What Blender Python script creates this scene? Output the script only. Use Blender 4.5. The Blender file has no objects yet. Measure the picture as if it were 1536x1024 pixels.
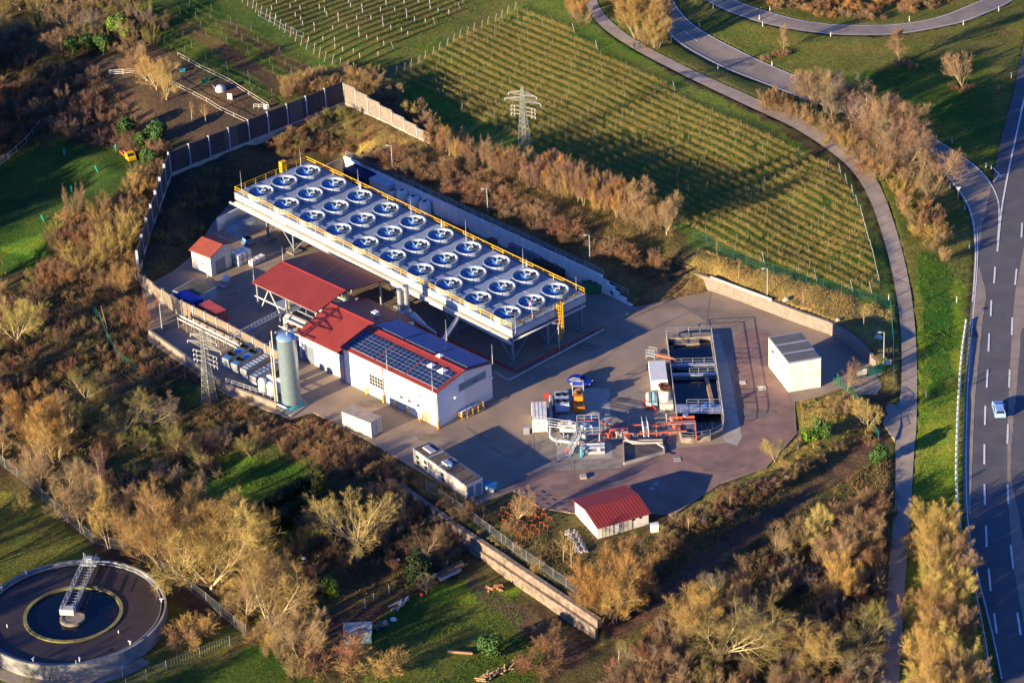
import bpy, math, random
import numpy as np
from mathutils import Matrix, Vector
rad = math.radians
# ------------------------------------------------------------------ camera, light
sc = bpy.context.scene
COL = sc.collection
FOC = 4656.6; TH = rad(29.536); RO = rad(-2.704); CAM = np.array([0, 0, 262.65])
_f = np.array([0, math.cos(TH), -math.sin(TH)]); _u = np.array([0, math.sin(TH), math.cos(TH)]); _r = np.array([1., 0, 0])
CR = _r*math.cos(RO)+_u*math.sin(RO); CU = -_r*math.sin(RO)+_u*math.cos(RO)
cam = bpy.data.objects.new('camera', bpy.data.cameras.new('camera')); COL.objects.link(cam)
cam.matrix_world = Matrix(((CR[0], CU[0], -_f[0], 0), (CR[1], CU[1], -_f[1], 0), (CR[2], CU[2], -_f[2], CAM[2]), (0, 0, 0, 1)))
cam.data.sensor_width = 36; cam.data.lens = 36*FOC/1536
cam.data.clip_start = 5; cam.data.clip_end = 9000
sc.camera = cam
SUN_EL, SUN_AZ = 11.5, 232.0        # degrees; azimuth clockwise from +Y: where the sun stands
sd = Vector((math.sin(rad(SUN_AZ))*math.cos(rad(SUN_EL)), math.cos(rad(SUN_AZ))*math.cos(rad(SUN_EL)), math.sin(rad(SUN_EL))))
sun = bpy.data.objects.new('sun', bpy.data.lights.new('sun', 'SUN')); COL.objects.link(sun)
sun.data.energy = 5.0; sun.data.angle = rad(0.5); sun.data.color = (1.0, 0.78, 0.47)
sun.location = (-60, 380, 120); sun.rotation_euler = sd.to_track_quat('Z', 'Y').to_euler()
w = bpy.data.worlds.new('World'); sc.world = w; w.use_nodes = True
nt = w.node_tree; sky = nt.nodes.new('ShaderNodeTexSky'); sky.sky_type = 'NISHITA'; sky.sun_disc = False
sky.ozone_density = 5.0; sky.dust_density = 0.3; sky.sun_elevation = rad(SUN_EL); sky.sun_rotation = rad(SUN_AZ)
bg = nt.nodes['Background']; bg.inputs[1].default_value = 0.078
tint = nt.nodes.new('ShaderNodeMix'); tint.data_type = 'RGBA'; tint.blend_type = 'MULTIPLY'; tint.inputs[0].default_value = 1; tint.inputs[7].default_value = (.58, .76, 1.3, 1)
nt.links.new(sky.outputs[0], tint.inputs[6]); nt.links.new(tint.outputs[2], bg.inputs[0])
sc.view_settings.view_transform = 'Standard'; sc.view_settings.look = 'None'; sc.view_settings.exposure = 1.55
sc.view_settings.gamma = 1; sc.view_settings.use_curve_mapping = False
sc.render.engine = 'CYCLES'; sc.cycles.max_bounces = 4; sc.cycles.diffuse_bounces = 2; sc.cycles.transparent_max_bounces = 4
RNG = np.random.default_rng(7); random.seed(7)

# ------------------------------------------------------------------ from picture to place
def P(px, py, z=0.0):
    d = _f + CR*(px-768)/FOC - CU*(py-512)/FOC
    return CAM + d*(z-CAM[2])/d[2]
def proj(X, Y, Z):
    d = np.stack([X, Y, Z-CAM[2]], -1); z = d@_f
    return 768+FOC*(d@CR)/z, 512-FOC*(d@CU)/z
def inpoly(x, y, poly):
    ins = np.zeros(np.shape(x), bool); n = len(poly)
    for i in range(n):
        x0, y0 = poly[i]; x1, y1 = poly[(i+1) % n]
        if y0 == y1: continue
        c = ((y0 > y) != (y1 > y)) & (x < (x1-x0)*(y-y0)/(y1-y0)+x0)
        ins ^= c
    return ins
_lat = RNG.random((8, 257, 257))
def vn(x, y, s, k=0):
    X = np.asarray(x)/s; Y = np.asarray(y)/s
    xi = np.floor(X).astype(int); yi = np.floor(Y).astype(int); fx = X-xi; fy = Y-yi
    fx = fx*fx*(3-2*fx); fy = fy*fy*(3-2*fy); L = _lat[k]
    a = L[xi % 256, yi % 256]; b = L[(xi+1) % 256, yi % 256]; c = L[xi % 256, (yi+1) % 256]; d = L[(xi+1) % 256, (yi+1) % 256]
    return (a*(1-fx)+b*fx)*(1-fy)+(c*(1-fx)+d*fx)*fy-0.5
def lines(ls, step=3.0):
    o = []
    for l in ls:
        q = [P(a, b, c) for a, b, c in l]
        for p0, p1 in zip(q[:-1], q[1:]):
            n = max(1, int(np.linalg.norm(p1-p0)/step))
            for i in range(n): o.append(p0+(p1-p0)*i/n)
        o.append(q[-1])
    return o
YARD = [(903, 438.6), (954, 460), (1066, 436), (1157.5, 470), (1196, 484.6), (1243, 501), (1275, 519), (1299, 540), (1318, 556), (1300, 575), (1262, 582), (1234, 592), (1192, 602),
        (1195, 650), (1150, 700), (1080, 725), (1010, 772), (975, 805), (870, 812), (800, 765), (770, 735), (735, 748), (717, 757), (620, 702), (560, 665), (470, 618), (437, 628),
        (340, 592), (222, 510), (212, 432), (262, 405), (292, 380), (318, 335), (345, 305), (400, 285), (470, 272), (517, 258)]
YW = [tuple(P(a, b)[:2]) for a, b in YARD]
def grow(poly, d):
    q = np.array(poly); A = sum(q[i][0]*q[(i+1) % len(q)][1]-q[(i+1) % len(q)][0]*q[i][1] for i in range(len(q))); n = len(q); o = []
    for i in range(n):
        e0 = q[i]-q[i-1]; e1 = q[(i+1) % n]-q[i]; n0 = np.array([e0[1], -e0[0]])/np.hypot(*e0); n1 = np.array([e1[1], -e1[0]])/np.hypot(*e1); m = n0+n1; m /= np.hypot(*m); o.append(tuple(q[i]+m*d*(1 if A > 0 else -1)))
    return o
YG = grow(YW, 1.0)
WALLTOP = [(577, 712), (687, 790), (760, 838), (898, 930)]
SWPOLY = [tuple(P(a, b, -1 if b < 1000 else -3)[:2]) for a, b in WALLTOP+[(902, 948), (960, 1300), (-400, 1400), (-600, 420), (0, 380), (205, 428), (222, 512), (340, 594), (437, 630), (470, 620), (560, 668)]]
CA = lines([
    [(517, 256, 3.3), (903, 436, 3.3)], [(903, 434, 3.0), (956, 457, 0.2)],
    [(952, 461, 0), (1064, 437, 0)],
    [(1026, 406, 2.5), (1063, 416, 2.4), (1157.5, 451, 2.3), (1243, 483.5, 2.3), (1299, 518, 2.1), (1322, 542, 1.0)],
    [(1318, 556, 0), (1300, 575, 0), (1262, 582, 0), (1192, 602, 0), (1195, 650, 0), (1150, 700, 0), (1080, 725, 0), (1010, 772, 0), (975, 805, 0), (870, 812, 0), (800, 765, 0),
     (717, 757, 0), (620, 702, 0), (560, 665, -.1)],
    [(212, 432, .3), (262, 405, 0), (292, 380, 0), (318, 335, 0), (345, 305, 0), (400, 285, 0), (470, 272, 0), (514, 256, 0)],
    [(208, 407, 1.6), (222, 360, 2.6), (255, 263, 5), (385, 200, 5.6), (517, 152, 6), (645, 214, 5.4)],
    [(205, 425, 1.2), (245, 250, 4.6), (385, 188, 5.3), (517, 140, 5.8)],
    [(650, 213, 5.3), (760, 235, 5.3), (900, 272, 4.8), (985, 330, 4.4), (1050, 385, 3.8), (1180, 425, 3.3), (1340, 468, 1.8)],
    [(880, 0, 7), (960, 75, 6.3), (1100, 140, 5.4), (1250, 215, 4.4), (1320, 300, 3.2), (1350, 400, 2), (1364, 500, .9), (1365, 600, .1), (1355, 700, -.5), (1330, 900, -1.5), (1318, 1040, -2)],
    [(990, 0, 6), (1100, 90, 5), (1250, 150, 4), (1400, 220, 3), (1470, 300, 2), (1480, 400, 1.4), (1475, 550, .8), (1480, 700, .3), (1520, 1000, 0)],
    [(1080, 0, 6.6), (1200, 38, 6), (1331, 46, 5.2), (1450, 22, 5)], [(1540, 60, 3.2), (1520, 250, 2.2), (1560, 600, .7), (1600, 1000, 0)],
    [(1000, 792, .9), (1100, 738, 1.2), (1200, 694, 1.2), (1285, 620, 1.0)],
    [(1330, 655, -.2), (1200, 750, -1.2), (1100, 812, -1.8), (1000, 882, -2.5), (905, 950, -3.3)],
    [(577, 712, -.2), (687, 790, -.2), (760, 838, -.3), (898, 930, -.4)], [(906, 956, -3.35), (925, 1060, -3.4), (960, 1300, -3.4)]], 4) + [P(a, b, c) for a, b, c in [
    (700, 60, 6.2), (900, 110, 6), (1100, 200, 5.1), (1220, 280, 4.2), (1290, 380, 3), (800, 180, 5.6), (1000, 290, 4.7), (1100, 330, 4.2), (550, 50, 6.3), (400, 50, 6), (250, 0, 5.5), (350, 130, 5.5),
    (250, 140, 4.6), (190, 90, 4), (100, 100, 1), (0, 130, -2), (40, 20, 0), (130, 200, 2), (193, 240, 2.4), (100, 280, 1), (0, 300, 0), (0, 230, 0), (170, 340, 2), (100, 400, .3), (0, 400, 0), (180, 420, .6),
    (600, 225, 4.6), (700, 260, 4.7), (850, 320, 4.5), (930, 370, 3.8), (1000, 410, 2.6), (1440, 500, .8), (1400, 600, .3), (1400, 800, -.6), (1420, 1000, -1.2), (1200, 900, -2), (1050, 950, -3), (1250, 1030, -2.5),
    (1240, 620, 1.6), (1150, 770, -.6), (1400, 350, 2.2), (1300, 90, 4.8), (1440, 140, 3.8), (300, 250, 3.0), (400, 225, 3.5)]]
CB = lines([[(904, 956, -3.35), (922, 1060, -3.4), (955, 1300, -3.4)], [(577, 712, -.8), (687, 812, -2.5), (760, 865, -3.2), (892, 957, -3.4)],
            [(0, 380, 0), (205, 428, 0), (222, 512, -.3), (340, 594, -.4), (437, 630, -.4), (470, 620, -.4), (560, 668, -.5)]], 4) + [P(a, b, c) for a, b, c in [
    (300, 700, -2.5), (537, 842, -3), (100, 700, -2.5), (100, 900, -3.5), (0, 800, -3.5), (300, 1000, -3.5), (500, 950, -3.3), (700, 930, -3.4), (900, 1010, -3.4), (0, 560, -1.6), (0, 450, -.6), (130, 480, -.8),
    (250, 610, -2), (450, 720, -2.2), (20, 1010, -3.5), (400, 820, -3), (150, 780, -3.2), (150, 1020, -3.5)]]
CA = np.array(CA); CB = np.array(CB)
def idw(x, y, Cp):
    x = np.asarray(x, float); y = np.asarray(y, float); num = np.zeros(x.shape); den = np.zeros(x.shape)
    for cx, cy, cz in Cp:
        wt = 1/((x-cx)**2+(y-cy)**2+1.0)**1.7
        num += wt*cz; den += wt
    return num/den
def H(x, y):
    x = np.atleast_1d(np.asarray(x, float)); y = np.atleast_1d(np.asarray(y, float))
    a = idw(x, y, CA); b = idw(x, y, CB)
    z = np.where(inpoly(x, y, SWPOLY), b, a)
    far = np.clip((np.hypot(x, y-490)-172)/70, 0, 1); far = far*far*(3-2*far); z = z*(1-far)
    return np.where(inpoly(x, y, YG), 0.0, z)
def h1(x, y): return float(H(x, y)[0])
def G(px, py):
    z = 0.0
    for _ in range(7):
        p = P(px, py, z); z = 0.5*z+0.5*h1(p[0], p[1]) if _ else h1(p[0], p[1])
    p = P(px, py, z); return np.array([p[0], p[1], h1(p[0], p[1])])
_gc = {}
def Gs(pts):                      # many at once
    a = np.array(pts, float); z = np.zeros(len(a))
    for it in range(8):
        q = np.array([P(u, v, c) for (u, v), c in zip(a, z)]); z = .4*z+.6*H(q[:, 0], q[:, 1])
    q = np.array([P(u, v, c) for (u, v), c in zip(a, z)]); q[:, 2] = H(q[:, 0], q[:, 1]); return q

# ------------------------------------------------------------------ materials
MATS = {}
def M(name, c1, c2=None, scale=2.0, rough=0.8, bump=0.0, metal=0.0, rnd=0.0, detail=3.0, bscale=None, spec=0.3, stripes=None):
    if name in MATS: return MATS[name]
    m = bpy.data.materials.new(name); m.use_nodes = True; n = m.node_tree.nodes; l = m.node_tree.links
    b = n['Principled BSDF']; b.inputs['Roughness'].default_value = rough; b.inputs['Metallic'].default_value = metal
    b.inputs['Specular IOR Level'].default_value = spec
    c2 = c2 or tuple(x*0.8 for x in c1)
    tc = n.new('ShaderNodeTexCoord'); nz = n.new('ShaderNodeTexNoise'); nz.inputs['Scale'].default_value = scale; nz.inputs['Detail'].default_value = detail
    l.new(tc.outputs['Object'], nz.inputs['Vector'])
    rp = n.new('ShaderNodeMapRange'); rp.inputs[1].default_value = 0.35; rp.inputs[2].default_value = 0.65; l.new(nz.outputs[0], rp.inputs[0])
    mx = n.new('ShaderNodeMix'); mx.data_type = 'RGBA'; l.new(rp.outputs[0], mx.inputs[0])
    mx.inputs[6].default_value = (*c1, 1); mx.inputs[7].default_value = (*c2, 1); out = mx.outputs[2]
    if stripes:                    # (axis vector, scale, colour, threshold)
        vm = n.new('ShaderNodeVectorMath'); vm.operation = 'DOT_PRODUCT'; l.new(tc.outputs['Object'], vm.inputs[0]); vm.inputs[1].default_value = stripes[0]
        ml = n.new('ShaderNodeMath'); ml.operation = 'MULTIPLY'; l.new(vm.outputs['Value'], ml.inputs[0]); ml.inputs[1].default_value = stripes[1]
        fr = n.new('ShaderNodeMath'); fr.operation = 'FRACT'; l.new(ml.outputs[0], fr.inputs[0])
        gt = n.new('ShaderNodeMath'); gt.operation = 'LESS_THAN'; l.new(fr.outputs[0], gt.inputs[0]); gt.inputs[1].default_value = stripes[3]
        m2 = n.new('ShaderNodeMix'); m2.data_type = 'RGBA'; l.new(gt.outputs[0], m2.inputs[0]); l.new(out, m2.inputs[6]); m2.inputs[7].default_value = (*stripes[2], 1); out = m2.outputs[2]
    if rnd:
        oi = n.new('ShaderNodeObjectInfo'); hs = n.new('ShaderNodeHueSaturation'); l.new(out, hs.inputs['Color'])
        mr = n.new('ShaderNodeMapRange'); l.new(oi.outputs['Random'], mr.inputs[0]); mr.inputs[3].default_value = 1-rnd; mr.inputs[4].default_value = 1+rnd; l.new(mr.outputs[0], hs.inputs['Value'])
        m3 = n.new('ShaderNodeMath'); m3.operation = 'MULTIPLY'; l.new(oi.outputs['Random'], m3.inputs[0]); m3.inputs[1].default_value = 7.31
        f3 = n.new('ShaderNodeMath'); f3.operation = 'FRACT'; l.new(m3.outputs[0], f3.inputs[0])
        r3 = n.new('ShaderNodeMapRange'); l.new(f3.outputs[0], r3.inputs[0]); r3.inputs[3].default_value = .5-.09*rnd; r3.inputs[4].default_value = .5+.09*rnd; l.new(r3.outputs[0], hs.inputs['Hue'])
        out = hs.outputs[0]
    l.new(out, b.inputs['Base Color'])
    if bump:
        nb = n.new('ShaderNodeTexNoise'); nb.inputs['Scale'].default_value = bscale or scale*4; nb.inputs['Detail'].default_value = 4; l.new(tc.outputs['Object'], nb.inputs['Vector'])
        bp = n.new('ShaderNodeBump'); bp.inputs['Distance'].default_value = bump; bp.inputs['Strength'].default_value = 1; l.new(nb.outputs[0], bp.inputs['Height']); l.new(bp.outputs[0], b.inputs['Normal'])
    MATS[name] = m; return m
asph = M('asphalt', (.30, .23, .17), (.215, .17, .13), .16, .85, .01, bscale=3)
asph_dk = M('asphalt dark', (.085, .085, .095), (.11, .105, .11), .3, .8, .01)
asph_lt = M('asphalt light', (.29, .24, .19), (.22, .185, .15), .35, .85, .01)
patht = M('concrete path', (.36, .30, .235), (.27, .22, .175), .5, .9, .02)
conc = M('concrete', (.40, .36, .30), (.31, .28, .24), .6, .85, .01)
conc_dk = M('weathered concrete', (.27, .235, .19), (.19, .165, .14), .8, .9, .01)
gravel = M('red gravel', (.27, .17, .14), (.185, .12, .10), .3, .95, .03, bscale=5)
white = M('white paint', (.8, .78, .72), (.72, .7, .66), .7, .5)
mark = M('road marking', (.75, .75, .72), (.55, .55, .55), 2, .6)
cream = M('cream cladding', (.66, .62, .50), (.56, .51, .40), .5, .55)
hallw = M('hall cladding', (.80, .76, .68), (.76, .72, .64), .4, .5, stripes=((.695, -.719, 0), 1.0, (.66, .62, .55), .045))
redroof = M('red sheet roof', (.26, .040, .032), (.22, .034, .028), .4, .6, stripes=((.695, -.719, 0), 2.5, (.20, .032, .026), .12))
redtile = M('red tile roof', (.32, .04, .03), (.25, .032, .027), .8, .6, stripes=((.9, .43, 0), 1.8, (.09, .02, .02), .33))
redroof2 = M('terracotta roof', (.33, .075, .045), (.26, .06, .04), .8, .7, stripes=((.719, .695, 0), 2.2, (.2, .045, .03), .2))
galv = M('galvanised steel', (.42, .46, .5), (.35, .38, .42), .6, .42, metal=.5)
galvl = M('light steel', (.42, .45, .47), (.36, .39, .41), .8, .5, metal=.1)
deckm = M('deck plates', (.24, .31, .42), (.19, .25, .34), .35, .6)
steel = M('grey blue steel', (.22, .26, .32), (.18, .21, .26), .8, .5, metal=.3)
yellow = M('yellow paint', (.72, .40, .01), (.62, .33, .01), 1, .5)
blue = M('blue fan paint', (.12, .30, .62), (.10, .26, .55), 1, .45)
dblue = M('dark blue paint', (.008, .018, .10), (.007, .014, .08), 1, .45)
cblue = M('blue container paint', (.01, .03, .30), (.008, .02, .24), 1, .5)
cred = M('red container paint', (.52, .09, .07), (.42, .07, .055), .8, .55)
redp = M('red pipe paint', (.42, .03, .03), (.34, .025, .03), 1, .5)
orange = M('orange paint', (.60, .10, .035), (.48, .08, .03), 1, .5)
orangey = M('orange machine paint', (.75, .26, .02), (.6, .2, .02), 1, .5)
green = M('green paint', (.02, .22, .07), (.015, .17, .05), 1, .5)
gfence = M('green fence', (.02, .12, .10), (.02, .10, .08), 1, .6)
teal = M('teal paint', (.05, .42, .42), (.05, .35, .36), 1, .5)
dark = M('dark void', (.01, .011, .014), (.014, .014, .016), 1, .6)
glass = M('window glass', (.015, .022, .04), (.02, .03, .05), 1, .2, spec=.08)
black = M('black rubber', (.015, .015, .015), None, 1, .7)
barr = M('shade-darkened timber panel', (.07, .055, .055), (.05, .04, .042), 1.2, .85, .02, stripes=((.66, -.75, 0), 1.6, (.10, .085, .075), .2))  # shaded side put into the timber colour; sunlit run uses a paler copy
barr2 = M('weathered timber', (.24, .19, .14), (.17, .135, .105), 1.5, .85, .02, stripes=((.695, -.719, 0), 1.7, (.14, .11, .09), .2))
bark = M('pale bark', (.42, .34, .19), (.32, .25, .14), 2, .9, rnd=.12)
barkd = M('dark bark', (.16, .12, .085), (.12, .09, .06), 2, .9, rnd=.12)
def twm(n, c, v=.18): return M('twigs '+n, c, tuple(x*.75 for x in c), .6, .85, rnd=v, spec=.15)
TW = dict(gold=twm('golden', (.44, .30, .10)), tan=twm('tan', (.34, .23, .125)), rust=twm('rust', (.31, .165, .09)), grey=twm('grey', (.25, .20, .14)), olive=twm('olive', (.27, .23, .08)),
          yel=twm('yellow', (.50, .38, .12)), orange=twm('orange', (.48, .27, .09)), purple=twm('purplish', (.26, .15, .11)), brown=twm('brown', (.20, .13, .08)))
leafg = M('evergreen leaves', (.05, .11, .02), (.03, .075, .018), 1.5, .6, rnd=.25)
leafl = M('light green leaves', (.16, .24, .02), (.09, .17, .02), 1.2, .6, rnd=.15)
leafd = M('dark conifer', (.022, .045, .014), (.04, .05, .012), 1.2, .8, rnd=.15)
vinem = M('vine canes', (.38, .27, .09), (.24, .20, .06), .5, .9)
earth = M('dry earth', (.16, .12, .05), (.11, .09, .035), 1.5, .95, .05)
earth2 = M('dry grass earth', (.22, .16, .05), (.16, .12, .04), 1.5, .95, .05)
wood = M('cut wood', (.30, .2, .11), (.2, .13, .08), 2, .9)

# ------------------------------------------------------------------ object helpers
WL = {}
def tag(o, label=None, cat=None, group=None, kind=None):
    if label: o['label'] = label
    if cat: o['category'] = cat
    if group: o['group'] = group
    if kind: o['kind'] = kind
    return o
def thing(name, label, cat, loc=(0, 0, 0), group=None):
    o = bpy.data.objects.new(name, None); COL.objects.link(o); o.location = tuple(float(a) for a in loc); o.empty_display_size = .5
    WL[o.name] = np.array(loc, float); return tag(o, label, cat, group)
class Fr:
    def __init__(s, o, deg): s.o = np.array(o, float); a = rad(deg); s.c = math.cos(a); s.s = math.sin(a)
    def p(s, u, v, w=0): return np.array([s.o[0]+u*s.c-v*s.s, s.o[1]+u*s.s+v*s.c, s.o[2]+w])
W0 = Fr((0, 0, 0), 0)
class MB:
    def __init__(s): s.v = []; s.f = []; s.m = []; s.k = 0
    def mi(s, k): s.k = k; return s
    def add(s, vs, fs):
        b = len(s.v); s.v += [tuple(float(t) for t in q) for q in vs]
        for f in fs: s.f.append(tuple(b+i for i in f)); s.m.append(s.k)
        return s
    def box(s, F, u0, u1, v0, v1, w0, w1):
        c = [F.p(u, v, w) for w in (w0, w1) for u, v in ((u0, v0), (u1, v0), (u1, v1), (u0, v1))]
        return s.add(c, [(3, 2, 1, 0), (4, 5, 6, 7), (0, 1, 5, 4), (1, 2, 6, 5), (2, 3, 7, 6), (3, 0, 4, 7)])
    def prism(s, pts, z0, z1):       # pts world xy
        n = len(pts); A = sum(pts[i][0]*pts[(i+1) % n][1]-pts[(i+1) % n][0]*pts[i][1] for i in range(n))
        if A < 0: pts = pts[::-1]
        vs = [(p[0], p[1], z0) for p in pts]+[(p[0], p[1], z1) for p in pts]
        return s.add(vs, [tuple(range(n-1, -1, -1)), tuple(range(n, 2*n))]+[(i, (i+1) % n, n+(i+1) % n, n+i) for i in range(n)])
    def tube(s, a, b, r, n=6, r2=None, cap=True):
        a = np.array(a, float); b = np.array(b, float); d = b-a; L = np.linalg.norm(d)
        if L < 1e-6: return s
        d /= L; t = np.array([0, 0, 1.]) if abs(d[2]) < .9 else np.array([1., 0, 0]); x = np.cross(d, t); x /= np.linalg.norm(x); y = np.cross(d, x); r2 = r if r2 is None else r2
        vs = [a+(x*math.cos(2*math.pi*i/n)+y*math.sin(2*math.pi*i/n))*r for i in range(n)]+[b+(x*math.cos(2*math.pi*i/n)+y*math.sin(2*math.pi*i/n))*r2 for i in range(n)]
        fs = [(i, i+n, (i+1) % n+n, (i+1) % n) for i in range(n)]
        if cap: fs += [tuple(range(n)), tuple(range(2*n-1, n-1, -1))]
        return s.add(vs, fs)
    def path(s, pts, r, n=6):
        for a, b in zip(pts[:-1], pts[1:]): s.tube(a, b, r, n)
        return s
    def lathe(s, c, prof, n=24):     # prof: list (r,z)
        vs = []; k = len(prof)
        for i in range(n):
            a = 2*math.pi*i/n
            for r, z in prof: vs.append((c[0]+r*math.cos(a), c[1]+r*math.sin(a), c[2]+z))
        fs = [(i*k+j, ((i+1) % n)*k+j, ((i+1) % n)*k+j+1, i*k+j+1) for i in range(n) for j in range(k-1)]
        return s.add(vs, fs)
    def disc(s, c, r, n=24): return s.add([(c[0]+r*math.cos(2*math.pi*i/n), c[1]+r*math.sin(2*math.pi*i/n), c[2]) for i in range(n)], [tuple(range(n))])
    def build(s, name, mats, parent=None, smooth=False, loc=None):
        if not isinstance(mats, (list, tuple)): mats = [mats]
        V = np.array(s.v, float)
        if parent is not None: L = WL[parent.name]
        else: L = np.array(loc, float) if loc is not None else np.array([V[:, 0].mean(), V[:, 1].mean(), V[:, 2].min()])
        me = bpy.data.meshes.new(name); me.from_pydata([tuple(q) for q in (V-L)], [], s.f)
        for m in mats: me.materials.append(m)
        if len(mats) > 1: me.polygons.foreach_set('material_index', s.m)
        if smooth: me.polygons.foreach_set('use_smooth', [True]*len(s.f))
        me.update(); o = bpy.data.objects.new(name, me); COL.objects.link(o)
        if parent is not None: o.parent = parent; WL[o.name] = L
        else: o.location = tuple(L); WL[o.name] = L
        return o
def kids(o): return [c for c in o.children]
def dup(o, loc=None, rot=None, scale=None, parent=None, label=None):
    c = o.copy(); COL.objects.link(c); c.parent = parent
    if loc is not None: c.location = tuple(float(t) for t in loc); WL[c.name] = np.array(loc, float)
    if rot is not None: c.rotation_euler = (0, 0, rot)
    if scale is not None: c.scale = (scale,)*3 if not hasattr(scale, '__len__') else scale
    if label: c['label'] = label
    for k in kids(o): dup(k, parent=c)
    return c
def rawmesh(name, V, T, mats, n=3):
    me = bpy.data.meshes.new(name); V = np.asarray(V, np.float32); T = np.asarray(T, np.int32)
    me.vertices.add(len(V)); me.vertices.foreach_set('co', V.ravel()); me.loops.add(T.size); me.loops.foreach_set('vertex_index', T.ravel())
    me.polygons.add(len(T)); me.polygons.foreach_set('loop_start', np.arange(0, T.size, n, dtype=np.int32)); me.polygons.foreach_set('loop_total', np.full(len(T), n, np.int32))
    me.update(calc_edges=True)
    for m in (mats if isinstance(mats, (list, tuple)) else [mats]): me.materials.append(m)
    return me
def struct(o): o['kind'] = 'structure'; return o

# ------------------------------------------------------------------ roads (edges read off the photograph)
def resamp(pts, n):
    p = np.array(pts, float); d = np.r_[0, np.cumsum(np.hypot(*(p[1:]-p[:-1]).T))]; t = np.linspace(0, d[-1], n)
    return np.stack([np.interp(t, d, p[:, 0]), np.interp(t, d, p[:, 1])], -1)
ROADS = {}
def smooth(a, k=3):
    b = a.copy()
    for _ in range(k): b[1:-1] = (b[:-2]+2*b[1:-1]+b[2:])/4
    return b
def road(name, L, R, mat, dz, n=90, m=7):
    Lw = smooth(resamp(Gs(L)[:, :2], n)); Rw = smooth(resamp(Gs(R)[:, :2], n)); ROADS[name] = (Lw, Rw)
    V = []; 
    for i in range(n):
        for j in range(m):
            q = Lw[i]+(Rw[i]-Lw[i])*j/(m-1); V.append(q)
    V = np.array(V); Z = H(V[:, 0], V[:, 1]); Z = smooth(Z.reshape(n, m), 2).ravel()+dz
    mb = MB(); mb.v = [(a, b, c) for (a, b), c in zip(V, Z)]
    for i in range(n-1):
        for j in range(m-1): mb.f.append((i*m+j, i*m+j+1, (i+1)*m+j+1, (i+1)*m+j)); mb.m.append(0)
    return struct(mb.build(name, mat, loc=(0, 0, 0)))
PL = [(868, -30), (878, 8), (891, 31), (917, 53.5), (956.5, 78), (1034.7, 118.6), (1126, 161.7), (1188, 190), (1227, 214), (1258.6, 237), (1280, 256), (1303, 294), (1318.5, 336), (1334, 388), (1344.6, 440),
      (1352, 500), (1353, 565), (1350, 602), (1342, 656), (1344, 688), (1342, 761), (1339, 783), (1331.6, 874), (1324, 973), (1316, 1050)]
PR = [(888, -30), (896, 8), (909.5, 26), (935.6, 49.5), (972, 72), (1048, 110), (1147, 154), (1201, 178), (1240, 200), (1272, 221), (1302, 250), (1318.5, 273.5), (1334, 312.6), (1350, 362), (1363, 417), (1370.7, 466),
      (1374.6, 516), (1376, 578), (1374.6, 646), (1370.7, 682), (1366.8, 761), (1357.6, 874), (1352, 973), (1346, 1050)]
RL = [(960, -25), (969.5, 0), (987.8, 28.7), (1008.6, 60), (1034.7, 77), (1086.8, 104), (1152, 129), (1230, 158), (1290, 180), (1350, 207), (1395, 240), (1423, 270), (1449, 305), (1459, 336), (1462, 380), (1459, 432), (1453, 485)]
RR = [(1000, -25), (1008.6, 0), (1024, 23.5), (1047.7, 44), (1087, 65), (1139, 91), (1210, 121), (1295, 156.5), (1344.6, 177), (1386, 198), (1436, 229.5), (1467, 250), (1488, 273.5), (1501, 302), (1500, 340), (1496, 378), (1492, 430), (1488, 485)]
TL = [(1035, -20), (1053, 0), (1087, 17), (1139, 35), (1200, 47), (1253, 53.5), (1331.6, 53.5), (1370.7, 49.5), (1449, 34), (1501, 13), (1522, 0), (1560, -28)]
TR_ = [(1080, -20), (1100, 0), (1139, 14), (1200, 31), (1253, 38), (1331.6, 38), (1384, 32.6), (1423, 21), (1475, 0), (1515, -28)]
HL = [(1575, -60), (1536, 65), (1519, 146), (1501, 209), (1490, 268), (1475, 330), (1465, 400), (1459, 432), (1453, 485), (1449, 530), (1445, 604), (1443.7, 709), (1445, 770), (1451.5, 822), (1467, 882), (1483, 940), (1500, 1018), (1508, 1060)]
HR = [(1720, -60), (1690, 65), (1665, 146), (1645, 209), (1630, 268), (1625, 330), (1620, 400), (1616, 485), (1612, 604), (1612, 709), (1618, 770), (1640, 882), (1670, 980), (1690, 1060)]
road('service_path', PL, PR, patht, .06, 110, 6)
road('slip_road', RL, RR, asph_lt, .06, 90, 7)
road('loop_road', TL, TR_, asph_lt, .05, 60, 5)
road('highway', HL, HR, asph_dk, .08, 90, 9)

# ------------------------------------------------------------------ ground
fx = np.arange(-128, 136, .7); fy = np.arange(345, 668, .7)
def stretch(a, lo, hi):
    l = [a[0]]; s = 1.0
    while l[-1] > lo: s *= 1.35; l.append(l[-1]-s)
    r = [a[-1]]; s = 1.0
    while r[-1] < hi: s *= 1.35; r.append(r[-1]+s)
    return np.r_[np.array(l[1:])[::-1], a, np.array(r[1:])]
gx = stretch(fx, -4000, 4000); gy = stretch(fy, -2000, 5000)
GX, GY = np.meshgrid(gx, gy, indexing='xy'); X = GX.ravel(); Y = GY.ravel(); Z = H(X, Y)
inY = inpoly(X, Y, YG)
rough_z = (vn(X, Y, 6, 0)*.5+vn(X, Y, 2.2, 1)*.35+vn(X, Y, 1.1, 2)*.2)
mown = np.zeros(len(X), bool)
pxx, pyy = proj(X, Y, Z); jx = pxx+vn(X, Y, 3, 3)*14+vn(X, Y, 1.2, 4)*8; jy = pyy+vn(X, Y, 3, 5)*8+vn(X, Y, 1.2, 6)*5
C = np.empty((len(X), 4)); C[:, 3] = 1
def mixc(a, b, t): return np.array(a)*(1-t)[:, None]+np.array(b)*t[:, None]
t0 = np.clip(.5+1.6*vn(X, Y, 7, 0)+.8*vn(X, Y, 2, 1), 0, 1)
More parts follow.
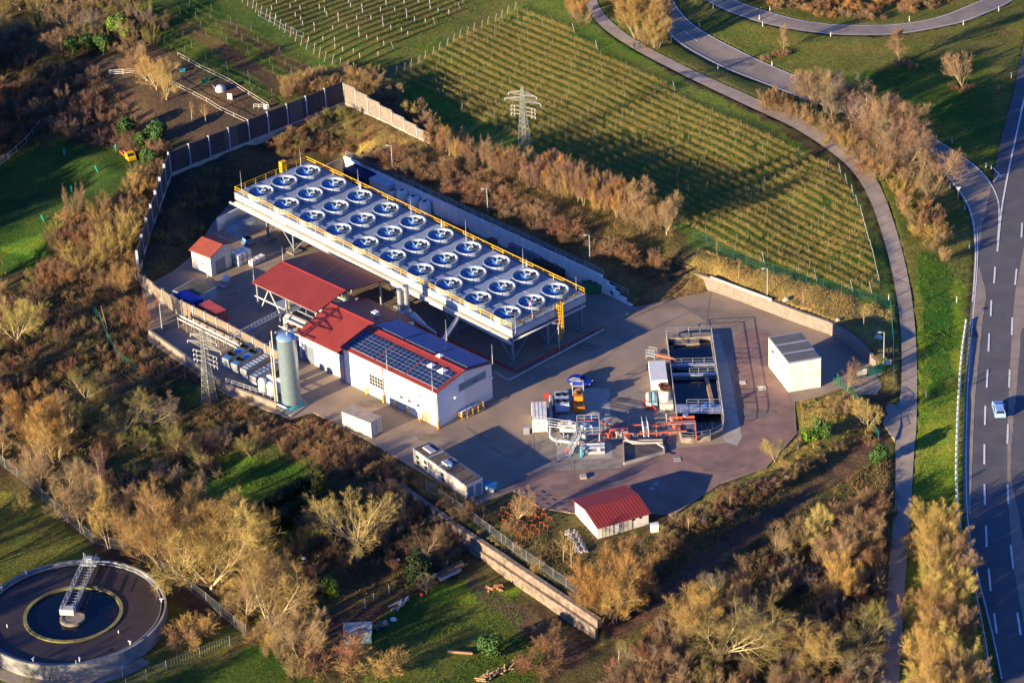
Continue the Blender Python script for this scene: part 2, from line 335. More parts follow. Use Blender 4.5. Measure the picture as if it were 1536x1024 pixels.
C[:, :3] = mixc((.075, .05, .028), (.10, .085, .03), t0)
GRASS = ((.055, .11, .014), (.12, .15, .02)); DRY = ((.22, .155, .045), (.30, .22, .07)); OLV = ((.10, .12, .022), (.16, .15, .035)); SOIL = ((.13, .085, .045), (.10, .07, .04)); DGR = ((.03, .07, .012), (.06, .10, .016)); BRN = ((.15, .09, .04), (.10, .07, .03))
def paint(poly, cols, flat=True):
    k = inpoly(jx, jy, poly); C[k, :3] = mixc(cols[0], cols[1], t0[k])
    if flat: mown[k] = True
MEADOW = [(-80, 250), (60, 195), (130, 215), (232, 232), (222, 275), (110, 330), (70, 395), (-80, 440)]
paint([(1020, -200), (1700, -200), (1700, 1300), (1290, 1300), (1340, 700), (1345, 440), (1290, 260), (1150, 160), (900, 40), (860, -100)], OLV)
paint([(1450, 60), (1100, -60), (1560, -60)], OLV)
paint([(1220, 120), (1480, 80), (1500, 250), (1330, 180)], GRASS)
paint([(1376, 420), (1445, 420), (1450, 560), (1440, 800), (1500, 1060), (1350, 1060), (1370, 700)], ((.12, .2, .015), (.22, .25, .03)))
paint([(1376, 380), (1425, 380), (1430, 560), (1395, 600)], ((.035, .10, .012), (.06, .13, .015)))
paint([(800, -30), (880, -5), (1000, 110), (1150, 180), (1280, 270), (1335, 400), (1340, 470), (1240, 440), (1040, 370), (1000, 330), (900, 275), (640, 200), (560, 130), (790, -20)], ((.085, .15, .02), (.14, .18, .03)))
paint([(620, -60), (860, -60), (790, 5), (600, 115), (560, 112)], OLV)
paint([(320, -60), (700, -60), (640, 50), (560, 112), (450, 125), (300, 30)], ((.085, .135, .02), (.13, .15, .03)))
paint([(180, -60), (330, -60), (330, 30), (480, 130), (420, 165), (240, 65)], ((.05, .10, .014), (.10, .12, .02)))
paint([(150, 100), (230, 75), (300, 100), (430, 165), (330, 212), (250, 205), (170, 150)], SOIL)
paint([(260, 38), (290, 32), (455, 135), (430, 152)], BRN); paint([(325, 35), (350, 32), (480, 112), (465, 128)], BRN)
paint([(110, 90), (130, 85), (215, 190), (260, 232), (235, 232), (160, 160)], ((.17, .10, .05), (.13, .08, .04)), False)
paint(MEADOW, DGR)
paint([(-80, 395), (85, 345), (90, 372), (-80, 440)], ((.06, .14, .015), (.12, .17, .02)))
paint([(1030, 405), (1050, 372), (1140, 402), (1235, 432), (1338, 464), (1340, 600), (1300, 540), (1240, 495), (1060, 428)], DRY)
paint([(950, 462), (1030, 408), (1068, 437)], BRN, False)
paint([(520, 155), (645, 215), (760, 240), (900, 285), (1000, 350), (1010, 440), (950, 462), (903, 436), (515, 235)], ((.20, .14, .05), (.13, .11, .03)), False)
paint([(545, 175), (640, 215), (600, 260), (540, 230)], DRY, False)
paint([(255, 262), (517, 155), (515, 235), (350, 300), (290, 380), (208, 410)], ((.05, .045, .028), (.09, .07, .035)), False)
paint([(1190, 590), (1240, 585), (1290, 580), (1310, 640), (1200, 690), (1100, 735), (1000, 790), (1010, 765), (1150, 700), (1195, 650)], ((.17, .15, .04), (.13, .13, .03)), False)
paint([(640, 640), (760, 740), (980, 790), (1340, 640), (1320, 1030), (900, 960), (780, 860), (620, 730)], ((.12, .085, .035), (.10, .09, .03)), False)
paint([(1345, 655), (1325, 640), (1200, 730), (1100, 795), (1000, 868), (900, 940), (925, 965), (1010, 905), (1110, 825), (1210, 755)], ((.13, .075, .045), (.11, .07, .045)))
paint([(-60, 730), (60, 745), (140, 830), (300, 930), (380, 950), (200, 1100), (-60, 1100)], ((.085, .10, .02), (.15, .15, .03)))
paint([(340, 990), (395, 960), (480, 1010), (520, 1100), (180, 1100), (200, 1030)], DGR)
paint([(540, 960), (600, 900), (680, 870), (780, 900), (830, 950), (800, 1060), (560, 1060)], ((.06, .09, .015), (.12, .13, .025)))
paint([(660, 865), (790, 880), (760, 905), (640, 905)], ((.11, .19, .015), (.15, .2, .02)))
paint([(690, 855), (760, 890), (880, 985), (860, 1000), (760, 930), (720, 900)], ((.13, .09, .05), (.10, .075, .04)))
paint([(350, 680), (450, 700), (470, 760), (300, 740)], ((.04, .10, .012), (.07, .13, .015)))
paint([(380, 760), (470, 745), (500, 800), (400, 830)], ((.04, .11, .012), (.07, .13, .015)))
paint([(150, 590), (270, 560), (330, 620), (200, 680)], ((.08, .11, .02), (.12, .12, .03)), False)
amp = np.where(mown, .12, .55)
amp[inY] = 0
Z = Z+rough_z*amp*np.clip(1-(np.abs(X)-200)/100, 0, 1)
# keep the ground under the road sheets
for nm, (Lw, Rw) in ROADS.items():
    poly = [tuple(q) for q in Lw]+[tuple(q) for q in Rw[::-1]]
    k = inpoly(X, Y, poly); Z[k] = H(X[k], Y[k])-.30
YSW = [tuple(P(a, b)[:2]) for a, b in [q for q in YARD if q not in ((975, 805), (870, 812), (800, 765))][:17]+[(962, 768), (930, 775), (868, 770), (812, 762)]+[q for q in YARD if q not in ((975, 805), (870, 812), (800, 765))][17:]]
Z[inY & inpoly(X, Y, grow(YSW, .2))] -= .25
ny, nx = GX.shape; idx = np.arange(nx*ny).reshape(ny, nx)
T = np.stack([idx[:-1, :-1].ravel(), idx[:-1, 1:].ravel(), idx[1:, 1:].ravel(), idx[1:, :-1].ravel()], -1)
gm = M('ground cover', (1, 1, 1), None, .8, .95)
n = gm.node_tree.nodes; l = gm.node_tree.links; n.clear()
bs = n.new('ShaderNodeBsdfPrincipled'); ou = n.new('ShaderNodeOutputMaterial'); l.new(bs.outputs[0], ou.inputs[0]); bs.inputs['Roughness'].default_value = .95; bs.inputs['Specular IOR Level'].default_value = .1
at = n.new('ShaderNodeVertexColor'); at.layer_name = 'cover'; tc = n.new('ShaderNodeTexCoord')
n1 = n.new('ShaderNodeTexNoise'); n1.inputs['Scale'].default_value = 1.6; n1.inputs['Detail'].default_value = 6; n1.inputs['Roughness'].default_value = .7; l.new(tc.outputs['Object'], n1.inputs['Vector'])
n2 = n.new('ShaderNodeTexNoise'); n2.inputs['Scale'].default_value = .22; n2.inputs['Detail'].default_value = 4; l.new(tc.outputs['Object'], n2.inputs['Vector'])
mr = n.new('ShaderNodeMapRange'); l.new(n1.outputs[0], mr.inputs[0]); mr.inputs[1].default_value = .3; mr.inputs[2].default_value = .7; mr.inputs[3].default_value = .5; mr.inputs[4].default_value = 1.5
hs = n.new('ShaderNodeHueSaturation'); l.new(at.outputs[0], hs.inputs['Color']); l.new(mr.outputs[0], hs.inputs['Value'])
m4 = n.new('ShaderNodeMapRange'); l.new(n2.outputs[0], m4.inputs[0]); m4.inputs[1].default_value = .3; m4.inputs[2].default_value = .7; m4.inputs[3].default_value = .47; m4.inputs[4].default_value = .53; l.new(m4.outputs[0], hs.inputs['Hue'])
l.new(hs.outputs[0], bs.inputs['Base Color'])
bp = n.new('ShaderNodeBump'); bp.inputs['Distance'].default_value = .22; n3 = n.new('ShaderNodeTexNoise'); n3.inputs['Scale'].default_value = 2.6; n3.inputs['Detail'].default_value = 5; n3.inputs['Roughness'].default_value = .65
l.new(tc.outputs['Object'], n3.inputs['Vector']); l.new(n3.outputs[0], bp.inputs['Height']); l.new(bp.outputs[0], bs.inputs['Normal'])
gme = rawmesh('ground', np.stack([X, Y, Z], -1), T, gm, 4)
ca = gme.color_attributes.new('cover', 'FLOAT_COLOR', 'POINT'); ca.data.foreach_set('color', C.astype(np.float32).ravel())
gme.polygons.foreach_set('use_smooth', np.ones(len(T), bool))
go = bpy.data.objects.new('ground', gme); COL.objects.link(go); struct(go)

def sheet(name, pts, mat, z, z0=None):
    mb = MB(); q = [P(a, b, 0)[:2] for a, b in pts]; mb.prism([tuple(t) for t in q], z0 if z0 is not None else z-.35, z); return struct(mb.build(name, mat))
YS = [q for q in YARD if q not in ((975, 805), (870, 812), (800, 765))]; i_ = YS.index((1010, 772)); YS[i_+1:i_+1] = [(962, 768), (930, 775), (868, 770), (812, 762)]
sheet('yard_asphalt', YS, asph, .0)
sheet('gate_drive', [(1283, 566), (1318, 553), (1334, 572), (1352, 598), (1350, 640), (1342, 660), (1328, 640), (1308, 615), (1278, 582)], patht, .09, -.6)
sheet('gravel_yard', [(735, 746), (768, 722), (800, 706), (935, 702), (1015, 672), (1085, 665), (1110, 640), (1100, 560), (1102, 505), (1118, 492), (1150, 494), (1158, 505), (1153, 552), (1186, 592), (1191, 610), (1193, 650), (1148, 699), (1080, 723), (1008, 770), (963, 767), (930, 774), (868, 769), (811, 761), (771, 733)], gravel, .006, -.02)
sheet('basin_apron', [(1066, 502), (1078, 500), (1092, 545), (1102, 600), (1113, 655), (1106, 668), (1086, 662)], conc, .012, 0)
sheet('well_pad', [(801, 618), (801, 706), (870, 706), (934, 701), (933, 672), (1000, 672), (1000, 580), (862, 579), (826, 600)], conc_dk, .012, 0)
sheet('well_slab', [(835, 630), (835, 690), (919, 687), (914, 582), (860, 583)], conc, .018, 0)

def yline(name, pts, w_, mat, z=.024):
    q = smooth(resamp([tuple(P(a, b)[:2]) for a, b in pts], 24), 2); mb = MB()
    for a, b in zip(q[:-1], q[1:]):
        d = b-a; n_ = np.array([-d[1], d[0]])/max(1e-6, np.hypot(*d))*w_/2; mb.add([(*(a-n_), z), (*(b-n_), z), (*(b+n_), z), (*(a+n_), z)], [(0, 1, 2, 3)])
    return struct(mb.build(name, mat))
jt = M('dark joint', (.05, .04, .035), None, 1, .9); tyre = M('tyre marks', (.19, .15, .12), (.25, .195, .15), .5, .8)
for pts in ([(1066, 438), (1062, 470), (1058, 500)], [(952, 500), (905, 540), (862, 574)], [(801, 650), (801, 706), (870, 706), (934, 702)], [(862, 690), (862, 706)], [(745, 700), (800, 706)], [(660, 660), (700, 668), (740, 640)]): yline('yard_joint', pts, .05, jt)
for k in range(6): yline('tyre_track', [(925+k*6, 480-k*3), (990+k*3, 462-k*3), (1060, 462+k*4), (1120, 476+k*5)], .34, tyre, .0222+k*.0006)
for k in range(4): yline('tyre_track', [(700+k*9, 640+k*5), (735+k*6, 672+k*3), (772, 690-k*2), (796, 672-k*4)], .3, tyre, .0222+k*.0006)
for k, (x, y, a_, b_) in enumerate([(560, 605, 2.6, 1.6), (640, 655, 1.8, 1.2), (880, 520, 2.2, 1.4), (345, 432, 1.1, .7), (350, 441, 1.2, .6), (372, 433, .9, .5), (930, 600, 1.8, 1.1), (1135, 620, 2.8, 1.8), (1080, 700, 3.2, 1.6), (900, 730, 3.6, 1.6), (835, 735, 2.4, 1.6)]):
    c = P(x, y); mb = MB(); mb.add([(c[0]+a_*math.cos(t_)*(1+.25*math.sin(3*t_+k)), c[1]+b_*math.sin(t_)*(1+.2*math.cos(2*t_+k)), .021+k*.0003) for t_ in np.linspace(0, 6.283, 29)[:-1]], [tuple(range(28))])
    struct(mb.build('ground_stain', M('oil stain', (.13, .105, .085), (.2, .16, .125), .7, .75) if y < 640 or x < 700 else M('damp gravel', (.15, .10, .09), (.22, .145, .125), .6, .9)))

# painted markings
def drape_line(mb, pts, wdt, dz, closed=False):
    q = np.array(pts); Zq = H(q[:, 0], q[:, 1]); Zq = smooth(Zq.reshape(-1, 1), 2).ravel()
    for i in range(len(q)-1):
        a, b = q[i], q[i+1]; d = b-a; L = np.hypot(*d)
        if L < 1e-4: continue
        nn = np.array([-d[1], d[0]])/L*wdt/2
        mb.add([(*(a-nn), Zq[i]+dz), (*(b-nn), Zq[i+1]+dz), (*(b+nn), Zq[i+1]+dz), (*(a+nn), Zq[i]+dz)], [(0, 1, 2, 3)])
mb = MB()
Lw, Rw = ROADS['slip_road']; drape_line(mb, (Lw*.94+Rw*.06)[:86], .22, .11); drape_line(mb, (Lw*.04+Rw*.96)[:74], .22, .11)
for k in (14, 34): drape_line(mb, (Lw*.5+Rw*.5)[k:k+4], .2, .11)
struct(mb.build('slip_road_marking', mark, loc=(0, 0, 0))); mb = MB()
Lw, Rw = ROADS['loop_road']; drape_line(mb, Lw*.93+Rw*.07, .18, .1); drape_line(mb, Lw*.07+Rw*.93, .18, .1)
for k in (14, ): drape_line(mb, (Lw*.5+Rw*.5)[k:k+3], .16, .1)
struct(mb.build('loop_road_marking', mark, loc=(0, 0, 0))); mb = MB()
def gline(pts, n=24): return smooth(resamp(Gs(pts)[:, :2], n), 1)
drape_line(mb, gline([(1550, 100), (1536, 150), (1511.5, 263), (1502, 315), (1496, 378)]), .3, .13)
for a in [((1492.7, 401), (1491, 426)), ((1487, 451), (1486, 475)), ((1483.8, 501), (1482.6, 528)), ((1481.5, 555), (1480, 582)), ((1478, 609), (1477.4, 638)), ((1476.7, 667), (1476.4, 697)), ((1476.6, 727), (1477.4, 758)), ((1479, 789), (1480, 821)),
          ((1483, 853), (1486, 887)), ((1491, 920), (1495, 950)), ((1533.4, 335), (1532, 357)), ((1525, 404), (1522.5, 428)), ((1518.5, 477), (1517.6, 503)), ((1514.6, 555), (1513.6, 582)), ((1512, 637), (1511, 666)), ((1511.6, 727), (1512.6, 757)), ((1516, 818), (1520, 853)), ((1526, 919), (1531, 953))]:
    drape_line(mb, gline(a, 4), .3, .13)
drape_line(mb, gline([(1466, 345), (1467, 390), (1463, 440), (1458, 490), (1454, 540), (1450, 610), (1449, 700), (1450, 770), (1456, 822), (1471, 882), (1487, 940), (1503, 1018)]), .16, .13)
drape_line(mb, gline([(1490, 253), (1502, 266)], 4), .25, .13); drape_line(mb, gline([(1490, 274), (1499, 262)], 4), .25, .13); drape_line(mb, gline([(1493, 268), (1508, 262)], 4), .25, .13)
struct(mb.build('highway_marking', mark, loc=(0, 0, 0)))
def strip_sheet(name, L, R, mat, dz):
    a = gline(L, 50); b = gline(R, 50); mb = MB(); za = H(a[:, 0], a[:, 1]); zb = H(b[:, 0], b[:, 1])
    for i in range(49): mb.add([(*a[i], za[i]+dz), (*b[i], zb[i]+dz), (*b[i+1], zb[i+1]+dz), (*a[i+1], za[i+1]+dz)], [(0, 1, 2, 3)])
    return struct(mb.build(name, mat, loc=(0, 0, 0)))
strip_sheet('hard_shoulder', [(1466, 395), (1461, 440), (1454, 490), (1446, 604), (1444.7, 709), (1446, 770)], [(1467, 395), (1480, 440), (1473, 490), (1462, 604), (1458, 709), (1456, 770)], asph_lt, .10)
strip_sheet('far_lane', [(1560, 250), (1522, 440), (1516, 530), (1511, 640), (1511, 740), (1520, 850), (1540, 960)], [(1618, 250), (1612, 440), (1608, 530), (1606, 640), (1608, 740), (1620, 850), (1650, 960)], asph_lt, .10)

# ================================================================== the plant
DF = Fr((-44.765, 510.05, 0), -48.73); HF = Fr((-12.674, 436.135, 0), -46)
def rail(F, pts, z0, h=1.1, step=2.0, r=.045, mb=None, mid=2):
    mb = mb or MB()
    for (a, b), (c, d) in zip(pts[:-1], pts[1:]):
        L = math.hypot(c-a, d-b); n = max(1, round(L/step))
        for i in range(n+1):
            t = i/n; mb.tube(F.p(a+(c-a)*t, b+(d-b)*t, z0), F.p(a+(c-a)*t, b+(d-b)*t, z0+h), r, 4)
        for k in range(mid): mb.tube(F.p(a, b, z0+h*(1-k*.45)), F.p(c, d, z0+h*(1-k*.45)), r, 4)
    return mb
U0, U1, V0, V1 = -4.8, 70.7, -2.4, 14.8
ac = thing('air_cooler', 'long elevated air cooler deck with thirty blue fans and yellow railing', 'air cooler', DF.p(33, 6, 0))
mb = MB(); mb.box(DF, U0, U1, V0, V1, 6.5, 6.8)
mb.mi(1)
for i in range(11): mb.box(DF, -3.75+7.436*i-.06, -3.75+7.436*i+.06, V0+.3, V1-.3, 6.803, 6.86)
for v in (2.8, 8.4): mb.box(DF, U0+.3, U1-.3, v-.05, v+.05, 6.803, 6.84)
mb.mi(2)
for i in range(10):
    for j in (-1.4, 3.4, 9.0): mb.box(DF, 7.436*i+3.0, 7.436*i+3.1, j, j+1.3, 6.803, 6.83)
mb.build('deck_plate', [deckm, galvl, steel], ac)
mb = MB(); mb.box(DF, U0, U1, V0, V0+.12, 5.35, 6.5); mb.box(DF, U0, U1, V1-.12, V1, 5.35, 6.5); mb.box(DF, U0, U0+.12, V0+.12, V1-.12, 5.35, 6.5); mb.box(DF, U1-.12, U1, V0+.12, V1-.12, 5.35, 6.5)
for i in range(21): mb.box(DF, U0+3.77*i-.03, U0+3.77*i+.05, V0-.06, V0-.002, 5.35, 6.78)
for i in range(5): mb.box(DF, U1+.002, U1+.07, V0+4.2*i, V0+4.2*i+.1, 5.35, 6.78)
mb.build('side_panel', [galvl], ac)
mb = MB(); mb.box(DF, U0+.5, U1-.5, V0+.5, V1-.5, 4.9, 5.3); mb.build('tube_bundle', [steel], ac)
mb = MB(); mb.box(DF, U0+.6, U1-.4, V0-.75, V0-.1, 4.75, 5.28)
for i in range(74): mb.mi(1).box(DF, U0+1.0+i, U0+1.45+i, V0-.78, V0-.755, 4.98, 5.1)
mb.build('header_box', [cream, steel], ac)
mb = MB(); mb.tube(DF.p(U0-1, V0-.5, 4.55), DF.p(U1+.2, V0-.5, 4.55), .28, 10); mb.tube(DF.p(U1+.3, V1-.5, 4.9), DF.p(U1+.3, V0, 4.9), .2, 8); mb.build('header_pipe', [galvl], ac, True)
for u in (1.7, 3.7, 11.3, 26, 41, 55.9, 70.1):
    for v in (-1.9, 6.2, 14.2):
        if u == 1.7: continue
        mb = MB(); mb.box(DF, u-.17, u+.17, v-.17, v+.17, .25, 4.9); mb.build('leg', [steel], ac)
        mb = MB(); mb.box(DF, u-1.1, u+1.1, v-1.1, v+1.1, 0.005, .25); mb.build('footing', [conc_dk], ac)
        mb = MB()
        if u > 4: mb.tube(DF.p(u, v, .4), DF.p(u-4.6, v, 4.9), .09, 4)
        if u < 69: mb.tube(DF.p(u, v, .4), DF.p(u+4.6, v, 4.9), .09, 4)
        if v < 10: mb.tube(DF.p(u, v, .4), DF.p(u, v+4.6, 4.9), .09, 4)
        mb.build('brace', [steel], ac)
mb = MB(); rail(DF, [(U0+.1, V0+.1), (U1-.1, V0+.1), (U1-.1, V1-.1), (U0+.1, V1-.1), (U0+.1, V0+.1)], 6.8, 1.1, 2.6, .075, mb)
mb.build('railing', [yellow], ac)
mb = MB(); mb.box(DF, U0-1.0, U0-.1, 9.0, 10.2, 6.4, 8.6); mb.build('stair_cage', [yellow], ac)
mb = MB()
for s in (-.45, .45): mb.box(DF, U1+.15, U1+.3, 8.3+s-.05, 8.3+s+.05, 0.2, 7.9)
for k in range(24): mb.box(DF, U1+.17, U1+.27, 7.85, 8.75, .5+k*.3, .56+k*.3)
for k in range(9): mb.path([DF.p(U1+.2+math.sin(a)*.9, 8.3-math.cos(a)*.6, 2.4+k*.65) for a in [math.pi*t/8 for t in range(9)]], .05, 4)
for t in (.2, .35, .5, .65, .8): mb.tube(DF.p(U1+.2+math.sin(math.pi*t)*.9, 8.3-math.cos(math.pi*t)*.6, 2.3), DF.p(U1+.2+math.sin(math.pi*t)*.9, 8.3-math.cos(math.pi*t)*.6, 7.9), .06, 4)
mb.build('caged_ladder', [yellow], ac)
# one fan, thirty times
mb = MB(); mb.lathe((0, 0, 0), [(2.36, 0), (2.36, 1.02), (2.44, 1.02), (2.44, 1.08), (2.24, 1.08), (2.24, 0)], 40); mb.mi(1)
for k in range(12):
    a = 2*math.pi*k/12; F = Fr((math.cos(a)*2.38, math.sin(a)*2.38, 0), math.degrees(a)); mb.box(F, -.01, .05, -.035, .035, 0, 1.0)
WL['tmp'] = np.zeros(3)
class _D: name = 'tmp'
def lbuild(mb, name, mats, smooth=False):      # build round the origin, unparented
    return mb.build(name, mats, loc=(0, 0, 0), smooth=smooth)
ring0 = lbuild(mb, 'fan_ring', [M('fan ring steel', (.36, .42, .50), (.30, .36, .43), .8, .5), steel])
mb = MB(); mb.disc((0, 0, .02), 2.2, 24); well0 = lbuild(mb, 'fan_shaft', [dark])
mb = MB(); mb.lathe((0, 0, .66), [(0, .12), (.65, .1), (.75, 0), (.65, -.04), (0, -.04)], 20)
for k in range(9):
    a = 40*k; F = Fr((0, 0, 0), a); b = len(mb.v)
    c = [F.p(.6, -.10, .74), F.p(2.1, -.20, .78), F.p(2.1, .20, .58), F.p(.6, .12, .64)]
    mb.add(c+[q-np.array([0, 0, .03]) for q in c], [(0, 1, 2, 3), (7, 6, 5, 4), (0, 4, 5, 1), (1, 5, 6, 2), (2, 6, 7, 3), (3, 7, 4, 0)])
blade0 = lbuild(mb, 'fan_blades', [blue])
mb = MB(); F = Fr((0, 0, 0), 20); mb.box(F, -2.24, 2.24, -.3, -.22, .3, .42); mb.box(F, -2.24, 2.24, .22, .3, .3, .42)
mb.tube((.0, .0, .78), (0, 0, .98), .16, 10); mb.box(F, .25, .7, .1, .5, .8, 1.05); mb.tube(F.p(.9, .2, .8), F.p(.9, .2, 1.1), .13, 8)
motor0 = lbuild(mb, 'fan_motor', [cream])
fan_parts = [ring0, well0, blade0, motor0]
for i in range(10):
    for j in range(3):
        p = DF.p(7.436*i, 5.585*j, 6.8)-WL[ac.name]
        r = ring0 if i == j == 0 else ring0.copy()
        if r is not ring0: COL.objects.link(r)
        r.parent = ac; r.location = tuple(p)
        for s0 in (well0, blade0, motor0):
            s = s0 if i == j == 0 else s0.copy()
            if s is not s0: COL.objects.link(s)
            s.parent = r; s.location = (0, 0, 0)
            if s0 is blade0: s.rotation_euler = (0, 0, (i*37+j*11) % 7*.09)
# lightning rods
def rod(px, py, z, h, label, group=None, r=.07):
    p = P(px, py, z); mb = MB(); mb.tube(p, p+[0, 0, h*.45], r, 6); mb.tube(p+[0, 0, h*.45], p+[0, 0, h], r*.55, 5, r*.25); mb.box(Fr(p, -46), -.15, .15, -.15, .15, .002, .06)
    o = mb.build('lightning_rod', [galvl], loc=p); return tag(o, label, 'lightning rod', group)
for x, y, h in [(363, 288, 4.2), (451.5, 249, 3.8), (538, 280, 3.6), (617, 323, 3.6), (699.5, 361, 4.3), (785, 401, 3.8), (864.6, 439, 3.2), (773.5, 499, 3.8)]:
    rod(x, y, 6.86, h, 'thin lightning rod standing on the edge of the fan deck', 'lightning rods round the fan deck')
p = DF.p(U1-.3, 2.6, 6.86)
ws = thing('windsock', 'small red and white windsock on a pole at the end of the fan deck', 'windsock', p)
mb = MB(); mb.tube(p, p+[0, 0, 3.9], .06, 6); mb.build('pole', [galvl], ws)
mb = MB()
for k in range(4): mb.mi(k % 2).tube(p+[-.05-.1*k, 0, 3.6-.42*k], p+[-.15-.1*k, 0, 3.2-.42*k], .28-.04*k, 8, .24-.04*k)
mb.build('sock', [redp, white], ws)
# deck sand pots: small beacons on the far rail
for x, y in [(541, 284), (663, 340), (790, 399)]:
    p = P(x, y, 6.86); mb = MB(); mb.tube(p, p+[0, 0, .9], .22, 8, .16); mb.tube(p+[0, 0, .9], p+[0, 0, 1.5], .12, 8, .03)
    tag(mb.build('vent_pot', [galvl], loc=p), 'small grey vent pot by the far railing of the fan deck', 'vent', 'vent pots on the fan deck')
# red pipe and kerb round the deck
mb = MB(); mb.path([P(626, 487, .5), P(773, 556, .5), P(775, 556.5, .5), P(880, 502, .5), P(905, 491, .5)], .16, 8)
for t in np.linspace(0, 1, 12): q = P(626+147*t, 487+69*t, 0); mb.tube(q, q+[0, 0, .5], .06, 4)
tag(mb.build('ring_pipe', [redp], smooth=True), 'red pipe running round the foot of the fan deck', 'pipe')
kb = thing('crash_barrier', 'low grey crash barrier along the kerb below the fan deck', 'barrier', P(765, 570, 0))
mb = MB(); mb.path([P(742, 558, .6), P(763, 570, .6), P(905, 494, .6)], .11, 6); mb.build('beam', [galv], kb)
for t in np.linspace(0, 1, 14):
    q = P(763+142*t, 570-76*t, 0); mb = MB(); mb.tube(q, q+[0, 0, .75], .07, 5); mb.build('post', [galv], kb)

# ------------------------------------------------------------------ the hall
def gable(mb, F, u0, u1, v0, v1, ze0, ze1, zr, vr, ov=.25, th=.16, oe=.35):   # two roof slopes as solid slabs
    def slab(va, za, vb, zb):
        c = [F.p(u0-oe, va, za), F.p(u1+oe, va, za), F.p(u1+oe, vb, zb), F.p(u0-oe, vb, zb)]
        mb.add(c+[q+np.array([0, 0, th]) for q in c], [(3, 2, 1, 0), (4, 5, 6, 7), (0, 1, 5, 4), (1, 2, 6, 5), (2, 3, 7, 6), (3, 0, 4, 7)])
    s0 = (zr-ze0)/(vr-v0); s1 = (zr-ze1)/(v1-vr)
    slab(v0-ov, ze0-s0*ov, vr, zr); slab(vr, zr, v1+ov, ze1-s1*ov)
def gable_body(mb, F, u0, u1, v0, v1, ze0, ze1, zr, vr):
    pr = [(v0, 0), (v1, 0), (v1, ze1), (vr, zr), (v0, ze0)]
    vs = [F.p(u0, v, z) for v, z in pr]+[F.p(u1, v, z) for v, z in pr]
    mb.add(vs, [(4, 3, 2, 1, 0), (5, 6, 7, 8, 9)]+[(i, (i+1) % 5, 5+(i+1) % 5, 5+i) for i in range(5)])
he = thing('workshop_hall', 'large pale hall with solar panels on its red gable roof', 'building', HF.p(-11, 6, 0))
mb = MB(); gable_body(mb, HF, -22.6, .0, 0, 12.6, 6.7, 6.7, 8.0, 6.3); mb.build('wall', [hallw], he)
mb = MB(); gable(mb, HF, -22.6, .0, 0, 12.6, 6.72, 6.72, 8.02, 6.3, .3, .15, .35); mb.mi(1).box(HF, -22.9, .33, 6.2, 6.4, 8.12, 8.22); mb.build('roof', [redroof, redp], he)
sl = 1.3/6.3
solar = M('solar cells', (.006, .014, .05), (.008, .03, .12), 2, .4, spec=.3); frame = M('solar frame', (.26, .29, .34), None, 1, .5)
def panels(u0, u1, v0, v1, nu, nv, side, parent):
    def pt(u, v, dz): 
        z = (6.87+sl*v if side == 0 else 6.87+sl*(12.6-v))+.12+dz
        return HF.p(u, v, z)
    mb = MB(); c = [pt(u0, v0, 0), pt(u1, v0, 0), pt(u1, v1, 0), pt(u0, v1, 0)]
    mb.mi(1).add(c+[q-np.array([0, 0, .06]) for q in c], [(0, 1, 2, 3), (7, 6, 5, 4), (0, 4, 5, 1), (1, 5, 6, 2), (2, 6, 7, 3), (3, 7, 4, 0)])
    du = (u1-u0)/nu; dv = (v1-v0)/nv
    for i in range(nu):
        for j in range(nv):
            g = .035; big = .07 if j % 2 == 0 else g
            mb.mi(0).add([pt(u0+i*du+g, v0+j*dv+big, .012), pt(u0+(i+1)*du-g, v0+j*dv+big, .012), pt(u0+(i+1)*du-g, v0+(j+1)*dv-g, .012), pt(u0+i*du+g, v0+(j+1)*dv-g, .012)], [(0, 1, 2, 3)])
    o = mb.build('solar_array', [solar if side == 0 else M('sky-tinted solar cells', (.02, .06, .24), (.015, .05, .20), 2, .4, spec=.3), frame], parent); return o  # far slope cells: blue sky reflection put into the base colour
panels(-22.1, -15.2, .45, 4.9, 7, 6, 0, he); panels(-14.9, -7.9, .45, 4.9, 7, 6, 0, he); panels(-7.6, -.3, .45, 3.6, 7, 4, 0, he)
panels(-7.6, -5.9, 3.7, 4.9, 2, 1, 0, he); panels(-4.9, -3.5, 3.7, 4.9, 2, 1, 0, he); panels(-2.0, -.3, 3.7, 4.9, 2, 1, 0, he)
panels(-22.1, -15.2, 7.2, 12.4, 5, 4, 1, he); panels(-14.9, -7.6, 7.2, 12.4, 5, 4, 1, he); panels(-7.3, -.3, 7.4, 12.4, 5, 4, 1, he)
for u, v, s in [(-5.4, 4.2, .55), (-2.75, 4.2, .65), (-6.2, 6.9, .5)]:
    z = 6.87+sl*(v if v < 6.3 else 12.6-v); mb = MB(); mb.box(HF, u-s, u+s, v-s, v+s, z-.1, z+.28); a = s*.75
    mb.add([HF.p(u-s, v-s, z+.28), HF.p(u+s, v-s, z+.28), HF.p(u+s, v+s, z+.28), HF.p(u-s, v+s, z+.28), HF.p(u, v, z+.55)], [(0, 1, 4), (1, 2, 4), (2, 3, 4), (3, 0, 4)]); mb.build('skylight', [white], he)
mb = MB(); mb.box(HF, -16.4, -13.0, -.06, .02, .02, 4.3); mb.mi(1)
for i in range(5):
    for j in range(3): mb.box(HF, -16.2+i*.65, -15.7+i*.65, -.075, -.062, 2.2+j*.66, 2.72+j*.66)
mb.build('roller_door', [galvl, dark], he)
for u in (-8.6, -6.7, -4.6):
    mb = MB(); mb.box(HF, u-.42, u+.42, -.07, .02, 2.2, 2.75); mb.mi(1).box(HF, u-.34, u+.34, -.075, -.071, 2.27, 2.68); w_ = mb.build('window', [galvl, glass], he)
mb = MB(); mb.box(HF, -3.6, -1.7, -.07, .02, .02, 2.2); mb.mi(1).box(HF, -2.66, -2.63, -.08, -.071, .05, 2.18); d_ = mb.build('double_door', [M('tan door', (.5, .4, .26), None, 1, .5), conc_dk], he)
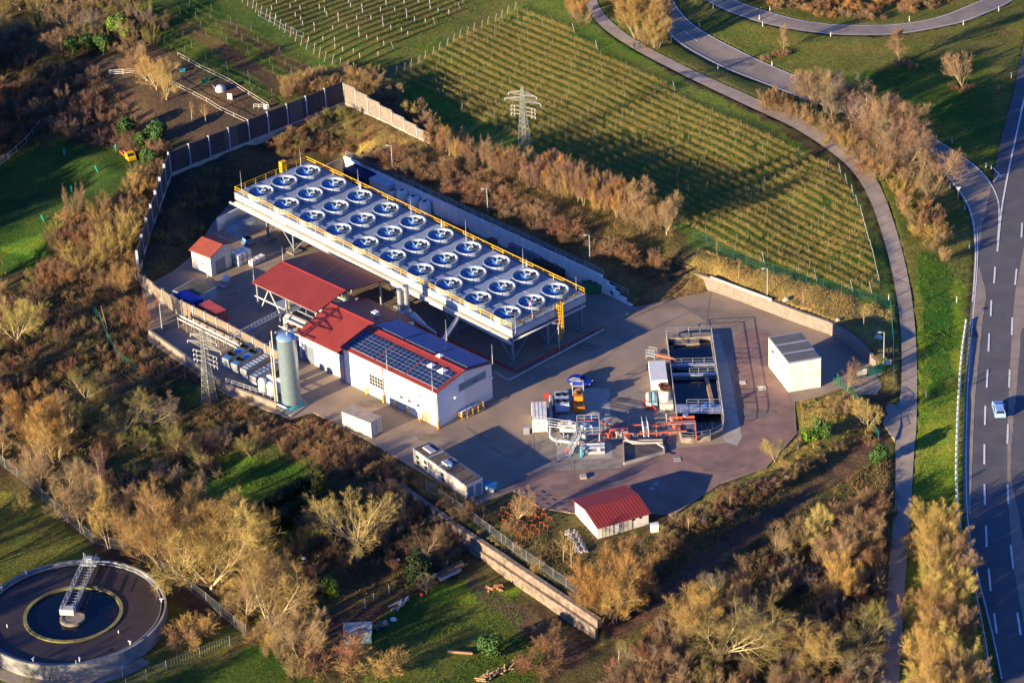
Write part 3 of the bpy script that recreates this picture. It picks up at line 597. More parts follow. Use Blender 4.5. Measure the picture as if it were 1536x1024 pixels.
mb = MB(); mb.box(HF, -12.5, -7.5, -.05, .01, .02, 1.3); mb.build('wall_panel', [M('blue grey panel', (.40, .46, .52), None, 1, .6)], he)
mb = MB(); mb.tube(HF.p(-2.2, -.05, 5.6), HF.p(-3.0, -.9, 5.5), .05, 5); mb.box(HF, -3.3, -2.7, -1.2, -.8, 5.4, 5.55); mb.build('wall_lamp', [galvl], he)
for v, z in ((3.6, 4.3), (11.9, 4.4)):
    mb = MB(); mb.tube(HF.p(.02, v, z), HF.p(.5, v, z), .07, 6); mb.box(HF, .4, .75, v-.22, v+.22, z-.12, z+.14); mb.build('wall_lamp', [white], he)
for u in (-.15, -12.8, -22.4): mb = MB(); mb.tube(HF.p(u, -.14, .1), HF.p(u, -.14, 6.7), .07, 6); mb.build('downpipe', [redp if u < -1 else galvl], he)
mb = MB(); mb.box(HF, .03, .10, 5.0, 11.2, 4.55, 5.85); sg = mb.build('sign', [M('sign board', (.24, .21, .24), (.2, .19, .22), .8, .5)], he)
def text_mesh(name, body, size, mat, parent, origin, xdir, ydir, ex=.01, sx=1.0):
    cu = bpy.data.curves.new('t', 'FONT'); cu.body = body; cu.size = size; cu.extrude = ex; cu.resolution_u = 2
    ob = bpy.data.objects.new('t', cu); me = bpy.data.meshes.new_from_object(ob); me.name = name
    X_ = np.array(xdir, float)*sx; Y_ = np.array(ydir, float); Z_ = np.cross(xdir, ydir); L = WL[parent.name]
    for v in me.vertices:
        q = np.array(origin)+X_*v.co.x+Y_*v.co.y+Z_*v.co.z-L; v.co = tuple(q)
    me.materials.clear(); me.materials.append(mat); o = bpy.data.objects.new(name, me); COL.objects.link(o); o.parent = parent; WL[o.name] = L; bpy.data.objects.remove(ob); return o
vd = HF.p(0, 1, 0)-HF.p(0, 0, 0); zd = np.array([0, 0, 1.])
# the sign's letters cannot be read in the photograph: an emblem of two wedges and a band of strokes in the same teal and blue
mb = MB(); z0 = 4.78
mb.add([HF.p(.13, 5.35, z0+.85), HF.p(.13, 6.0, z0+.85), HF.p(.13, 6.0, z0+.45)], [(0, 1, 2)]); mb.mi(1).add([HF.p(.13, 5.35, z0+.75), HF.p(.13, 5.9, z0+.4), HF.p(.13, 5.9, z0)], [(0, 1, 2)])
mb.mi(0)
for k in range(16):
    v = 6.3+k*.285; mb.box(HF, .103, .13, v, v+.2, z0+.12, z0+.55+(.18 if k % 4 == 0 else 0)); mb.mi((k//5) % 2)
mb.build('lettering', [M('sign teal', (.0, .30, .33), None, 1, .5), M('sign blue', (.01, .10, .28), None, 1, .5)], sg)
for u in (-16.8, -12.7, -9.9, -6.9, -3.9, .25):
    p = HF.p(u, -.5 if u < 0 else -.35, 0); mb = MB(); mb.tube(p, p+[0, 0, 1.35], .14, 8); mb.lathe(p+[0, 0, 1.35], [(.14, 0), (.1, .08), (0, .1)], 8)
    tag(mb.build('bollard', [yellow], loc=p), 'yellow steel bollard at the foot of the sunlit hall wall', 'bollard', 'yellow bollards along the hall')
ac2 = thing('condenser_rack', 'row of small white condenser units behind a yellow rail at the hall end', 'condenser', HF.p(.8, 6.6, 0))
for v in (5.2, 6.6, 8.0):
    mb = MB(); mb.box(HF, .35, .8, v-.55, v+.55, .1, 1.15); mb.mi(1).box(HF, .803, .82, v-.42, v+.2, .2, 1.0); mb.build('condenser_unit', [white, steel], ac2)
mb = MB(); rail(HF, [(.2, 4.2), (1.3, 4.2), (1.3, 9.2), (.2, 9.2)], .0, 1.1, 1.2, .07, mb); mb.build('guard_rail', [yellow], ac2)
hw = thing('turbine_hall', 'pale hall with plain dark red roof behind the solar panel roof', 'building', HF.p(-29, 8, 0))
mb = MB(); gable_body(mb, HF, -34.4, -22.62, .5, 16.4, 4.85, 4.7, 7.15, 8.3); mb.build('wall', [hallw], hw)
mb = MB(); gable(mb, HF, -34.4, -23.0, .5, 16.4, 4.88, 4.75, 7.2, 8.3, .3, .15, .3); mb.mi(1).box(HF, -34.7, -23.0, 8.2, 8.4, 7.32, 7.42); mb.build('roof', [redroof, redp], hw)
mb = MB(); mb.box(HF, -23.9, -22.62, .1, .49, 0, 4.4); mb.build('shaded_return', [galv], hw)  # shaded return wall drawn as a flat strip, shade put into the grey
mb = MB(); mb.box(HF, -29.6, -26.2, .43, .52, .02, 2.6); mb.build('side_door', [M('blue grey door', (.33, .38, .43), None, 1, .55)], hw)
mb = MB(); mb.box(HF, -33.9, -30.8, .43, .52, .02, 3.2); mb.mi(1).box(HF, -33.7, -33.1, .4, .43, 1.9, 2.6); mb.build('roller_door', [steel, galvl], hw)
mb = MB(); mb.box(HF, -25.6, -25.0, .43, .52, 1.0, 1.9); mb.build('vent', [galvl], hw)
mb = MB(); mb.box(HF, -27.6, -26.6, 11.2, 12.2, 6.1, 7.0); mb.build('roof_vent', [white], hw)
for x, y, z, h in [(653, 588, 6.9, 3.4), (515, 533, 4.9, 5.6), (581, 556, 6.9, 4.2), (649, 588, 6.9, 3.9), (670, 510, 7.0, 4.0), (739, 546, 6.9, 3.8), (600, 478, 7.0, 3.0)]:
    if (x, y) != (653, 588): rod(x, y, z, h, 'thin lightning rod fixed to the edge of a hall roof', 'lightning rods on the hall roofs')
# ------------------------------------------------------------------ open canopy
cn = thing('canopy', 'open steel canopy with a red gable roof over machinery', 'canopy', HF.p(-45, 14, 0))
mb = MB(); gable(mb, HF, -53, -37, 6.9, 22.6, 5.5, 5.0, 6.75, 13.6, .35, .16, .35); mb.mi(1).box(HF, -53.4, -36.6, 13.5, 13.7, 6.88, 6.98); mb.build('roof', [redroof, redp], cn)
for u in (-52.7, -45, -37.3):
    for v in (7.1, 14.5, 22.2):
        mb = MB(); mb.box(HF, u-.14, u+.14, v-.14, v+.14, 0, 5.4 if v < 10 else (6.5 if v < 16 else 4.95)); mb.build('leg', [galv], cn)
for a, b in ((-49.5, -52.2), (-49.5, -46.2)):
    mb = MB(); mb.tube(HF.p(a, 7.05, 5.3), HF.p(b, 7.05, .2), .11, 5); mb.build('brace', [cream], cn)
mb = MB(); mb.box(HF, -53.1, -36.9, 6.98, 7.2, 5.0, 5.4); mb.tube(HF.p(-53.2, 6.9, 2.8), HF.p(-44.5, 6.9, 2.8), .16, 6); mb.build('beam', [galvl], cn)
def machine(F, u0, u1, v0, v1, h, seed, mats):
    r = random.Random(seed); mb = MB()
    mb.box(F, u0, u1, v0, v1, 0, h*.35); mb.mi(1)
    for k in range(5):
        u = r.uniform(u0, u1); v = r.uniform(v0, v1); mb.mi(k % len(mats)); mb.tube(F.p(u, v, h*.3), F.p(u, v, h*r.uniform(.6, 1)), r.uniform(.2, .5), 8)
    for k in range(4): mb.mi((k+1) % len(mats)); v = r.uniform(v0, v1); z = h*r.uniform(.5, .9); mb.tube(F.p(u0, v, z), F.p(u1, v, z), r.uniform(.1, .35), 8)
    return mb
tag(machine(HF, -51, -46, 9, 20, 3.2, 3, [galv, cream, steel]).build('pump_skid', [galv, cream, steel]), 'grey pump and pipe skid under the left half of the red canopy', 'machine')
tag(machine(HF, -44, -39, 8.5, 20, 3.0, 5, [steel, galvl, cream]).build('turbine_skid', [steel, galvl, cream]), 'turbine and pipe skid under the right half of the red canopy', 'machine')
tag(machine(HF, -43, -36, 3.0, 6.3, 3.2, 9, [galv, cream, orange]).build('pipe_manifold', [galv, cream, orange]), 'tangle of vessels and pipes in front of the red canopy eaves', 'machine')
tk = P(452, 500, 0); mb = MB(); mb.tube(tk+[-2.5, 2.6, 1.7], tk+[1.2, -1.0, 1.7], 1.1, 14); mb.tube(tk+[-2.0, 2.1, 0], tk+[-2.0, 2.1, 1], .3, 6); mb.tube(tk+[.6, -.5, 0], tk+[.6, -.5, 1], .3, 6)
tag(mb.build('condensate_tank', [cream], smooth=False), 'cream horizontal tank beside the turbine hall end wall', 'tank')
for x, y, z, h in [(424.5, 391, 6.9, 2.8), (381, 421, 5.5, 2.6), (513, 445, 2.5, 3.9)]:
    rod(x, y, z, h, 'thin lightning rod beside the open red canopy', 'lightning rods at the canopy')
# chimneys behind the hall
for x, y, z, h, lb in [(601.5, 470, 3.5, 4.6, 'left one of two short grey chimneys behind the hall'), (611, 468, 3.6, 5.0, 'right one of two short grey chimneys behind the hall')]:
    p = P(x, y, 0); p[2] = 0; q = P(x, y, z); mb = MB(); ch = thing('chimney', lb, 'chimney', [q[0], q[1], 0])
    mb.lathe([q[0], q[1], 0], [(.75, 0), (.75, z-.5), (.8, z-.5), (.8, z+.3), (.48, z+.7), (.48, z+h), (.38, z+h), (.38, z)], 18); mb.build('stack', [galv], ch)
    mb = MB(); mb.tube([q[0], q[1], z+h+.02], [q[0], q[1], z+h+.2], .55, 14); mb.build('cap', [steel], ch)
q = P(618, 473, 4.6); mb = MB(); mb.tube(q, q+[2.2, -2.2, -.9], .75, 12, .35); mb.tube(q+[2.2, -2.2, -.9], q+[4.0, -4.0, -1.4], .22, 8); mb.tube(q+[4.0, -4.0, -1.4], [q[0]+4.0, q[1]-4.0, 0], .18, 6); mb.tube(q, [q[0], q[1], 0], .25, 6)
tag(mb.build('exhaust_duct', [galvl], smooth=False), 'white tapering duct leading from the chimneys towards the hall', 'duct')
mb = MB(); a = HF.p(-13, 12.7, 4.6); b = DF.p(50, -3, 4.4); mb.tube(a, P(686, 478, 4.6), .42, 12); 
tag(mb.build('steam_duct', [galv], smooth=False), 'blue grey duct bridging from hall roof to fan deck', 'duct')
mb = MB(); mb.path([P(610, 455, 3.0), P(596, 470, 3.0), P(640, 492, 3.0)], .15, 6); tag(mb.build('supply_pipe', [redp]), 'dark red pipe beneath the chimneys behind the hall', 'pipe')

# ------------------------------------------------------------------ white tower tank and annex
sx = P(438, 607, 0)
st = thing('storage_silo', 'tall silver cylindrical tank on a turquoise ring beside the hall yard', 'tank', sx)
silom = M('silo steel', (.32, .42, .46), (.27, .37, .41), .8, .32, metal=.55, stripes=((0, 0, 1), 1.6, (.23, .31, .35), .08))
mb = MB(); mb.lathe(sx, [(1.62, .5), (1.62, 13.0)], 40); mb.build('shell', [silom], st, True)
mb = MB(); mb.lathe(sx, [(1.66, 12.95), (1.5, 13.25), (.8, 13.45), (0, 13.5)], 40); mb.build('top', [M('silo top', (.25, .42, .62), None, 1, .4, metal=.3)], st, True)
mb = MB(); mb.lathe(sx, [(1.95, .02), (1.95, .5), (1.6, .55)], 32); mb.build('base_ring', [teal], st)
mb = MB(); mb.tube(sx+[.2, 0, 13.5], sx+[.2, 0, 14.1], .15, 8); mb.tube(sx+[.2, 0, 14.1], sx+[-1.6, -1.2, 14.6], .15, 8); mb.tube(sx+[-.8, .8, 13.4], sx+[-.8, .8, 14], .12, 6); mb.build('vent_pipe', [galvl], st)
mb = MB(); mb.tube(sx+[-2.3, -.4, 0], sx+[-2.3, -.4, 14.5], .09, 6); mb.tube(sx+[-2.7, -.4, 0], sx+[-2.7, -.4, 12.5], .09, 6); 
for k in range(30): mb.tube(sx+[-2.7, -.4, .4+k*.42], sx+[-2.3, -.4, .4+k*.42], .035, 4)
mb.build('ladder', [cream], st)
mb = MB(); mb.prism([tuple(P(*q)[:2]) for q in [(416, 612), (437, 625), (463, 607), (452, 596), (430, 592)]], .01, .18); tag(mb.build('tank_plinth', [conc]), 'pale concrete plinth under the tall silver tank', 'plinth')
for x, y, lb in [(395, 588, 'leftmost'), (408, 594, 'front'), (421, 588, 'right hand'), (407, 583, 'rear')]:
    p = P(x, y, .3); t = thing('chemical_tank', lb+' white upright tank of the four beside the silver tower tank', 'tank', [p[0], p[1], .2], 'small white tanks')
    mb = MB(); mb.lathe([p[0], p[1], .2], [(.72, .3), (.74, 2.3), (.6, 2.65), (.15, 2.85), (0, 2.85)], 20); mb.build('vessel', [white], t, True)
    for a in (0.8, 2.4, 4, 5.5): mb = MB(); mb.tube([p[0]+.6*math.cos(a), p[1]+.6*math.sin(a), 0.18], [p[0]+.6*math.cos(a), p[1]+.6*math.sin(a), .55], .07, 5); mb.build('leg', [steel], t)
# annex: sunken concrete basin with walls
AX = [(222, 511), (340, 590), (437, 626)]
def wallrun(name, label, cat, pts, th, h, mat, z0=0, top=None, capm=None):
    a = [P(x, y, z0) for x, y in pts]; t = thing(name, label, cat, a[0])
    for p0, p1 in zip(a[:-1], a[1:]):
        d = p1-p0; L = np.linalg.norm(d[:2]); F = Fr(p0, math.degrees(math.atan2(d[1], d[0]))); mb = MB(); mb.box(F, 0, L, -th/2, th/2, -1.2, h); mb.build('wall_section', [mat], t)
        if capm: mb = MB(); mb.box(F, -.02, L+.02, -th/2-.06, th/2+.06, h, h+.1); mb.build('coping', [capm], t)
    return t
wallrun('basin_wall', 'low mossy concrete wall round the annex west of the tanks', 'wall', [(225, 503), (282, 543), (340, 584), (416, 612)], .45, 1.1, conc_dk, 0)
wallrun('end_wall', 'short concrete wall closing the annex at its left end', 'wall', [(225, 503), (273, 484)], .4, 1.1, conc_dk, 0)
mb = MB(); mb.prism([tuple(P(*q)[:2]) for q in [(228, 503), (273, 485), (365, 530), (430, 560), (418, 610), (340, 582)]], -.3, .014); struct(mb.build('annex_floor', [asph]))
mb = MB(); A_ = P(276, 486, 0); B_ = P(430, 560, 0)
pr = thing('pipe_rack', 'bundle of parallel white pipes on trestles along the timber wall', 'pipe rack', A_)
for k in range(5): mb = MB(); o_ = np.array([.25*k*-.7, -.25*k*.7, 1.6+.35*(k % 3)]); mb.tube(P(274, 488, 0)+o_, P(362, 532, 0)+o_, .09, 6); mb.build('pipe', [cream if k % 2 else galvl], pr)
for t in np.linspace(.02, .98, 8): q = P(274+88*t, 488+44*t, 0); mb = MB(); mb.tube(q, q+[0, 0, 2.4], .07, 4); mb.tube(q+[-.8, -.8, 0], q+[-.8, -.8, 2.4], .07, 4); mb.tube(q+[-.8, -.8, 2.3], q+[0, 0, 2.3], .06, 4); mb.build('trestle', [galv], pr)
# stair / steel ladder bridge from the annex to the canopy
mb = MB(); a = P(347, 508, 2.6); b = P(432, 464, 3.2)
for s in (-.5, .5): mb.tube(a+[s, s*.6, 0], b+[s, s*.6, 0], .09, 5); mb.tube(a+[s, s*.6, .7], b+[s, s*.6, .7], .05, 4)
for t in np.linspace(0, 1, 18): q = a+(b-a)*t; mb.tube(q+[-.5, -.3, 0], q+[.5, .3, 0], .06, 4); mb.tube(q+[-.5, -.3, 0], q+[-.5, -.3, .7], .04, 4)
for t in (.15, .5, .85): q = a+(b-a)*t; mb.tube([q[0], q[1], 0], q, .1, 5)
tag(mb.build('pipe_bridge', [galvl]), 'narrow steel pipe bridge running from the timber wall to the canopy', 'pipe bridge')
# dry coolers in the annex
dx = P(400, 540, 0)-P(357, 566, 0); ang = math.degrees(math.atan2(dx[1], dx[0]))
for k, (x, y, L, lb, fans) in enumerate([(339, 553, 6.6, 'blue topped two fan cooler nearest the lattice pylon', 1), (352, 561, 6.6, 'second blue topped fan cooler in the annex row', 1), (366, 569, 8.2, 'long grey louvred cooler third in the annex row', 0), (380, 580, 8.8, 'long grey louvred cooler nearest the white tanks', 0)]):
    p = P(x, y, 0); F = Fr(p, ang); t = thing('dry_cooler', lb, 'cooler', p, 'dry coolers in the annex')
    mb = MB(); mb.box(F, 0, L, -.75, .75, .9, 2.0); mb.mi(1).box(F, .05, L-.05, -.72, .72, 2.0, 2.03)
    if not fans:
        mb.mi(2)
        for i in range(8): mb.box(F, .6+i*(L-1.8)/8, .95+i*(L-1.8)/8, -.6, .6, 2.032, 2.08)
    mb.build('housing', [galv, M('cooler blue', (.06, .25, .55), None, 1, .4) if fans else steel, galvl], t)
    for u in (.3, L/2, L-.3): mb = MB(); mb.box(F, u-.08, u+.08, -.7, .7, .01, .9); mb.build('leg', [galvl], t)
    if fans:
        for u in (1.6, 4.8): mb = MB(); mb.lathe(F.p(u, 0, 2.03), [(.72, 0), (.72, .3), (.6, .3), (.55, .05), (0, .05)], 20); mb.build('fan', [black], t)
    else: mb = MB(); mb.box(F, L-1.1, L+.1, -.78, .78, .9, 2.7); mb.build('end_cabinet', [galvl], t)
mb = MB(); rail(W0, [tuple(P(340, 582)[:2]), tuple(P(385, 597)[:2]), tuple(P(418, 609)[:2])], .9, 1.0, 1.4, .05, mb); tag(mb.build('handrail', [galvl]), 'galvanised handrail on the annex wall below the coolers', 'railing')
mb = MB(); mb.path([P(378, 590, .9), P(430, 612, .7)], .16, 8); tag(mb.build('feed_pipe', [white]), 'thick white pipe along the foot of the silver tank', 'pipe')
mb = MB(); mb.path([P(336, 572, .5), P(382, 594, .5)], .1, 6); mb.path([P(336, 569, .5), P(384, 590, .5)], .08, 6); tag(mb.build('return_pipe', [orange]), 'pair of thin orange pipes below the annex coolers', 'pipe')
# timber wall (SW) with posts
def panelwall(name, label, pts, H_, mat, postm, basem, step, z_of=None, base_h=.5, th=.22, seg=None):
    q = [P(x, y, z) for x, y, z in pts]; t = thing(name, label, 'wall', q[0])
    for p0, p1, h in zip(q[:-1], q[1:], H_):
        h0, h1_ = h if isinstance(h, tuple) else (h, h)
        L = np.linalg.norm((p1-p0)[:2]); n = max(1, round(L/step))
        for i in range(n):
            a = p0+(p1-p0)*i/n; b = p0+(p1-p0)*(i+1)/n; hh = h0+(h1_-h0)*(i+.5)/n; F = Fr((a[0], a[1], (a[2]+b[2])/2), math.degrees(math.atan2((b-a)[1], (b-a)[0]))); l = np.linalg.norm((b-a)[:2])
            mb = MB(); mb.box(F, .08, l-.08, -th/2, th/2, base_h, hh); mb.build('panel', [mat], t)
            mb = MB(); mb.box(F, .0, l, -th/2-.1, th/2+.1, -1.0, base_h-.003); mb.build('plinth', [basem], t)
            mb = MB(); mb.box(F, -.1, .1, -th/2-.12, th/2+.12, base_h, hh+.12); mb.build('post', [postm], t)
    return t
bluep = M('wall post steel', (.40, .47, .56), None, 1, .5, metal=.2)
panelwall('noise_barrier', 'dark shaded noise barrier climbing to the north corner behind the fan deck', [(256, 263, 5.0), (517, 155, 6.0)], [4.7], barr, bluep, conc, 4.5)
panelwall('noise_barrier', 'sunlit noise barrier stepping down beside the vineyard', [(518, 156, 6.0), (645, 216, 5.3)], [(4.7, 2.1)], M('sunlit timber panel', (.22, .19, .16), (.17, .145, .125), 1.2, .85, .02), galvl, conc, 3.6)  # paler copy of the barrier timber, sunlight put into the colour
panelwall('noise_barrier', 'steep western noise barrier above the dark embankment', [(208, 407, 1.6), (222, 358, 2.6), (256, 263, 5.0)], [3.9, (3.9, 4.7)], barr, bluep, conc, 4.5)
panelwall('timber_wall', 'weathered timber and concrete wall between containers and annex', [(206, 420, .6), (231, 440, .4), (275, 476, .1), (345, 511, 0), (420, 553, 0)], [(1.8, 2.3), (1.7, 3.3), 3.4, 3.4], barr2, galvl, conc_dk, 3.3, base_h=.7)
# N retaining wall
t = thing('retaining_wall', 'long pale concrete retaining wall behind the fan deck', 'wall', P(517, 258))
a = P(517, 258); b = P(903, 438.6); d = b-a; F = Fr(a, math.degrees(math.atan2(d[1], d[0]))); L = np.linalg.norm(d); wm = M('cast concrete wall', (.78, .78, .75), (.66, .66, .64), .5, .8, .01, stripes=((math.cos(rad(-50)), math.sin(rad(-50)), 0), .55, (.25, .25, .26), .03))
for i in range(24):
    mb = MB(); mb.box(F, L*i/24, L*(i+1)/24-.02, 0, .42, -.3, 3.35); mb.build('wall_section', [wm], t)
    if i % 2 == 0: mb = MB(); mb.box(F, L*i/24+.3, L*i/24+2.3, .0, .36, 3.352, 3.5); mb.build('coping_stone', [cream], t)
for i in range(5): mb = MB(); mb.box(F, L+1.45*i, L+1.45*(i+1), 0, .42, -.3, 2.7-.6*i); mb.build('wall_section', [wm], t)
mb = MB(); mb.box(F, -.3, L+.3, .42, 2.3, 1.5, 3.22); struct(mb.build('backfill', [earth])); mb = MB(); mb.box(F, L+.3, L+7.2, .42, 2.1, -.5, .9); struct(mb.build('backfill', [earth]))
mb = MB(); rail(F, [(0, .55), (L, .55)], 3.2, 1.1, 2.4, .05, mb); mb.build('handrail', [galv], t)
mb = MB(); rail(F, [(L, .55), (L+6, .55)], 1.4, 1.2, 1.6, .05, mb); mb.build('handrail', [galv], t)
F2 = Fr(a, math.degrees(math.atan2(d[1], d[0]))-90); mb = MB(); mb.box(F2, -.42, 14, -.42, -.02, -.3, 3.0); mb.build('return_wall', [conc_dk], t)
# E retaining wall
tt = thing('block_wall', 'curved sandstone coloured block wall below the vineyard slope', 'wall', P(1066, 436)); bm_ = M('sandstone blocks', (.26, .215, .185), (.20, .165, .14), 1.2, .9, .02)
bp_ = [(1018, 412, 0.9, 1.5), (1040, 424, .5, 1.9), (1066, 436, 0, 2.45), (1112, 452.5, 0, 2.4), (1157.5, 470, 0, 2.35), (1196, 484.6, 0, 2.3), (1243, 501, 0, 2.3), (1275, 519, 0, 2.2), (1299, 540, 0, 2.0), (1313, 553, 0, 1.2)]
for (x0, y0, za, h0), (x1, y1, zb, hh1) in zip(bp_[:-1], bp_[1:]):
    a = P(x0, y0, za); b = P(x1, y1, zb); d = b-a; F = Fr((a[0], a[1], 0), math.degrees(math.atan2(d[1], d[0]))); l = np.linalg.norm(d[:2]); n_ = max(1, round(l/1.6))
    for i in range(n_):
        mb = MB(); tz = za+(zb-za)*(i+.5)/n_+h0+(hh1-h0)*(i+.5)/n_
        for r_ in range(4): mb.box(F, l*i/n_+.012, l*(i+1)/n_-.012, .03*r_, .6, -.4+(tz+.4)*r_/4+.012, -.4+(tz+.4)*(r_+1)/4)
        mb.build('block_course', [bm_], tt)
    mb = MB(); mb.box(F, -.1, l+.1, .6, 2.2, -.4, (za+zb)/2+(h0+hh1)/2-.15); struct(mb.build('backfill', [earth2]))
a = P(1064, 418, 2.35); b = P(1156, 452, 2.35); mb = MB(); d = b-a; F = Fr(a, math.degrees(math.atan2(d[1], d[0]))); mb.box(F, 0, np.linalg.norm(d[:2]), .25, .5, 0, .35)
tag(mb.build('kerb_beam', [cream]), 'cream concrete beam lying on top of the block wall', 'beam')
# SW stone wall
sw = thing('stone_wall', 'two tier quarry stone retaining wall across the lower garden', 'wall', P(760, 838, -.2)); sm = M('quarry stone', (.27, .21, .165), (.14, .11, .085), 1.3, .95, .08, bscale=5)
sp = [(577, 712, -.2), (632, 750, -.2), (687, 790, -.2), (760, 838, -.25), (898, 931, -.35)]
for (x0, y0, za), (x1, y1, zb) in zip(sp[:-1], sp[1:]):
    a = P(x0, y0, za); b = P(x1, y1, zb); d = b-a; F = Fr((a[0], a[1], za), math.degrees(math.atan2(d[1], d[0]))); l = np.linalg.norm(d[:2])
    zb0 = -1.6 if x0 < 600 else -3.6
    mb = MB(); mb.box(F, 0, l, -.25, .55, -1.25, .15); mb.build('upper_tier', [sm], sw); mb = MB(); mb.box(F, -.05, l+.05, -.75, -.253, -3.9, -1.2); mb.build('lower_tier', [sm], sw)

# ================================================================== yard objects
def container(name, label, F, L, W, h, mat, z=0, cat='container', group=None, roofm=None, door=True, doorend=1, ribs=True, parent_extra=None):
    t = thing(name, label, cat, F.p(0, 0, z), group); mb = MB(); mb.box(F, 0, L, 0, W, z+.12, z+h-.06)
    if ribs:
        n_ = int(L/.45)
        for i in range(n_):
            u = .2+i*(L-.4)/n_; mb.box(F, u, u+.2, -.035, -.002, z+.25, z+h-.2); mb.box(F, u, u+.2, W+.002, W+.035, z+.25, z+h-.2)
    mb.build('body', [mat], t)
    mb = MB(); mb.box(F, -.03, L+.03, -.04, W+.04, z+h-.058, z+h)
    if ribs:
        for i in range(int(L/.6)): mb.box(F, .2+i*.6, .45+i*.6, .1, W-.1, z+h+.001, z+h+.03)
    mb.build('roof', [roofm or mat], t)
    mb = MB(); 
    for u in (0, L): 
        for v in (0, W): mb = MB(); mb.box(F, u-.06, u+.06, v-.06, v+.06, z, z+h+.02); mb.build('corner_post', [mat], t)
    if door:
        u = L+.062 if doorend else -.062; mb = MB(); s = 1 if doorend else -1
        a, b = sorted((u, u-s*.055))
        for v0 in (.08, W/2+.02): mb.box(F, a, b, v0, v0+W/2-.1, z+.15, z+h-.12)
        d_ = mb.build('door', [mat], t); mb = MB()
        for v0 in (.4, W/2-.2, W/2+.2, W-.4): mb.tube(F.p(u+s*.03, v0, z+.15), F.p(u+s*.03, v0, z+h-.12), .03, 4)
        mb.build('lock_rod', [galvl], d_)
    return t
def fr2(a, b, za=0):     # frame from two ground pixels
    p = P(*a, za); q = P(*b, za); d = q-p; return Fr(p, math.degrees(math.atan2(d[1], d[0]))), float(np.linalg.norm(d[:2]))
F, L = fr2((515, 637), (557, 650)); F, L = Fr(P(515, 640), -40), 6.1
container('storage_container', 'cream storage container standing alone in front of the hall', F, 6.2, 2.5, 2.9, cream, roofm=M('rusty cream roof', (.38, .33, .28), (.28, .22, .18), .7, .7), ribs=False)
# blue container, red container, green roof box, IBC stacks
F = Fr(P(262, 462), -44); container('storage_container', 'dark blue container behind the timber wall', fr2((264, 463), (297, 480))[0], 4.9, 2.4, 2.9, cblue, door=False)
container('storage_container', 'red container with sloping sunlit end behind the timber wall', fr2((299, 481), (330, 499))[0], 4.9, 2.5, 3.2, cred)
t = thing('flat_roof_cabin', 'pale blue cabin with mossy flat roof near the red roofed shed', 'cabin', P(270, 460)); F = Fr(P(262, 455), -41.5)
mb = MB(); mb.box(F, .0, 5.2, 0, 5.4, 0, 2.5); mb.build('wall', [M('pale blue panel', (.33, .45, .55), (.28, .4, .5), .7, .6)], t)
mb = MB(); mb.box(F, -.12, 5.32, -.12, 5.52, 2.5, 2.62); mb.mi(1).box(F, .05, 5.15, .05, 5.35, 2.625, 2.66); mb.build('roof', [galvl, M('mossy roof', (.07, .08, .06), (.12, .10, .07), .6, .95)], t)
for v in (.6, 3.0): mb = MB(); mb.box(F, 5.2, 5.26, v, v+1.0, .05, 2.1); mb.build('door', [galvl], t)
t = thing('transformer_shed', 'tall narrow shed with terracotta lean-to roof below the dark embankment', 'shed', P(318, 410)); F = Fr(P(289.5, 404), -41)
p0_ = P(289, 403); p1_ = P(325, 423)
mb = MB(); v0, v1 = 0, 5.2; u1 = 4.8
pr = [(v0, 0), (v1, 0), (v1, 4.6), (v1*.62, 5.1), (v0, 4.0)]
vs = [F.p(0, v, z) for v, z in pr]+[F.p(u1, v, z) for v, z in pr]; mb.add(vs, [(4, 3, 2, 1, 0), (5, 6, 7, 8, 9)]+[(i, (i+1) % 5, 5+(i+1) % 5, 5+i) for i in range(5)]); mb.build('wall', [cream], t)
mb = MB(); gable(mb, F, 0, u1, v0, v1, 4.02, 4.6, 5.12, v1*.62, .3, .14, .3); mb.build('roof', [redroof2], t)
mb = MB(); mb.box(F, u1+.002, u1+.06, 1.2, 3.6, .02, 2.6); mb.build('door', [steel], t)
def totes(px, py, nu, nv, nz, label, grp, skip=()):
    F = Fr(P(px, py), -42); n_ = 0
    for k in range(nz):
        for i in range(nu):
            for j in range(nv):
                if (i, j, k) in skip: continue
                u, v, z = i*1.25, j*1.15, k*1.17+.01; p = F.p(u+.5, v+.5, z); t = thing('liquid_tote', label, 'tote', p, grp)
                mb = MB(); mb.box(F, u+.04, u+1.06, v+.04, v+.96, z+.16, z+1.06); mb.tube(F.p(u+.55, v+.5, z+1.06), F.p(u+.55, v+.5, z+1.12), .14, 8); mb.build('bottle', [white], t)
                mb = MB(); mb.box(F, u, u+1.1, v, v+1, z, z+.14)
                for a in (0, .27, .55, .82, 1.06): mb.box(F, u+a, u+a+.03, v-.015, v+.01, z+.14, z+1.1); mb.box(F, u+a, u+a+.03, v+.99, v+1.015, z+.14, z+1.1)
                for z_ in (.4, .75, 1.06): mb.box(F, u-.01, u+1.11, v-.02, v+.0, z+z_, z+z_+.03); mb.box(F, u+1.1, u+1.12, v, v+1, z+z_, z+z_+.03)
                mb.build('cage', [galv], t)
totes(345, 395, 2, 3, 2, 'white liquid tote in the double stack beside the terracotta roofed shed', 'stacked liquid totes')
totes(373, 398, 1, 3, 1, 'white liquid tote in the single row nearest the canopy', 'single row of liquid totes')
for x, y, lb in [(339, 421, 'white drum standing beside the terracotta roofed shed'), ]:
    p = P(x, y); mb = MB(); mb.lathe(p, [(.6, 0), (.62, .9), (.45, 1.15), (0, 1.2)], 14); tag(mb.build('drum', [white]), lb, 'drum')
mb = MB(); F = Fr(P(326, 432), -20); mb.box(F, 0, 1.4, 0, .8, 0, .25); mb.box(F, .1, .6, .1, .7, .25, .5); tag(mb.build('scrap_pile', [galv]), 'small pile of pale scrap on the asphalt near the shed', 'scrap')
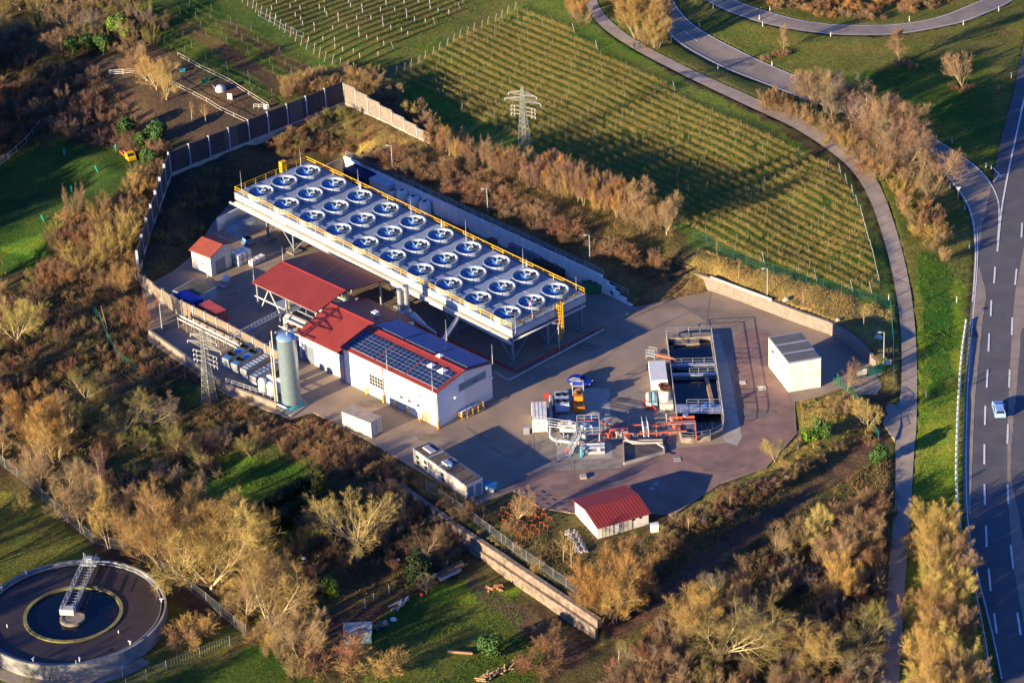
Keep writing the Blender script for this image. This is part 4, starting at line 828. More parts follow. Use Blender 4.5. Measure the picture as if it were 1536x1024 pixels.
# covered heap + grey lean wall by embankment
t = thing('covered_bay', 'concrete bay holding a grey covered heap under the air cooler end', 'bay', P(345, 350)); F = Fr(P(330, 346), -44)
mb = MB(); mb.box(F, -.4, 0, -.3, 9.4, 0, 2.6); mb.box(F, 0, 8, 9, 9.4, 0, 2.6); mb.build('bay_wall', [wm], t)
mb = MB(); c = [F.p(u, v, 0.02) for u, v in ((.3, .2), (5, 0), (5.4, 7), (.3, 7.4))]+[F.p(u, v, z) for u, v, z in ((1.2, 1.4, 1.3), (3.6, 1.6, .9), (4, 5.6, 1.2), (1.2, 6, 1.6))]
mb.add(c, [(3, 2, 1, 0), (4, 5, 6, 7), (0, 1, 5, 4), (1, 2, 6, 5), (2, 3, 7, 6), (3, 0, 4, 7)]); mb.build('tarpaulin', [M('grey tarpaulin', (.22, .27, .33), (.16, .2, .25), .5, .6, .05)], t)
t = thing('pallet_stack', 'blue crate on dark pallets under the air cooler corner', 'pallets', P(368, 364)); F = Fr(P(362, 366), -44)
mb = MB(); [mb.box(F, 0, 2.2, 0, 1.6, .02+.2*k, .16+.2*k) for k in range(3)]; mb.build('pallet', [steel], t); mb = MB(); mb.box(F, .2, 1.5, .2, 1.4, .6, 1.3); mb.box(F, .16, 1.54, .16, 1.44, 1.22, 1.3); mb.build('crate', [blue], t)
# behind the deck
container('storage_container', 'dark navy container at the far end behind the fan deck', Fr(P(517, 273), -50), 6.2, 4.6, 2.9, dblue)
container('storage_container', 'light grey container beside the navy one behind the fan deck', Fr(P(551, 284), -50), 6.1, 2.8, 2.7, M('grey container', (.62, .66, .70), None, 1, .55))
for k, (x, y) in enumerate([(588, 295), (604, 302), (621, 311), (638, 319)]):
    p = P(x, y+2); t = thing('plastic_tank', 'round white plastic tank with dark lid behind the fan deck', 'tank', p, 'white plastic tanks by the retaining wall'); r_ = .75 if k == 0 else 1.15; h_ = 1.3 if k == 0 else 2.3
    mb = MB(); mb.lathe(p, [(r_, .0), (r_, h_), (r_*.85, h_+.2), (.35, h_+.35)], 20)
    mb.build('vessel', [white], t, True); mb = MB(); mb.lathe(p+[0, 0, h_+.33], [(.36, -.03), (.36, .08), (0, .1)], 12); mb.build('lid', [black], t)
def skip(px, py, deg, label, mat, L=4.2, W=2.0, h=1.5, fill=None):
    p = P(px, py); F = Fr(p, deg); t = thing('skip', label, 'skip', p); mb = MB()
    def loop(a, b, z, e): return [F.p(a-e, -e, z), F.p(b+e, -e, z), F.p(b+e, W+e, z), F.p(a-e, W+e, z)]
    o0 = loop(.5, L-.5, .1, 0); o1 = loop(0, L, h, 0); i1 = loop(.08, L-.08, h, -.06); i0 = loop(.6, L-.6, h-.5, -.08)
    mb.add(o0+o1+i1+i0, [(3, 2, 1, 0)]+[(i, (i+1) % 4, 4+(i+1) % 4, 4+i) for i in range(4)]+[(4+i, 4+(i+1) % 4, 8+(i+1) % 4, 8+i) for i in range(4)]+[(8+i, 8+(i+1) % 4, 12+(i+1) % 4, 12+i) for i in range(4)]+[(12, 13, 14, 15)])
    for u in (1.1, 2, 3): mb.box(F, u, u+.1, -.07, -.002, .3, h)
    mb.box(F, -.06, L+.06, -.08, -.01, h, h+.08); mb.box(F, -.06, L+.06, W+.01, W+.08, h, h+.08); mb.build('hopper', [mat], t)
    if fill: mb = MB(); c = loop(.3, L-.3, h-.3, -.1); mb.add(c+[F.p(L/2, W/2, h+.25)], [(0, 1, 4), (1, 2, 4), (2, 3, 4), (3, 0, 4)]); mb.build('load', [fill], t)
    return t
skip(874, 441, 5, 'green skip filled with rubble beside the retaining wall', green, fill=M('rubble', (.16, .1, .07), (.1, .08, .07), 1.5, .95))
skip(915, 447, 10, 'small teal skip at the low end of the retaining wall', M('dull teal', (.02, .13, .15), None, 1, .6), 2.4, 1.4, 1.2)
t = thing('waste_skip', 'pale blue closed bin beside the office container', 'bin', P(732, 742)); F = Fr(P(722, 738), -22)
mb = MB(); c = [F.p(u, v, z) for z, e in ((.05, .25), (1.15, 0)) for u, v in ((e, e), (2.2-e, e), (2.2-e, 1.6-e), (e, 1.6-e))]; mb.add(c, [(3, 2, 1, 0), (4, 5, 6, 7), (0, 1, 5, 4), (1, 2, 6, 5), (2, 3, 7, 6), (3, 0, 4, 7)]); mb.build('body', [M('pale blue bin', (.30, .45, .50), None, 1, .5)], t)
mb = MB(); mb.box(F, -.05, 2.25, -.05, 1.65, 1.152, 1.25); mb.build('lid', [M('blue lid', (.04, .22, .45), None, 1, .5)], t)
def beams(px, py, deg, n, L, label, mat, nz=2):
    F = Fr(P(px, py), deg); r = random.Random(px); mb = MB()
    for k in range(nz):
        for i in range(n): s = r.uniform(-.3, .3); mb.box(F, s, L+s, i*.5, i*.5+.38, .05+k*.42, .42+k*.42)
    return tag(mb.build('beam_stack', [mat]), label, 'beams')
beams(762, 378, -47, 4, 8, 'dark stack of steel beams below the retaining wall', steel, 4)
beams(800, 398, -47, 5, 7, 'long brown stack of timber beams below the retaining wall', M('brown timber', (.10, .07, .05), None, 1, .8), 3)
beams(735, 368, 20, 3, 3, 'loose pile of broken timber between the red racks and beams', M('broken timber', (.2, .13, .08), None, 1, .9), 2)
beams(836, 408, 40, 3, 2.2, 'short stack of grey blocks at the end of the timber beams', galv, 4)
mb = MB(); F = Fr(P(676, 342), -40); mb.box(F, 0, 3, 0, .3, .4, .7); mb.box(F, .5, 3.4, .8, 1.1, .02, .4); mb.tube(F.p(0, .2, 0), F.p(0, .2, 1.6), .08, 5); tag(mb.build('rack_parts', [redp]), 'red steel rack parts lying by the retaining wall', 'rack')
# office container block
t = thing('office_container', 'long cream office container with gravel roof and skylights at the yard edge', 'office', P(668, 725)); F = Fr(P(620.5, 698), -52.5)
A_ = P(621, 695); B_ = P(700, 751); d = B_-A_; Lo = float(np.linalg.norm(d)); F = Fr(A_, math.degrees(math.atan2(d[1], d[0])))
mb = MB(); mb.box(F, 0, Lo, 0, 3.2, .15, 2.75); mb.build('wall', [M('stained cream wall', (.62, .56, .44), (.5, .44, .33), .6, .7)], t)
mb = MB(); mb.box(F, -.08, Lo+.08, -.08, 3.28, 2.75, 2.9)
mb.mi(1)
for a, b in ((.1, 3.7), (4.1, 6.9), (7.3, Lo-.1)): mb.box(F, a, b, .1, 3.1, 2.902, 2.93)
mb.build('roof', [galvl, M('roof gravel', (.14, .11, .085), (.08, .065, .055), 2.5, .95, .03)], t)
for u, v, w_, l_ in ((1.0, 1.2, 1.1, 2.2), (6.5, 1.0, 1.1, 1.6)):
    mb = MB(); mb.box(F, u, u+l_, v, v+w_, 2.932, 3.1); mb.mi(1).box(F, u+.1, u+l_-.1, v+.1, v+w_-.1, 3.102, 3.12); mb.build('skylight', [white, galv], t)
mb = MB(); mb.tube(F.p(8.3, 1.6, 2.93), F.p(8.3, 1.6, 3.3), .3, 8); mb.build('roof_vent', [blue], t)
for u, z0 in ((.8, 1.5), (.8, .5), (2.9, 1.5), (3.0, .5), (8.6-1.0, 1.5), (8.6-.9, .5)):
    if u < Lo-1: mb = MB(); mb.box(F, u, u+.9, -.05, .02, z0, z0+.7); w_ = mb.build('window', [galvl], t); mb = MB(); mb.box(F, u+.07, u+.83, -.06, -.052, z0+.07, z0+.63); mb.build('pane', [glass], w_)
for v in (.15, 1.7): mb = MB(); mb.box(F, Lo-.02, Lo+.05, v, v+1.3, .3, 2.5); w_ = mb.build('glass_door', [galvl], t); mb = MB(); mb.box(F, Lo+.052, Lo+.06, v+.12, v+1.18, .45, 2.35); mb.build('pane', [M('blue glass', (.08, .17, .28), None, 1, .15, spec=.6)], w_)
# car
def car(name, label, p, deg, paint, L=4.3, Wd=1.75, Ht=1.48, van=False):
    F = Fr(p, deg); t = thing(name, label, 'car', p)
    if van: prof = [(0, .35), (0, .95), (.25, 1.15), (1.0, 1.25), (1.75, Ht), (L-.35, Ht+.03), (L-.05, 1.05), (L, .35)]; g0 = (1.05, 1.72); rf = (1.8, L-.4)
    else: prof = [(0, .35), (0, .72), (.3, .85), (1.15, .95), (1.85, Ht), (L-1.1, Ht), (L-.35, .98), (L-.02, .85), (L, .35)]
    n_ = len(prof); mb = MB(); vs = []
    for sgn in (-1, 1):
        for u, z in prof: 
            inset = 0 if z < 1.0 else .22*min(1, (z-1.0)/.45)
            vs.append(F.p(u-L/2, sgn*(Wd/2-inset), z))
    mb.add(vs, [tuple(range(n_-1, -1, -1)), tuple(range(n_, 2*n_))]+[(i, (i+1) % n_, n_+(i+1) % n_, n_+i) for i in range(n_)])
    mb.build('body', [paint], t)
    mb = MB(); k = 3
    def wquad(i, e=.012):
        (ua, za), (ub, zb) = prof[i], prof[i+1]; du, dz = ub-ua, zb-za; l_ = math.hypot(du, dz); nu, nz_ = -dz/l_*e, du/l_*e; ua += du*.1; za += dz*.1; ub -= du*.08; zb -= dz*.08
        ia = .22*min(1, max(0, za-1)/.45)+.1; ib = .22*min(1, max(0, zb-1)/.45)+.1
        mb.add([F.p(ua-L/2+nu, -Wd/2+ia, za+nz_), F.p(ua-L/2+nu, Wd/2-ia, za+nz_), F.p(ub-L/2+nu, Wd/2-ib, zb+nz_), F.p(ub-L/2+nu, -Wd/2+ib, zb+nz_)], [(0, 3, 2, 1)])
    wquad(3); wquad(5)
    for s in (-1, 1):
        z0 = 1.04; z1 = Ht-.1; a0, a1 = (1.3, 1.85) if not van else (1.3, 1.8); b0, b1 = (L-.6, L-1.15) if not van else (L-.25, L-.4)
        i0 = .22*(z0-1)/.45-.012; i1 = .22*min(1, (z1-1)/.45)-.012
        q = [F.p(a0-L/2, s*(Wd/2-i0), z0), F.p(b0-L/2, s*(Wd/2-i0), z0), F.p(b1-L/2, s*(Wd/2-i1), z1), F.p(a1-L/2, s*(Wd/2-i1), z1)]
        mb.add(q, [(0, 1, 2, 3) if s < 0 else (3, 2, 1, 0)])
    mb.build('windows', [glass], t)
    for u in (.8, L-.8):
        for s in (-1, 1):
            c = F.p(u-L/2, s*(Wd/2-.1), .32); ax = F.p(0, s*.12, 0)-F.p(0, 0, 0); mb = MB(); mb.tube(c-ax, c+ax, .32, 14); w_ = mb.build('wheel', [black], t); mb = MB(); mb.tube(c+ax, c+ax*1.12, .19, 10); mb.build('rim', [galvl], w_)
    for s in (-1, 1): mb = MB(); mb.box(F, -L/2-.015, -L/2+.05, s*.6-.2, s*.6+.2, .62, .8); mb.build('headlight', [white], t)
    for s in (-1, 1): mb = MB(); mb.box(F, -L/2+1.25, -L/2+1.4, s*(Wd/2+.1)-.1, s*(Wd/2+.1)+.1, .95, 1.12); mb.build('mirror', [paint], t)
    return t
car('parked_car', 'deep blue hatchback parked beside the orange generator skid', P(870, 576), 155, M('blue car paint', (.008, .03, .32), None, 1, .4, spec=.3), 4.1)
car('driving_car', 'silver blue estate car driving on the dark highway', G(1498, 620)+[0, 0, .12], -92, M('silver car paint', (.30, .48, .80), None, 1, .35, metal=.1, spec=.5), 4.2, 1.75, 1.5, True)
# yellow pickup in the meadow
pk = G(193, 238); t = thing('pickup_truck', 'small yellow flatbed truck parked on the meadow by the bushes', 'truck', pk); F = Fr(pk, 118); yp = M('truck yellow', (.75, .42, .02), None, 1, .4)
mb = MB(); vs = []
pf = [(0, .4), (0, .95), (.3, 1.1), (.75, 1.75), (1.7, 1.75), (1.7, .4)]
for s in (-1, 1): vs += [F.p(u-2, s*.8, z) for u, z in pf]
mb.add(vs, [tuple(range(5, -1, -1)), tuple(range(6, 12))]+[(i, (i+1) % 6, 6+(i+1) % 6, 6+i) for i in range(6)]); mb.build('cab', [yp], t)
mb = MB(); mb.add([F.p(.38-2.02, -.65, 1.2), F.p(.38-2.02, .65, 1.2), F.p(.72-2.02, .65, 1.68), F.p(.72-2.02, -.65, 1.68)], [(0, 3, 2, 1)]); mb.build('windscreen', [glass], t)
mb = MB(); mb.box(F, -.25, 2.2, -.85, .85, .6, .72); mb.box(F, -.25, 2.2, -.85, -.78, .722, 1.1); mb.box(F, -.25, 2.2, .78, .85, .722, 1.1); mb.box(F, 2.13, 2.2, -.777, .777, .722, 1.1); mb.build('load_bed', [orange], t)
mb = MB(); mb.tube(F.p(.3, 0, .95), F.p(1.7, .3, .95), .22, 6); mb.build('load', [steel], t)
for u in (-1.3, 1.4):
    for s in (-1, 1): c = F.p(u, s*.75, .33); ax = F.p(0, .1, 0)-F.p(0, 0, 0); mb = MB(); mb.tube(c-ax, c+ax, .33, 12); mb.build('wheel', [black], t)
# right building
t = thing('pump_house', 'white two storey cube building with grey flat roof near the gate', 'building', P(1192, 570))
A_ = P(1183, 588); B_ = P(1153, 549); D_ = P(1231, 580); C_ = B_+D_-A_; hB = 5.45
mb = MB(); mb.prism([tuple(q[:2]) for q in (A_, D_, C_, B_)], .0, hB); mb.build('wall', [M('stained white wall', (.78, .76, .70), (.66, .62, .53), .9, .6)], t)
ct = (A_+C_)/2; mb = MB(); mb.prism([tuple((ct+(q-ct)*1.02)[:2]) for q in (A_, D_, C_, B_)], hB, hB+.12)
mb.mi(1)
for i in range(3):
    a = i/3+.02; b = (i+1)/3-.03; 
    def pp(s_, w_): return tuple((B_+(A_-B_)*s_+(C_-B_)*w_)[:2])
    mb.prism([pp(a, .02), pp(b, .02), pp(b, .98), pp(a, .98)], hB+.122, hB+.16)
mb.build('roof', [galvl, M('grey roof felt', (.13, .13, .135), (.10, .10, .105), .5, .8)], t)
dv = (A_-B_)/np.linalg.norm(A_-B_); F = Fr(B_, math.degrees(math.atan2(dv[1], dv[0]))); LB = float(np.linalg.norm(A_-B_))
for u, z, m_ in ((1.6, 3.6, 1), (2.1, 3.6, 1), (3.6, 3.3, 0), (4.4, 3.3, 0), (5.7, 3.0, 0), (6.3, 3.0, 0)):
    if u < LB-.5: mb = MB(); mb.box(F, u, u+.38, -.05, .01, z, z+.6); w_ = mb.build('window', [redp if m_ else galvl], t); mb = MB(); mb.box(F, u+.05, u+.33, -.06, -.052, z+.06, z+.54); mb.build('pane', [glass], w_)
# red barn shed
t = thing('red_roof_shed', 'low white shed with striped bright red roof at the lower yard', 'shed', P(920, 790)); A_ = P(897, 808); B_ = P(868, 769)+np.array([0, 0, 0]); D_ = P(973, 786); dv = D_-A_; Lr = float(np.linalg.norm(dv)); F = Fr(A_, math.degrees(math.atan2(dv[1], dv[0]))); vB = float(np.linalg.norm(B_-A_))
mb = MB(); gable_body(mb, F, 0, Lr, 0, vB, 2.2, 2.4, 3.1, vB*.5); mb.build('wall', [M('white plaster', (.78, .74, .68), (.7, .64, .56), .8, .7)], t)
mb = MB(); gable(mb, F, 0, Lr, 0, vB, 2.22, 2.42, 3.13, vB*.5, .45, .1, .25); mb.build('roof', [redtile], t)
for u, w_, m_ in ((.6, 2.0, cream), (3.6, 2.2, cream), (6.6, 2.2, galvl)):
    if u+w_ < Lr: mb = MB(); mb.box(F, u, u+w_, -.05, .01, .1, 2.0); mb.mi(1); [mb.box(F, u+w_*k/3, u+w_*k/3+.06, -.07, -.051, .1, 2.0) for k in range(4)]; mb.build('gate_panel', [m_, wood], t)
for u in (Lr-2.6, Lr-1.4): mb = MB(); mb.tube(F.p(u, -.05, 1.7), F.p(u, .0, 1.7), .22, 12); mb.build('round_window', [dark], t)
mb = MB(); mb.box(Fr(P(977, 799), 10), 0, 1.2, 0, .7, 0, 1.3); mb.box(Fr(P(977, 799), 10), -.05, 1.25, -.05, .75, 1.3, 1.36); tag(mb.build('cabinet', [white]), 'small white cabinet right of the red roofed shed', 'cabinet')
for k in range(5):
    p = P(857+k*3.7, 800+k*6.6); F = Fr(p, -8+k*3); mb = MB(); mb.box(F, -1, 1, -.55, .55, .02, .14); [mb.box(F, -1+j*.42, -.7+j*.42, -.55, .55, .142+j % 2*.15, .3+j % 2*.2) for j in range(5)]
    tag(mb.build('pallet', [M('bleached wood', (.5, .45, .38), (.4, .34, .28), 2, .85)]), 'bleached wooden pallet in the row left of the red roofed shed', 'pallet', 'pallets beside the red roofed shed')
# trestles
tm = MB(); 
for s in (-.5, .5): tm.tube((s*.7, -.4, 0), (s*.7, 0, .85), .035, 4); tm.tube((s*.7, .4, 0), (s*.7, 0, .85), .035, 4)
tm.tube((-.45, 0, .85), (.45, 0, .85), .04, 4); tr0 = lbuild(tm, 'pipe_trestle', [M('trestle orange', (.45, .10, .025), None, 1, .7)]); tag(tr0, 'small orange A shaped trestle standing in the grass near the yard corner', 'trestle', 'orange trestles in the grass')
k = 0
for i in range(5):
    for j in range(7):
        x = 744+i*11+j*7.5-(0 if j < 4 else 2); y = 773-i*5.5+j*6.4
        if (i+j*3) % 11 == 0 or x > 830: continue
        p = G(x+random.uniform(-2, 2), y+random.uniform(-1.5, 1.5)); o = tr0 if k == 0 else dup(tr0); o.location = tuple(p); o.rotation_euler = (0, 0, random.uniform(-.5, .5)-.6); k += 1

# ------------------------------------------------------------------ well head area
Fx = Fr((0, 0, 0), -1.5)
def at(px, py, z=0): return P(px, py, z)
container('well_container', 'upright white container at the left side of the well head', Fr(at(799.5, 649), 0), 2.35, 5.6, 2.5, M('white container', (.74, .73, .68), (.6, .55, .47), .8, .55), doorend=1, door=False)
mb = MB(); mb.box(Fr(at(800, 652), 0), -1.6, -.6, .2, 1.0, 0, 1.3); tag(mb.build('control_box', [galv]), 'grey control box left of the white well container', 'box')
t = thing('chiller', 'pale blue chiller with four roof fans in the well head area', 'chiller', at(843, 620)); F = Fr(at(833.5, 622), 0)
mb = MB(); mb.box(F, 0, 2.3, 0, 4.4, .5, 1.9); mb.build('housing', [M('chiller paint', (.42, .5, .62), None, 1, .5)], t)
for u in (.62, 1.7):
    for v in (1.1, 3.2): mb = MB(); mb.lathe(F.p(u, v, 1.9), [(.5, 0), (.5, .15), (.42, .15), (.4, .03), (0, .03)], 16); mb.build('fan', [black], t)
for u in (.1, 2.2):
    for v in (.1, 4.3): mb = MB(); mb.box(F, u-.08, u+.08, v-.08, v+.08, .01, .5); mb.build('leg', [galv], t)
t = thing('generator_skid', 'tall orange generator skid with a grey ladder frame behind the red pipes', 'generator', at(868, 620)); F = Fr(at(861, 621), 0)
mb = MB(); mb.box(F, 0, 1.8, 0, 5.0, .3, 1.2); mb.build('frame', [orangey], t)
mb = MB(); mb.box(F, .15, 1.6, 1.6, 3.6, 1.203, 2.3); mb.box(F, .4, 1.3, 3.9, 4.8, 1.203, 1.9); mb.build('engine_cover', [orangey], t)
mb = MB(); mb.box(F, .4, 1.4, .3, 1.3, 1.203, 1.6); mb.tube(F.p(.9, 2.6, 2.3), F.p(.9, 2.6, 2.7), .35, 10); mb.build('engine', [dark], t)
mb = MB()
for u in (0, 1.8):
    for v in (3.2, 5.0): mb.tube(F.p(u, v, 0), F.p(u, v, 3.4), .06, 4)
    mb.tube(F.p(u, 3.2, 3.4), F.p(u, 5.0, 3.4), .06, 4)
for z in (2.4, 3.4): mb.tube(F.p(0, 5, z), F.p(1.8, 5, z), .06, 4); mb.tube(F.p(0, 3.2, z), F.p(1.8, 3.2, z), .06, 4)
mb.build('guard_frame', [galvl], t)
mb = MB(); mb.path([at(826, 592, .8), at(826, 655, .8), at(832, 660, .8), at(864, 664, .8)], .28, 10); [mb.tube([*at(826, y, 0)[:2], 0], [*at(826, y, .8)[:2], .8], .1, 5) for y in (595, 612, 630, 648)]
tag(mb.build('insulated_pipe', [galvl]), 'thick silver insulated pipe bending round the well head platform', 'pipe')
mb = MB(); mb.path([at(831, 594, .7), at(831, 640, .7)], .14, 8); tag(mb.build('brown_pipe', [M('brown pipe', (.16, .05, .05), None, 1, .5)]), 'dark brown pipe beside the silver insulated pipe', 'pipe')
mb = MB()
for pts in ([(846, 633, .9), (866, 632, .9), (896, 630, .9), (914, 639, .9), (1008, 635, .9)], [(893, 641, .9), (898, 650, .9), (975, 650, .9), (1030, 646, .9)], [(873, 632, .9), (873, 620, .9)]):
    mb.path([at(*q) for q in pts], .115, 8)
for x, y in ((915, 639), (938, 638), (958, 637), (985, 636), (917, 650), (945, 651), (985, 649), (1005, 648)): mb.tube([*at(x, y, .9)[:2], 0], at(x, y, .9), .07, 5)
tag(mb.build('brine_pipe', [orange]), 'pair of long orange red pipes from the well head to the basin', 'pipe')
t = thing('well_platform', 'square steel platform with railings over the blue well head', 'platform', at(883, 668)); F = Fr(at(867, 670), -1); zt = 2.4
mb = MB(); mb.box(F, 0, 3.6, 0, 4.0, zt-.12, zt); mb.build('deck', [steel], t); mb = MB(); rail(F, [(0, 0), (3.6, 0), (3.6, 4), (0, 4), (0, 0)], zt, 1.1, 1.2, .05, mb); mb.build('railing', [galvl], t)
for u in (.1, 3.5):
    for v in (.1, 3.9): mb = MB(); mb.box(F, u-.08, u+.08, v-.08, v+.08, 0.02, zt-.12); mb.build('leg', [galvl], t)
mb = MB(); mb.tube(F.p(1.1, 1.6, 0.02), F.p(1.1, 1.6, 3.3), .45, 10); mb.tube(F.p(.5, 1.6, 2.8), F.p(2.4, 1.6, 2.8), .3, 8); mb.tube(F.p(1.1, .8, 2.9), F.p(1.1, 2.4, 2.9), .35, 8); mb.build('well_valve', [M('valve paint', (.35, .45, .5), None, 1, .5)], t)
def stairs(name, label, a, b, z0, z1, w_=.8, mat=galvl):
    a = P(*a, z0); b = P(*b, z1); d = b-a; n_ = np.array([-d[1], d[0], 0]); n_ /= np.linalg.norm(n_); t = thing(name, label, 'stairs', [a[0], a[1], 0]); mb = MB()
    for s in (-1, 1): o = n_*s*w_/2; mb.tube(a+o, b+o, .09, 4)
    k = max(3, int((abs(z1-z0)+np.linalg.norm(d[:2])*.3)/.3))
    for i in range(k): q = a+d*(i+.5)/k; mb.tube(q-n_*w_/2, q+n_*w_/2, .08, 4)
    mb.build('steps', [mat], t); mb = MB()
    for s in (-1, 1):
        o = n_*s*w_/2; mb.tube(a+o+[0, 0, 1], b+o+[0, 0, 1], .05, 4); mb.tube(a+o+[0, 0, .5], b+o+[0, 0, .5], .04, 4)
        for i in range(4): q = a+d*i/3+o; mb.tube(q, q+[0, 0, 1], .05, 4)
    mb.build('handrail', [mat], t)
stairs('access_stairs', 'steel stair from the white well container up to the platform', (803, 634), (863, 643), 2.6, 2.4)
stairs('access_stairs', 'short steel stair descending from the well platform to the slab', (852, 684), (868, 652), 0, 2.4)
stairs('pipe_stile', 'left half of the steel stile crossing the orange pipes', (970, 658), (968, 640), 0, 1.6)
stairs('pipe_stile', 'right half of the steel stile crossing the orange pipes', (966, 632), (967.5, 640), 0, 1.6)
tag(machine(Fr(at(872, 682), 0), 0, 3.8, 0, 1.4, 1.4, 4, [galvl, galv, white]).build('valve_skid', [galvl, galv, white]), 'low grey valve skid in front of the well platform', 'machine')
for k_, (x, y, h_, m_) in enumerate([(835, 668, 1.6, galv), (846, 664, 2.0, galvl), (857, 672, 1.3, steel), (905, 648, 2.2, galv), (925, 660, 1.6, galvl), (938, 664, 1.4, orange), (950, 660, 1.2, galv), (1000, 640, 2.4, galvl), (985, 655, 1.3, steel)]):
    p = at(x, y); mb = MB(); mb.tube(p, p+[0, 0, h_], .09, 6); mb.tube(p+[0, 0, h_*.6], p+[.7, .2, h_*.6], .07, 6); mb.tube(p+[.7, .2, 0], p+[.7, .2, h_*.75], .07, 6); mb.lathe(p+[0, 0, h_], [(.25, -.02), (.25, .05), (0, .07)], 8)
    tag(mb.build('valve_stand', [m_]), 'thin valve stand with a round handwheel among the well head pipes', 'valve', 'valve stands at the well head')
tag(machine(Fr(at(915, 662), 0), 0, 3.0, 0, 2.4, 1.5, 8, [steel, orange, cream]).build('valve_group', [steel, orange, cream]), 'valve group with orange cover between the two red pipes', 'machine')
tag(machine(Fr(at(840, 652), 0), 0, 2.6, 0, 3.0, 1.5, 12, [steel, galvl, white]).build('pump_group', [steel, galvl, white]), 'grey pumps between silver pipe and platform', 'machine')
tag(machine(Fr(at(1003, 650), 0), 0, 4.4, 0, 3.4, 2.0, 18, [steel, orange, galvl]).build('basin_pumps', [steel, orange, galvl]), 'pumps and red valves on the left edge of the basin', 'machine')
mb = MB(); mb.box(Fr(at(850, 678), 0), 0, .7, 0, .4, .02, .7); tag(mb.build('fire_box', [M('bright red', (.7, .02, .02), None, 1, .4)]), 'bright red box at the front of the well slab', 'box')
mb = MB(); mb.box(Fr(at(816, 601), 0), 0, .9, 0, .08, .6, 1.4); mb.tube(at(817, 601), at(817, 601)+[0, 0, .6], .05, 4); mb.tube(at(822, 601), at(822, 601)+[0, 0, .6], .05, 4); tag(mb.build('warning_board', [redp]), 'small red board beside the silver pipe at the top of the well head', 'sign')
mb = MB(); p = at(872, 676, 1.1); mb.tube([p[0], p[1], .02], [p[0], p[1], 1.6], .22, 8); tag(mb.build('turquoise_valve', [teal]), 'turquoise valve body under the well platform', 'valve')
# pit with kerb
t = thing('sump_pit', 'shallow dark pit with concrete kerb below the orange pipes', 'pit', at(965, 680)); kq = [(935, 665), (994, 664), (997, 680), (936, 697)]
q = [at(*k_) for k_ in kq]; mb = MB(); mb.prism([tuple(a[:2]) for a in q], .018, .03); mb.build('floor', [M('wet pit floor', (.05, .045, .045), (.12, .1, .09), .6, .5)], t)
for i in range(4):
    a = q[i]; b = q[(i+1) % 4]; d = b-a; F = Fr(a, math.degrees(math.atan2(d[1], d[0]))); mb = MB(); mb.box(F, 0, np.linalg.norm(d), -.1, .1, .0, .5 if i != 0 else .7); mb.build('kerb', [conc], t)
mb = MB(); a_ = at(941, 655, 1); mb.path([at(937, 655, .9), at(944, 662, .9), at(950, 665, .8), at(985, 664, .8), at(996, 671, .4)], .13, 8); tag(mb.build('discharge_hose', [galvl]), 'pale hose curving over the kerb of the shallow pit', 'hose')
mb = MB(); mb.path([at(1001, 655, .1), at(998, 662, .1), at(1004, 670, .1), at(1001, 678, .1), at(1010, 681, .1)], .07, 6); tag(mb.build('black_hose', [black]), 'black hose lying loose by the basin corner', 'hose')
# basin
t = thing('brine_basin', 'long rectangular open concrete basin with steel railings and dark water', 'basin', at(1040, 580))
q = [at(*k_) for k_ in [(999, 508), (1067, 505), (1086, 640), (1084, 652), (1066, 661), (1040, 665), (1022, 664), (1016, 640)]]
cc = np.mean(q, axis=0); inn = [cc+(a-cc)*.94 for a in q]; hb = .95
bas_in = M('basin concrete', (.30, .25, .19), (.15, .13, .11), .8, .9, .02); water = M('dark water', (.002, .004, .012), (.003, .006, .016), .3, .06, spec=.3, bump=.01, bscale=1.5)
n_ = len(q)
for i in range(n_):
    j = (i+1) % n_; mb = MB(); mb.prism([tuple(q[i][:2]), tuple(q[j][:2]), tuple(inn[j][:2]), tuple(inn[i][:2])], 0, hb); mb.build('basin_wall', [bas_in], t)
mb = MB(); mb.add([(a[0], a[1], .12) for a in inn], [tuple(range(n_))]); mb.build('water', [water], t)
ed = lambda s, f: q[0]*(1-s)*(1-f)+q[1]*(1-s)*f+q[7]*s*(1-f)+q[2]*s*f
for s in (.36, .47, .86):
    mb = MB(); w0 = .012 if s < .8 else .05; mb.prism([tuple(ed(s-w0, .0)[:2]), tuple(ed(s-w0, 1)[:2]), tuple(ed(s+w0, 1)[:2]), tuple(ed(s+w0, 0)[:2])], hb-.3 if s < .8 else hb+.002, hb+.04); mb.build('walkway', [galv], t)
def rail2(pts, z0, h=1.1, step=1.8, r=.036, mb=None):
    return rail(W0, [tuple(a[:2]) for a in pts], z0, h, step, r, mb)
for a, b in ((q[0], q[1]), (q[1], q[2]), (q[0], q[7]), (ed(.36, 0), ed(.36, 1)), (ed(.47, .4), ed(.47, 1)), (ed(.82, .25), ed(.82, 1)), (ed(.91, .1), ed(.91, 1)), (q[2], q[3]), (q[3], q[4]), (q[4], q[5]), (q[5], q[6])):
    mb = rail2([a, b], hb); mb.build('railing', [galv], t)
for i in range(9): mb = MB(); a = ed(.04, .04+.1*i); b = ed(.34, .7) if i == 8 else a
mb = MB(); mb.prism([tuple(ed(s_, f_)[:2]) for s_, f_ in ((.5, .72), (.5, .8), (.8, .86), (.8, .78))], .13, .75); mb.build('lit_strip', [M('sunlit tan strip', (.34, .25, .15), (.25, .18, .11), 1, .9)], t)  # tan block stands for the sunlit inner side, light put into its colour
mb = MB(); mb.prism([tuple(ed(s_, f_)[:2]) for s_, f_ in ((.06, .15), (.06, .72), (.1, .72), (.1, .15))], .13, .6); mb.build('lit_strip', [bas_in], t)  # added block stands for the lit inner face of the far wall
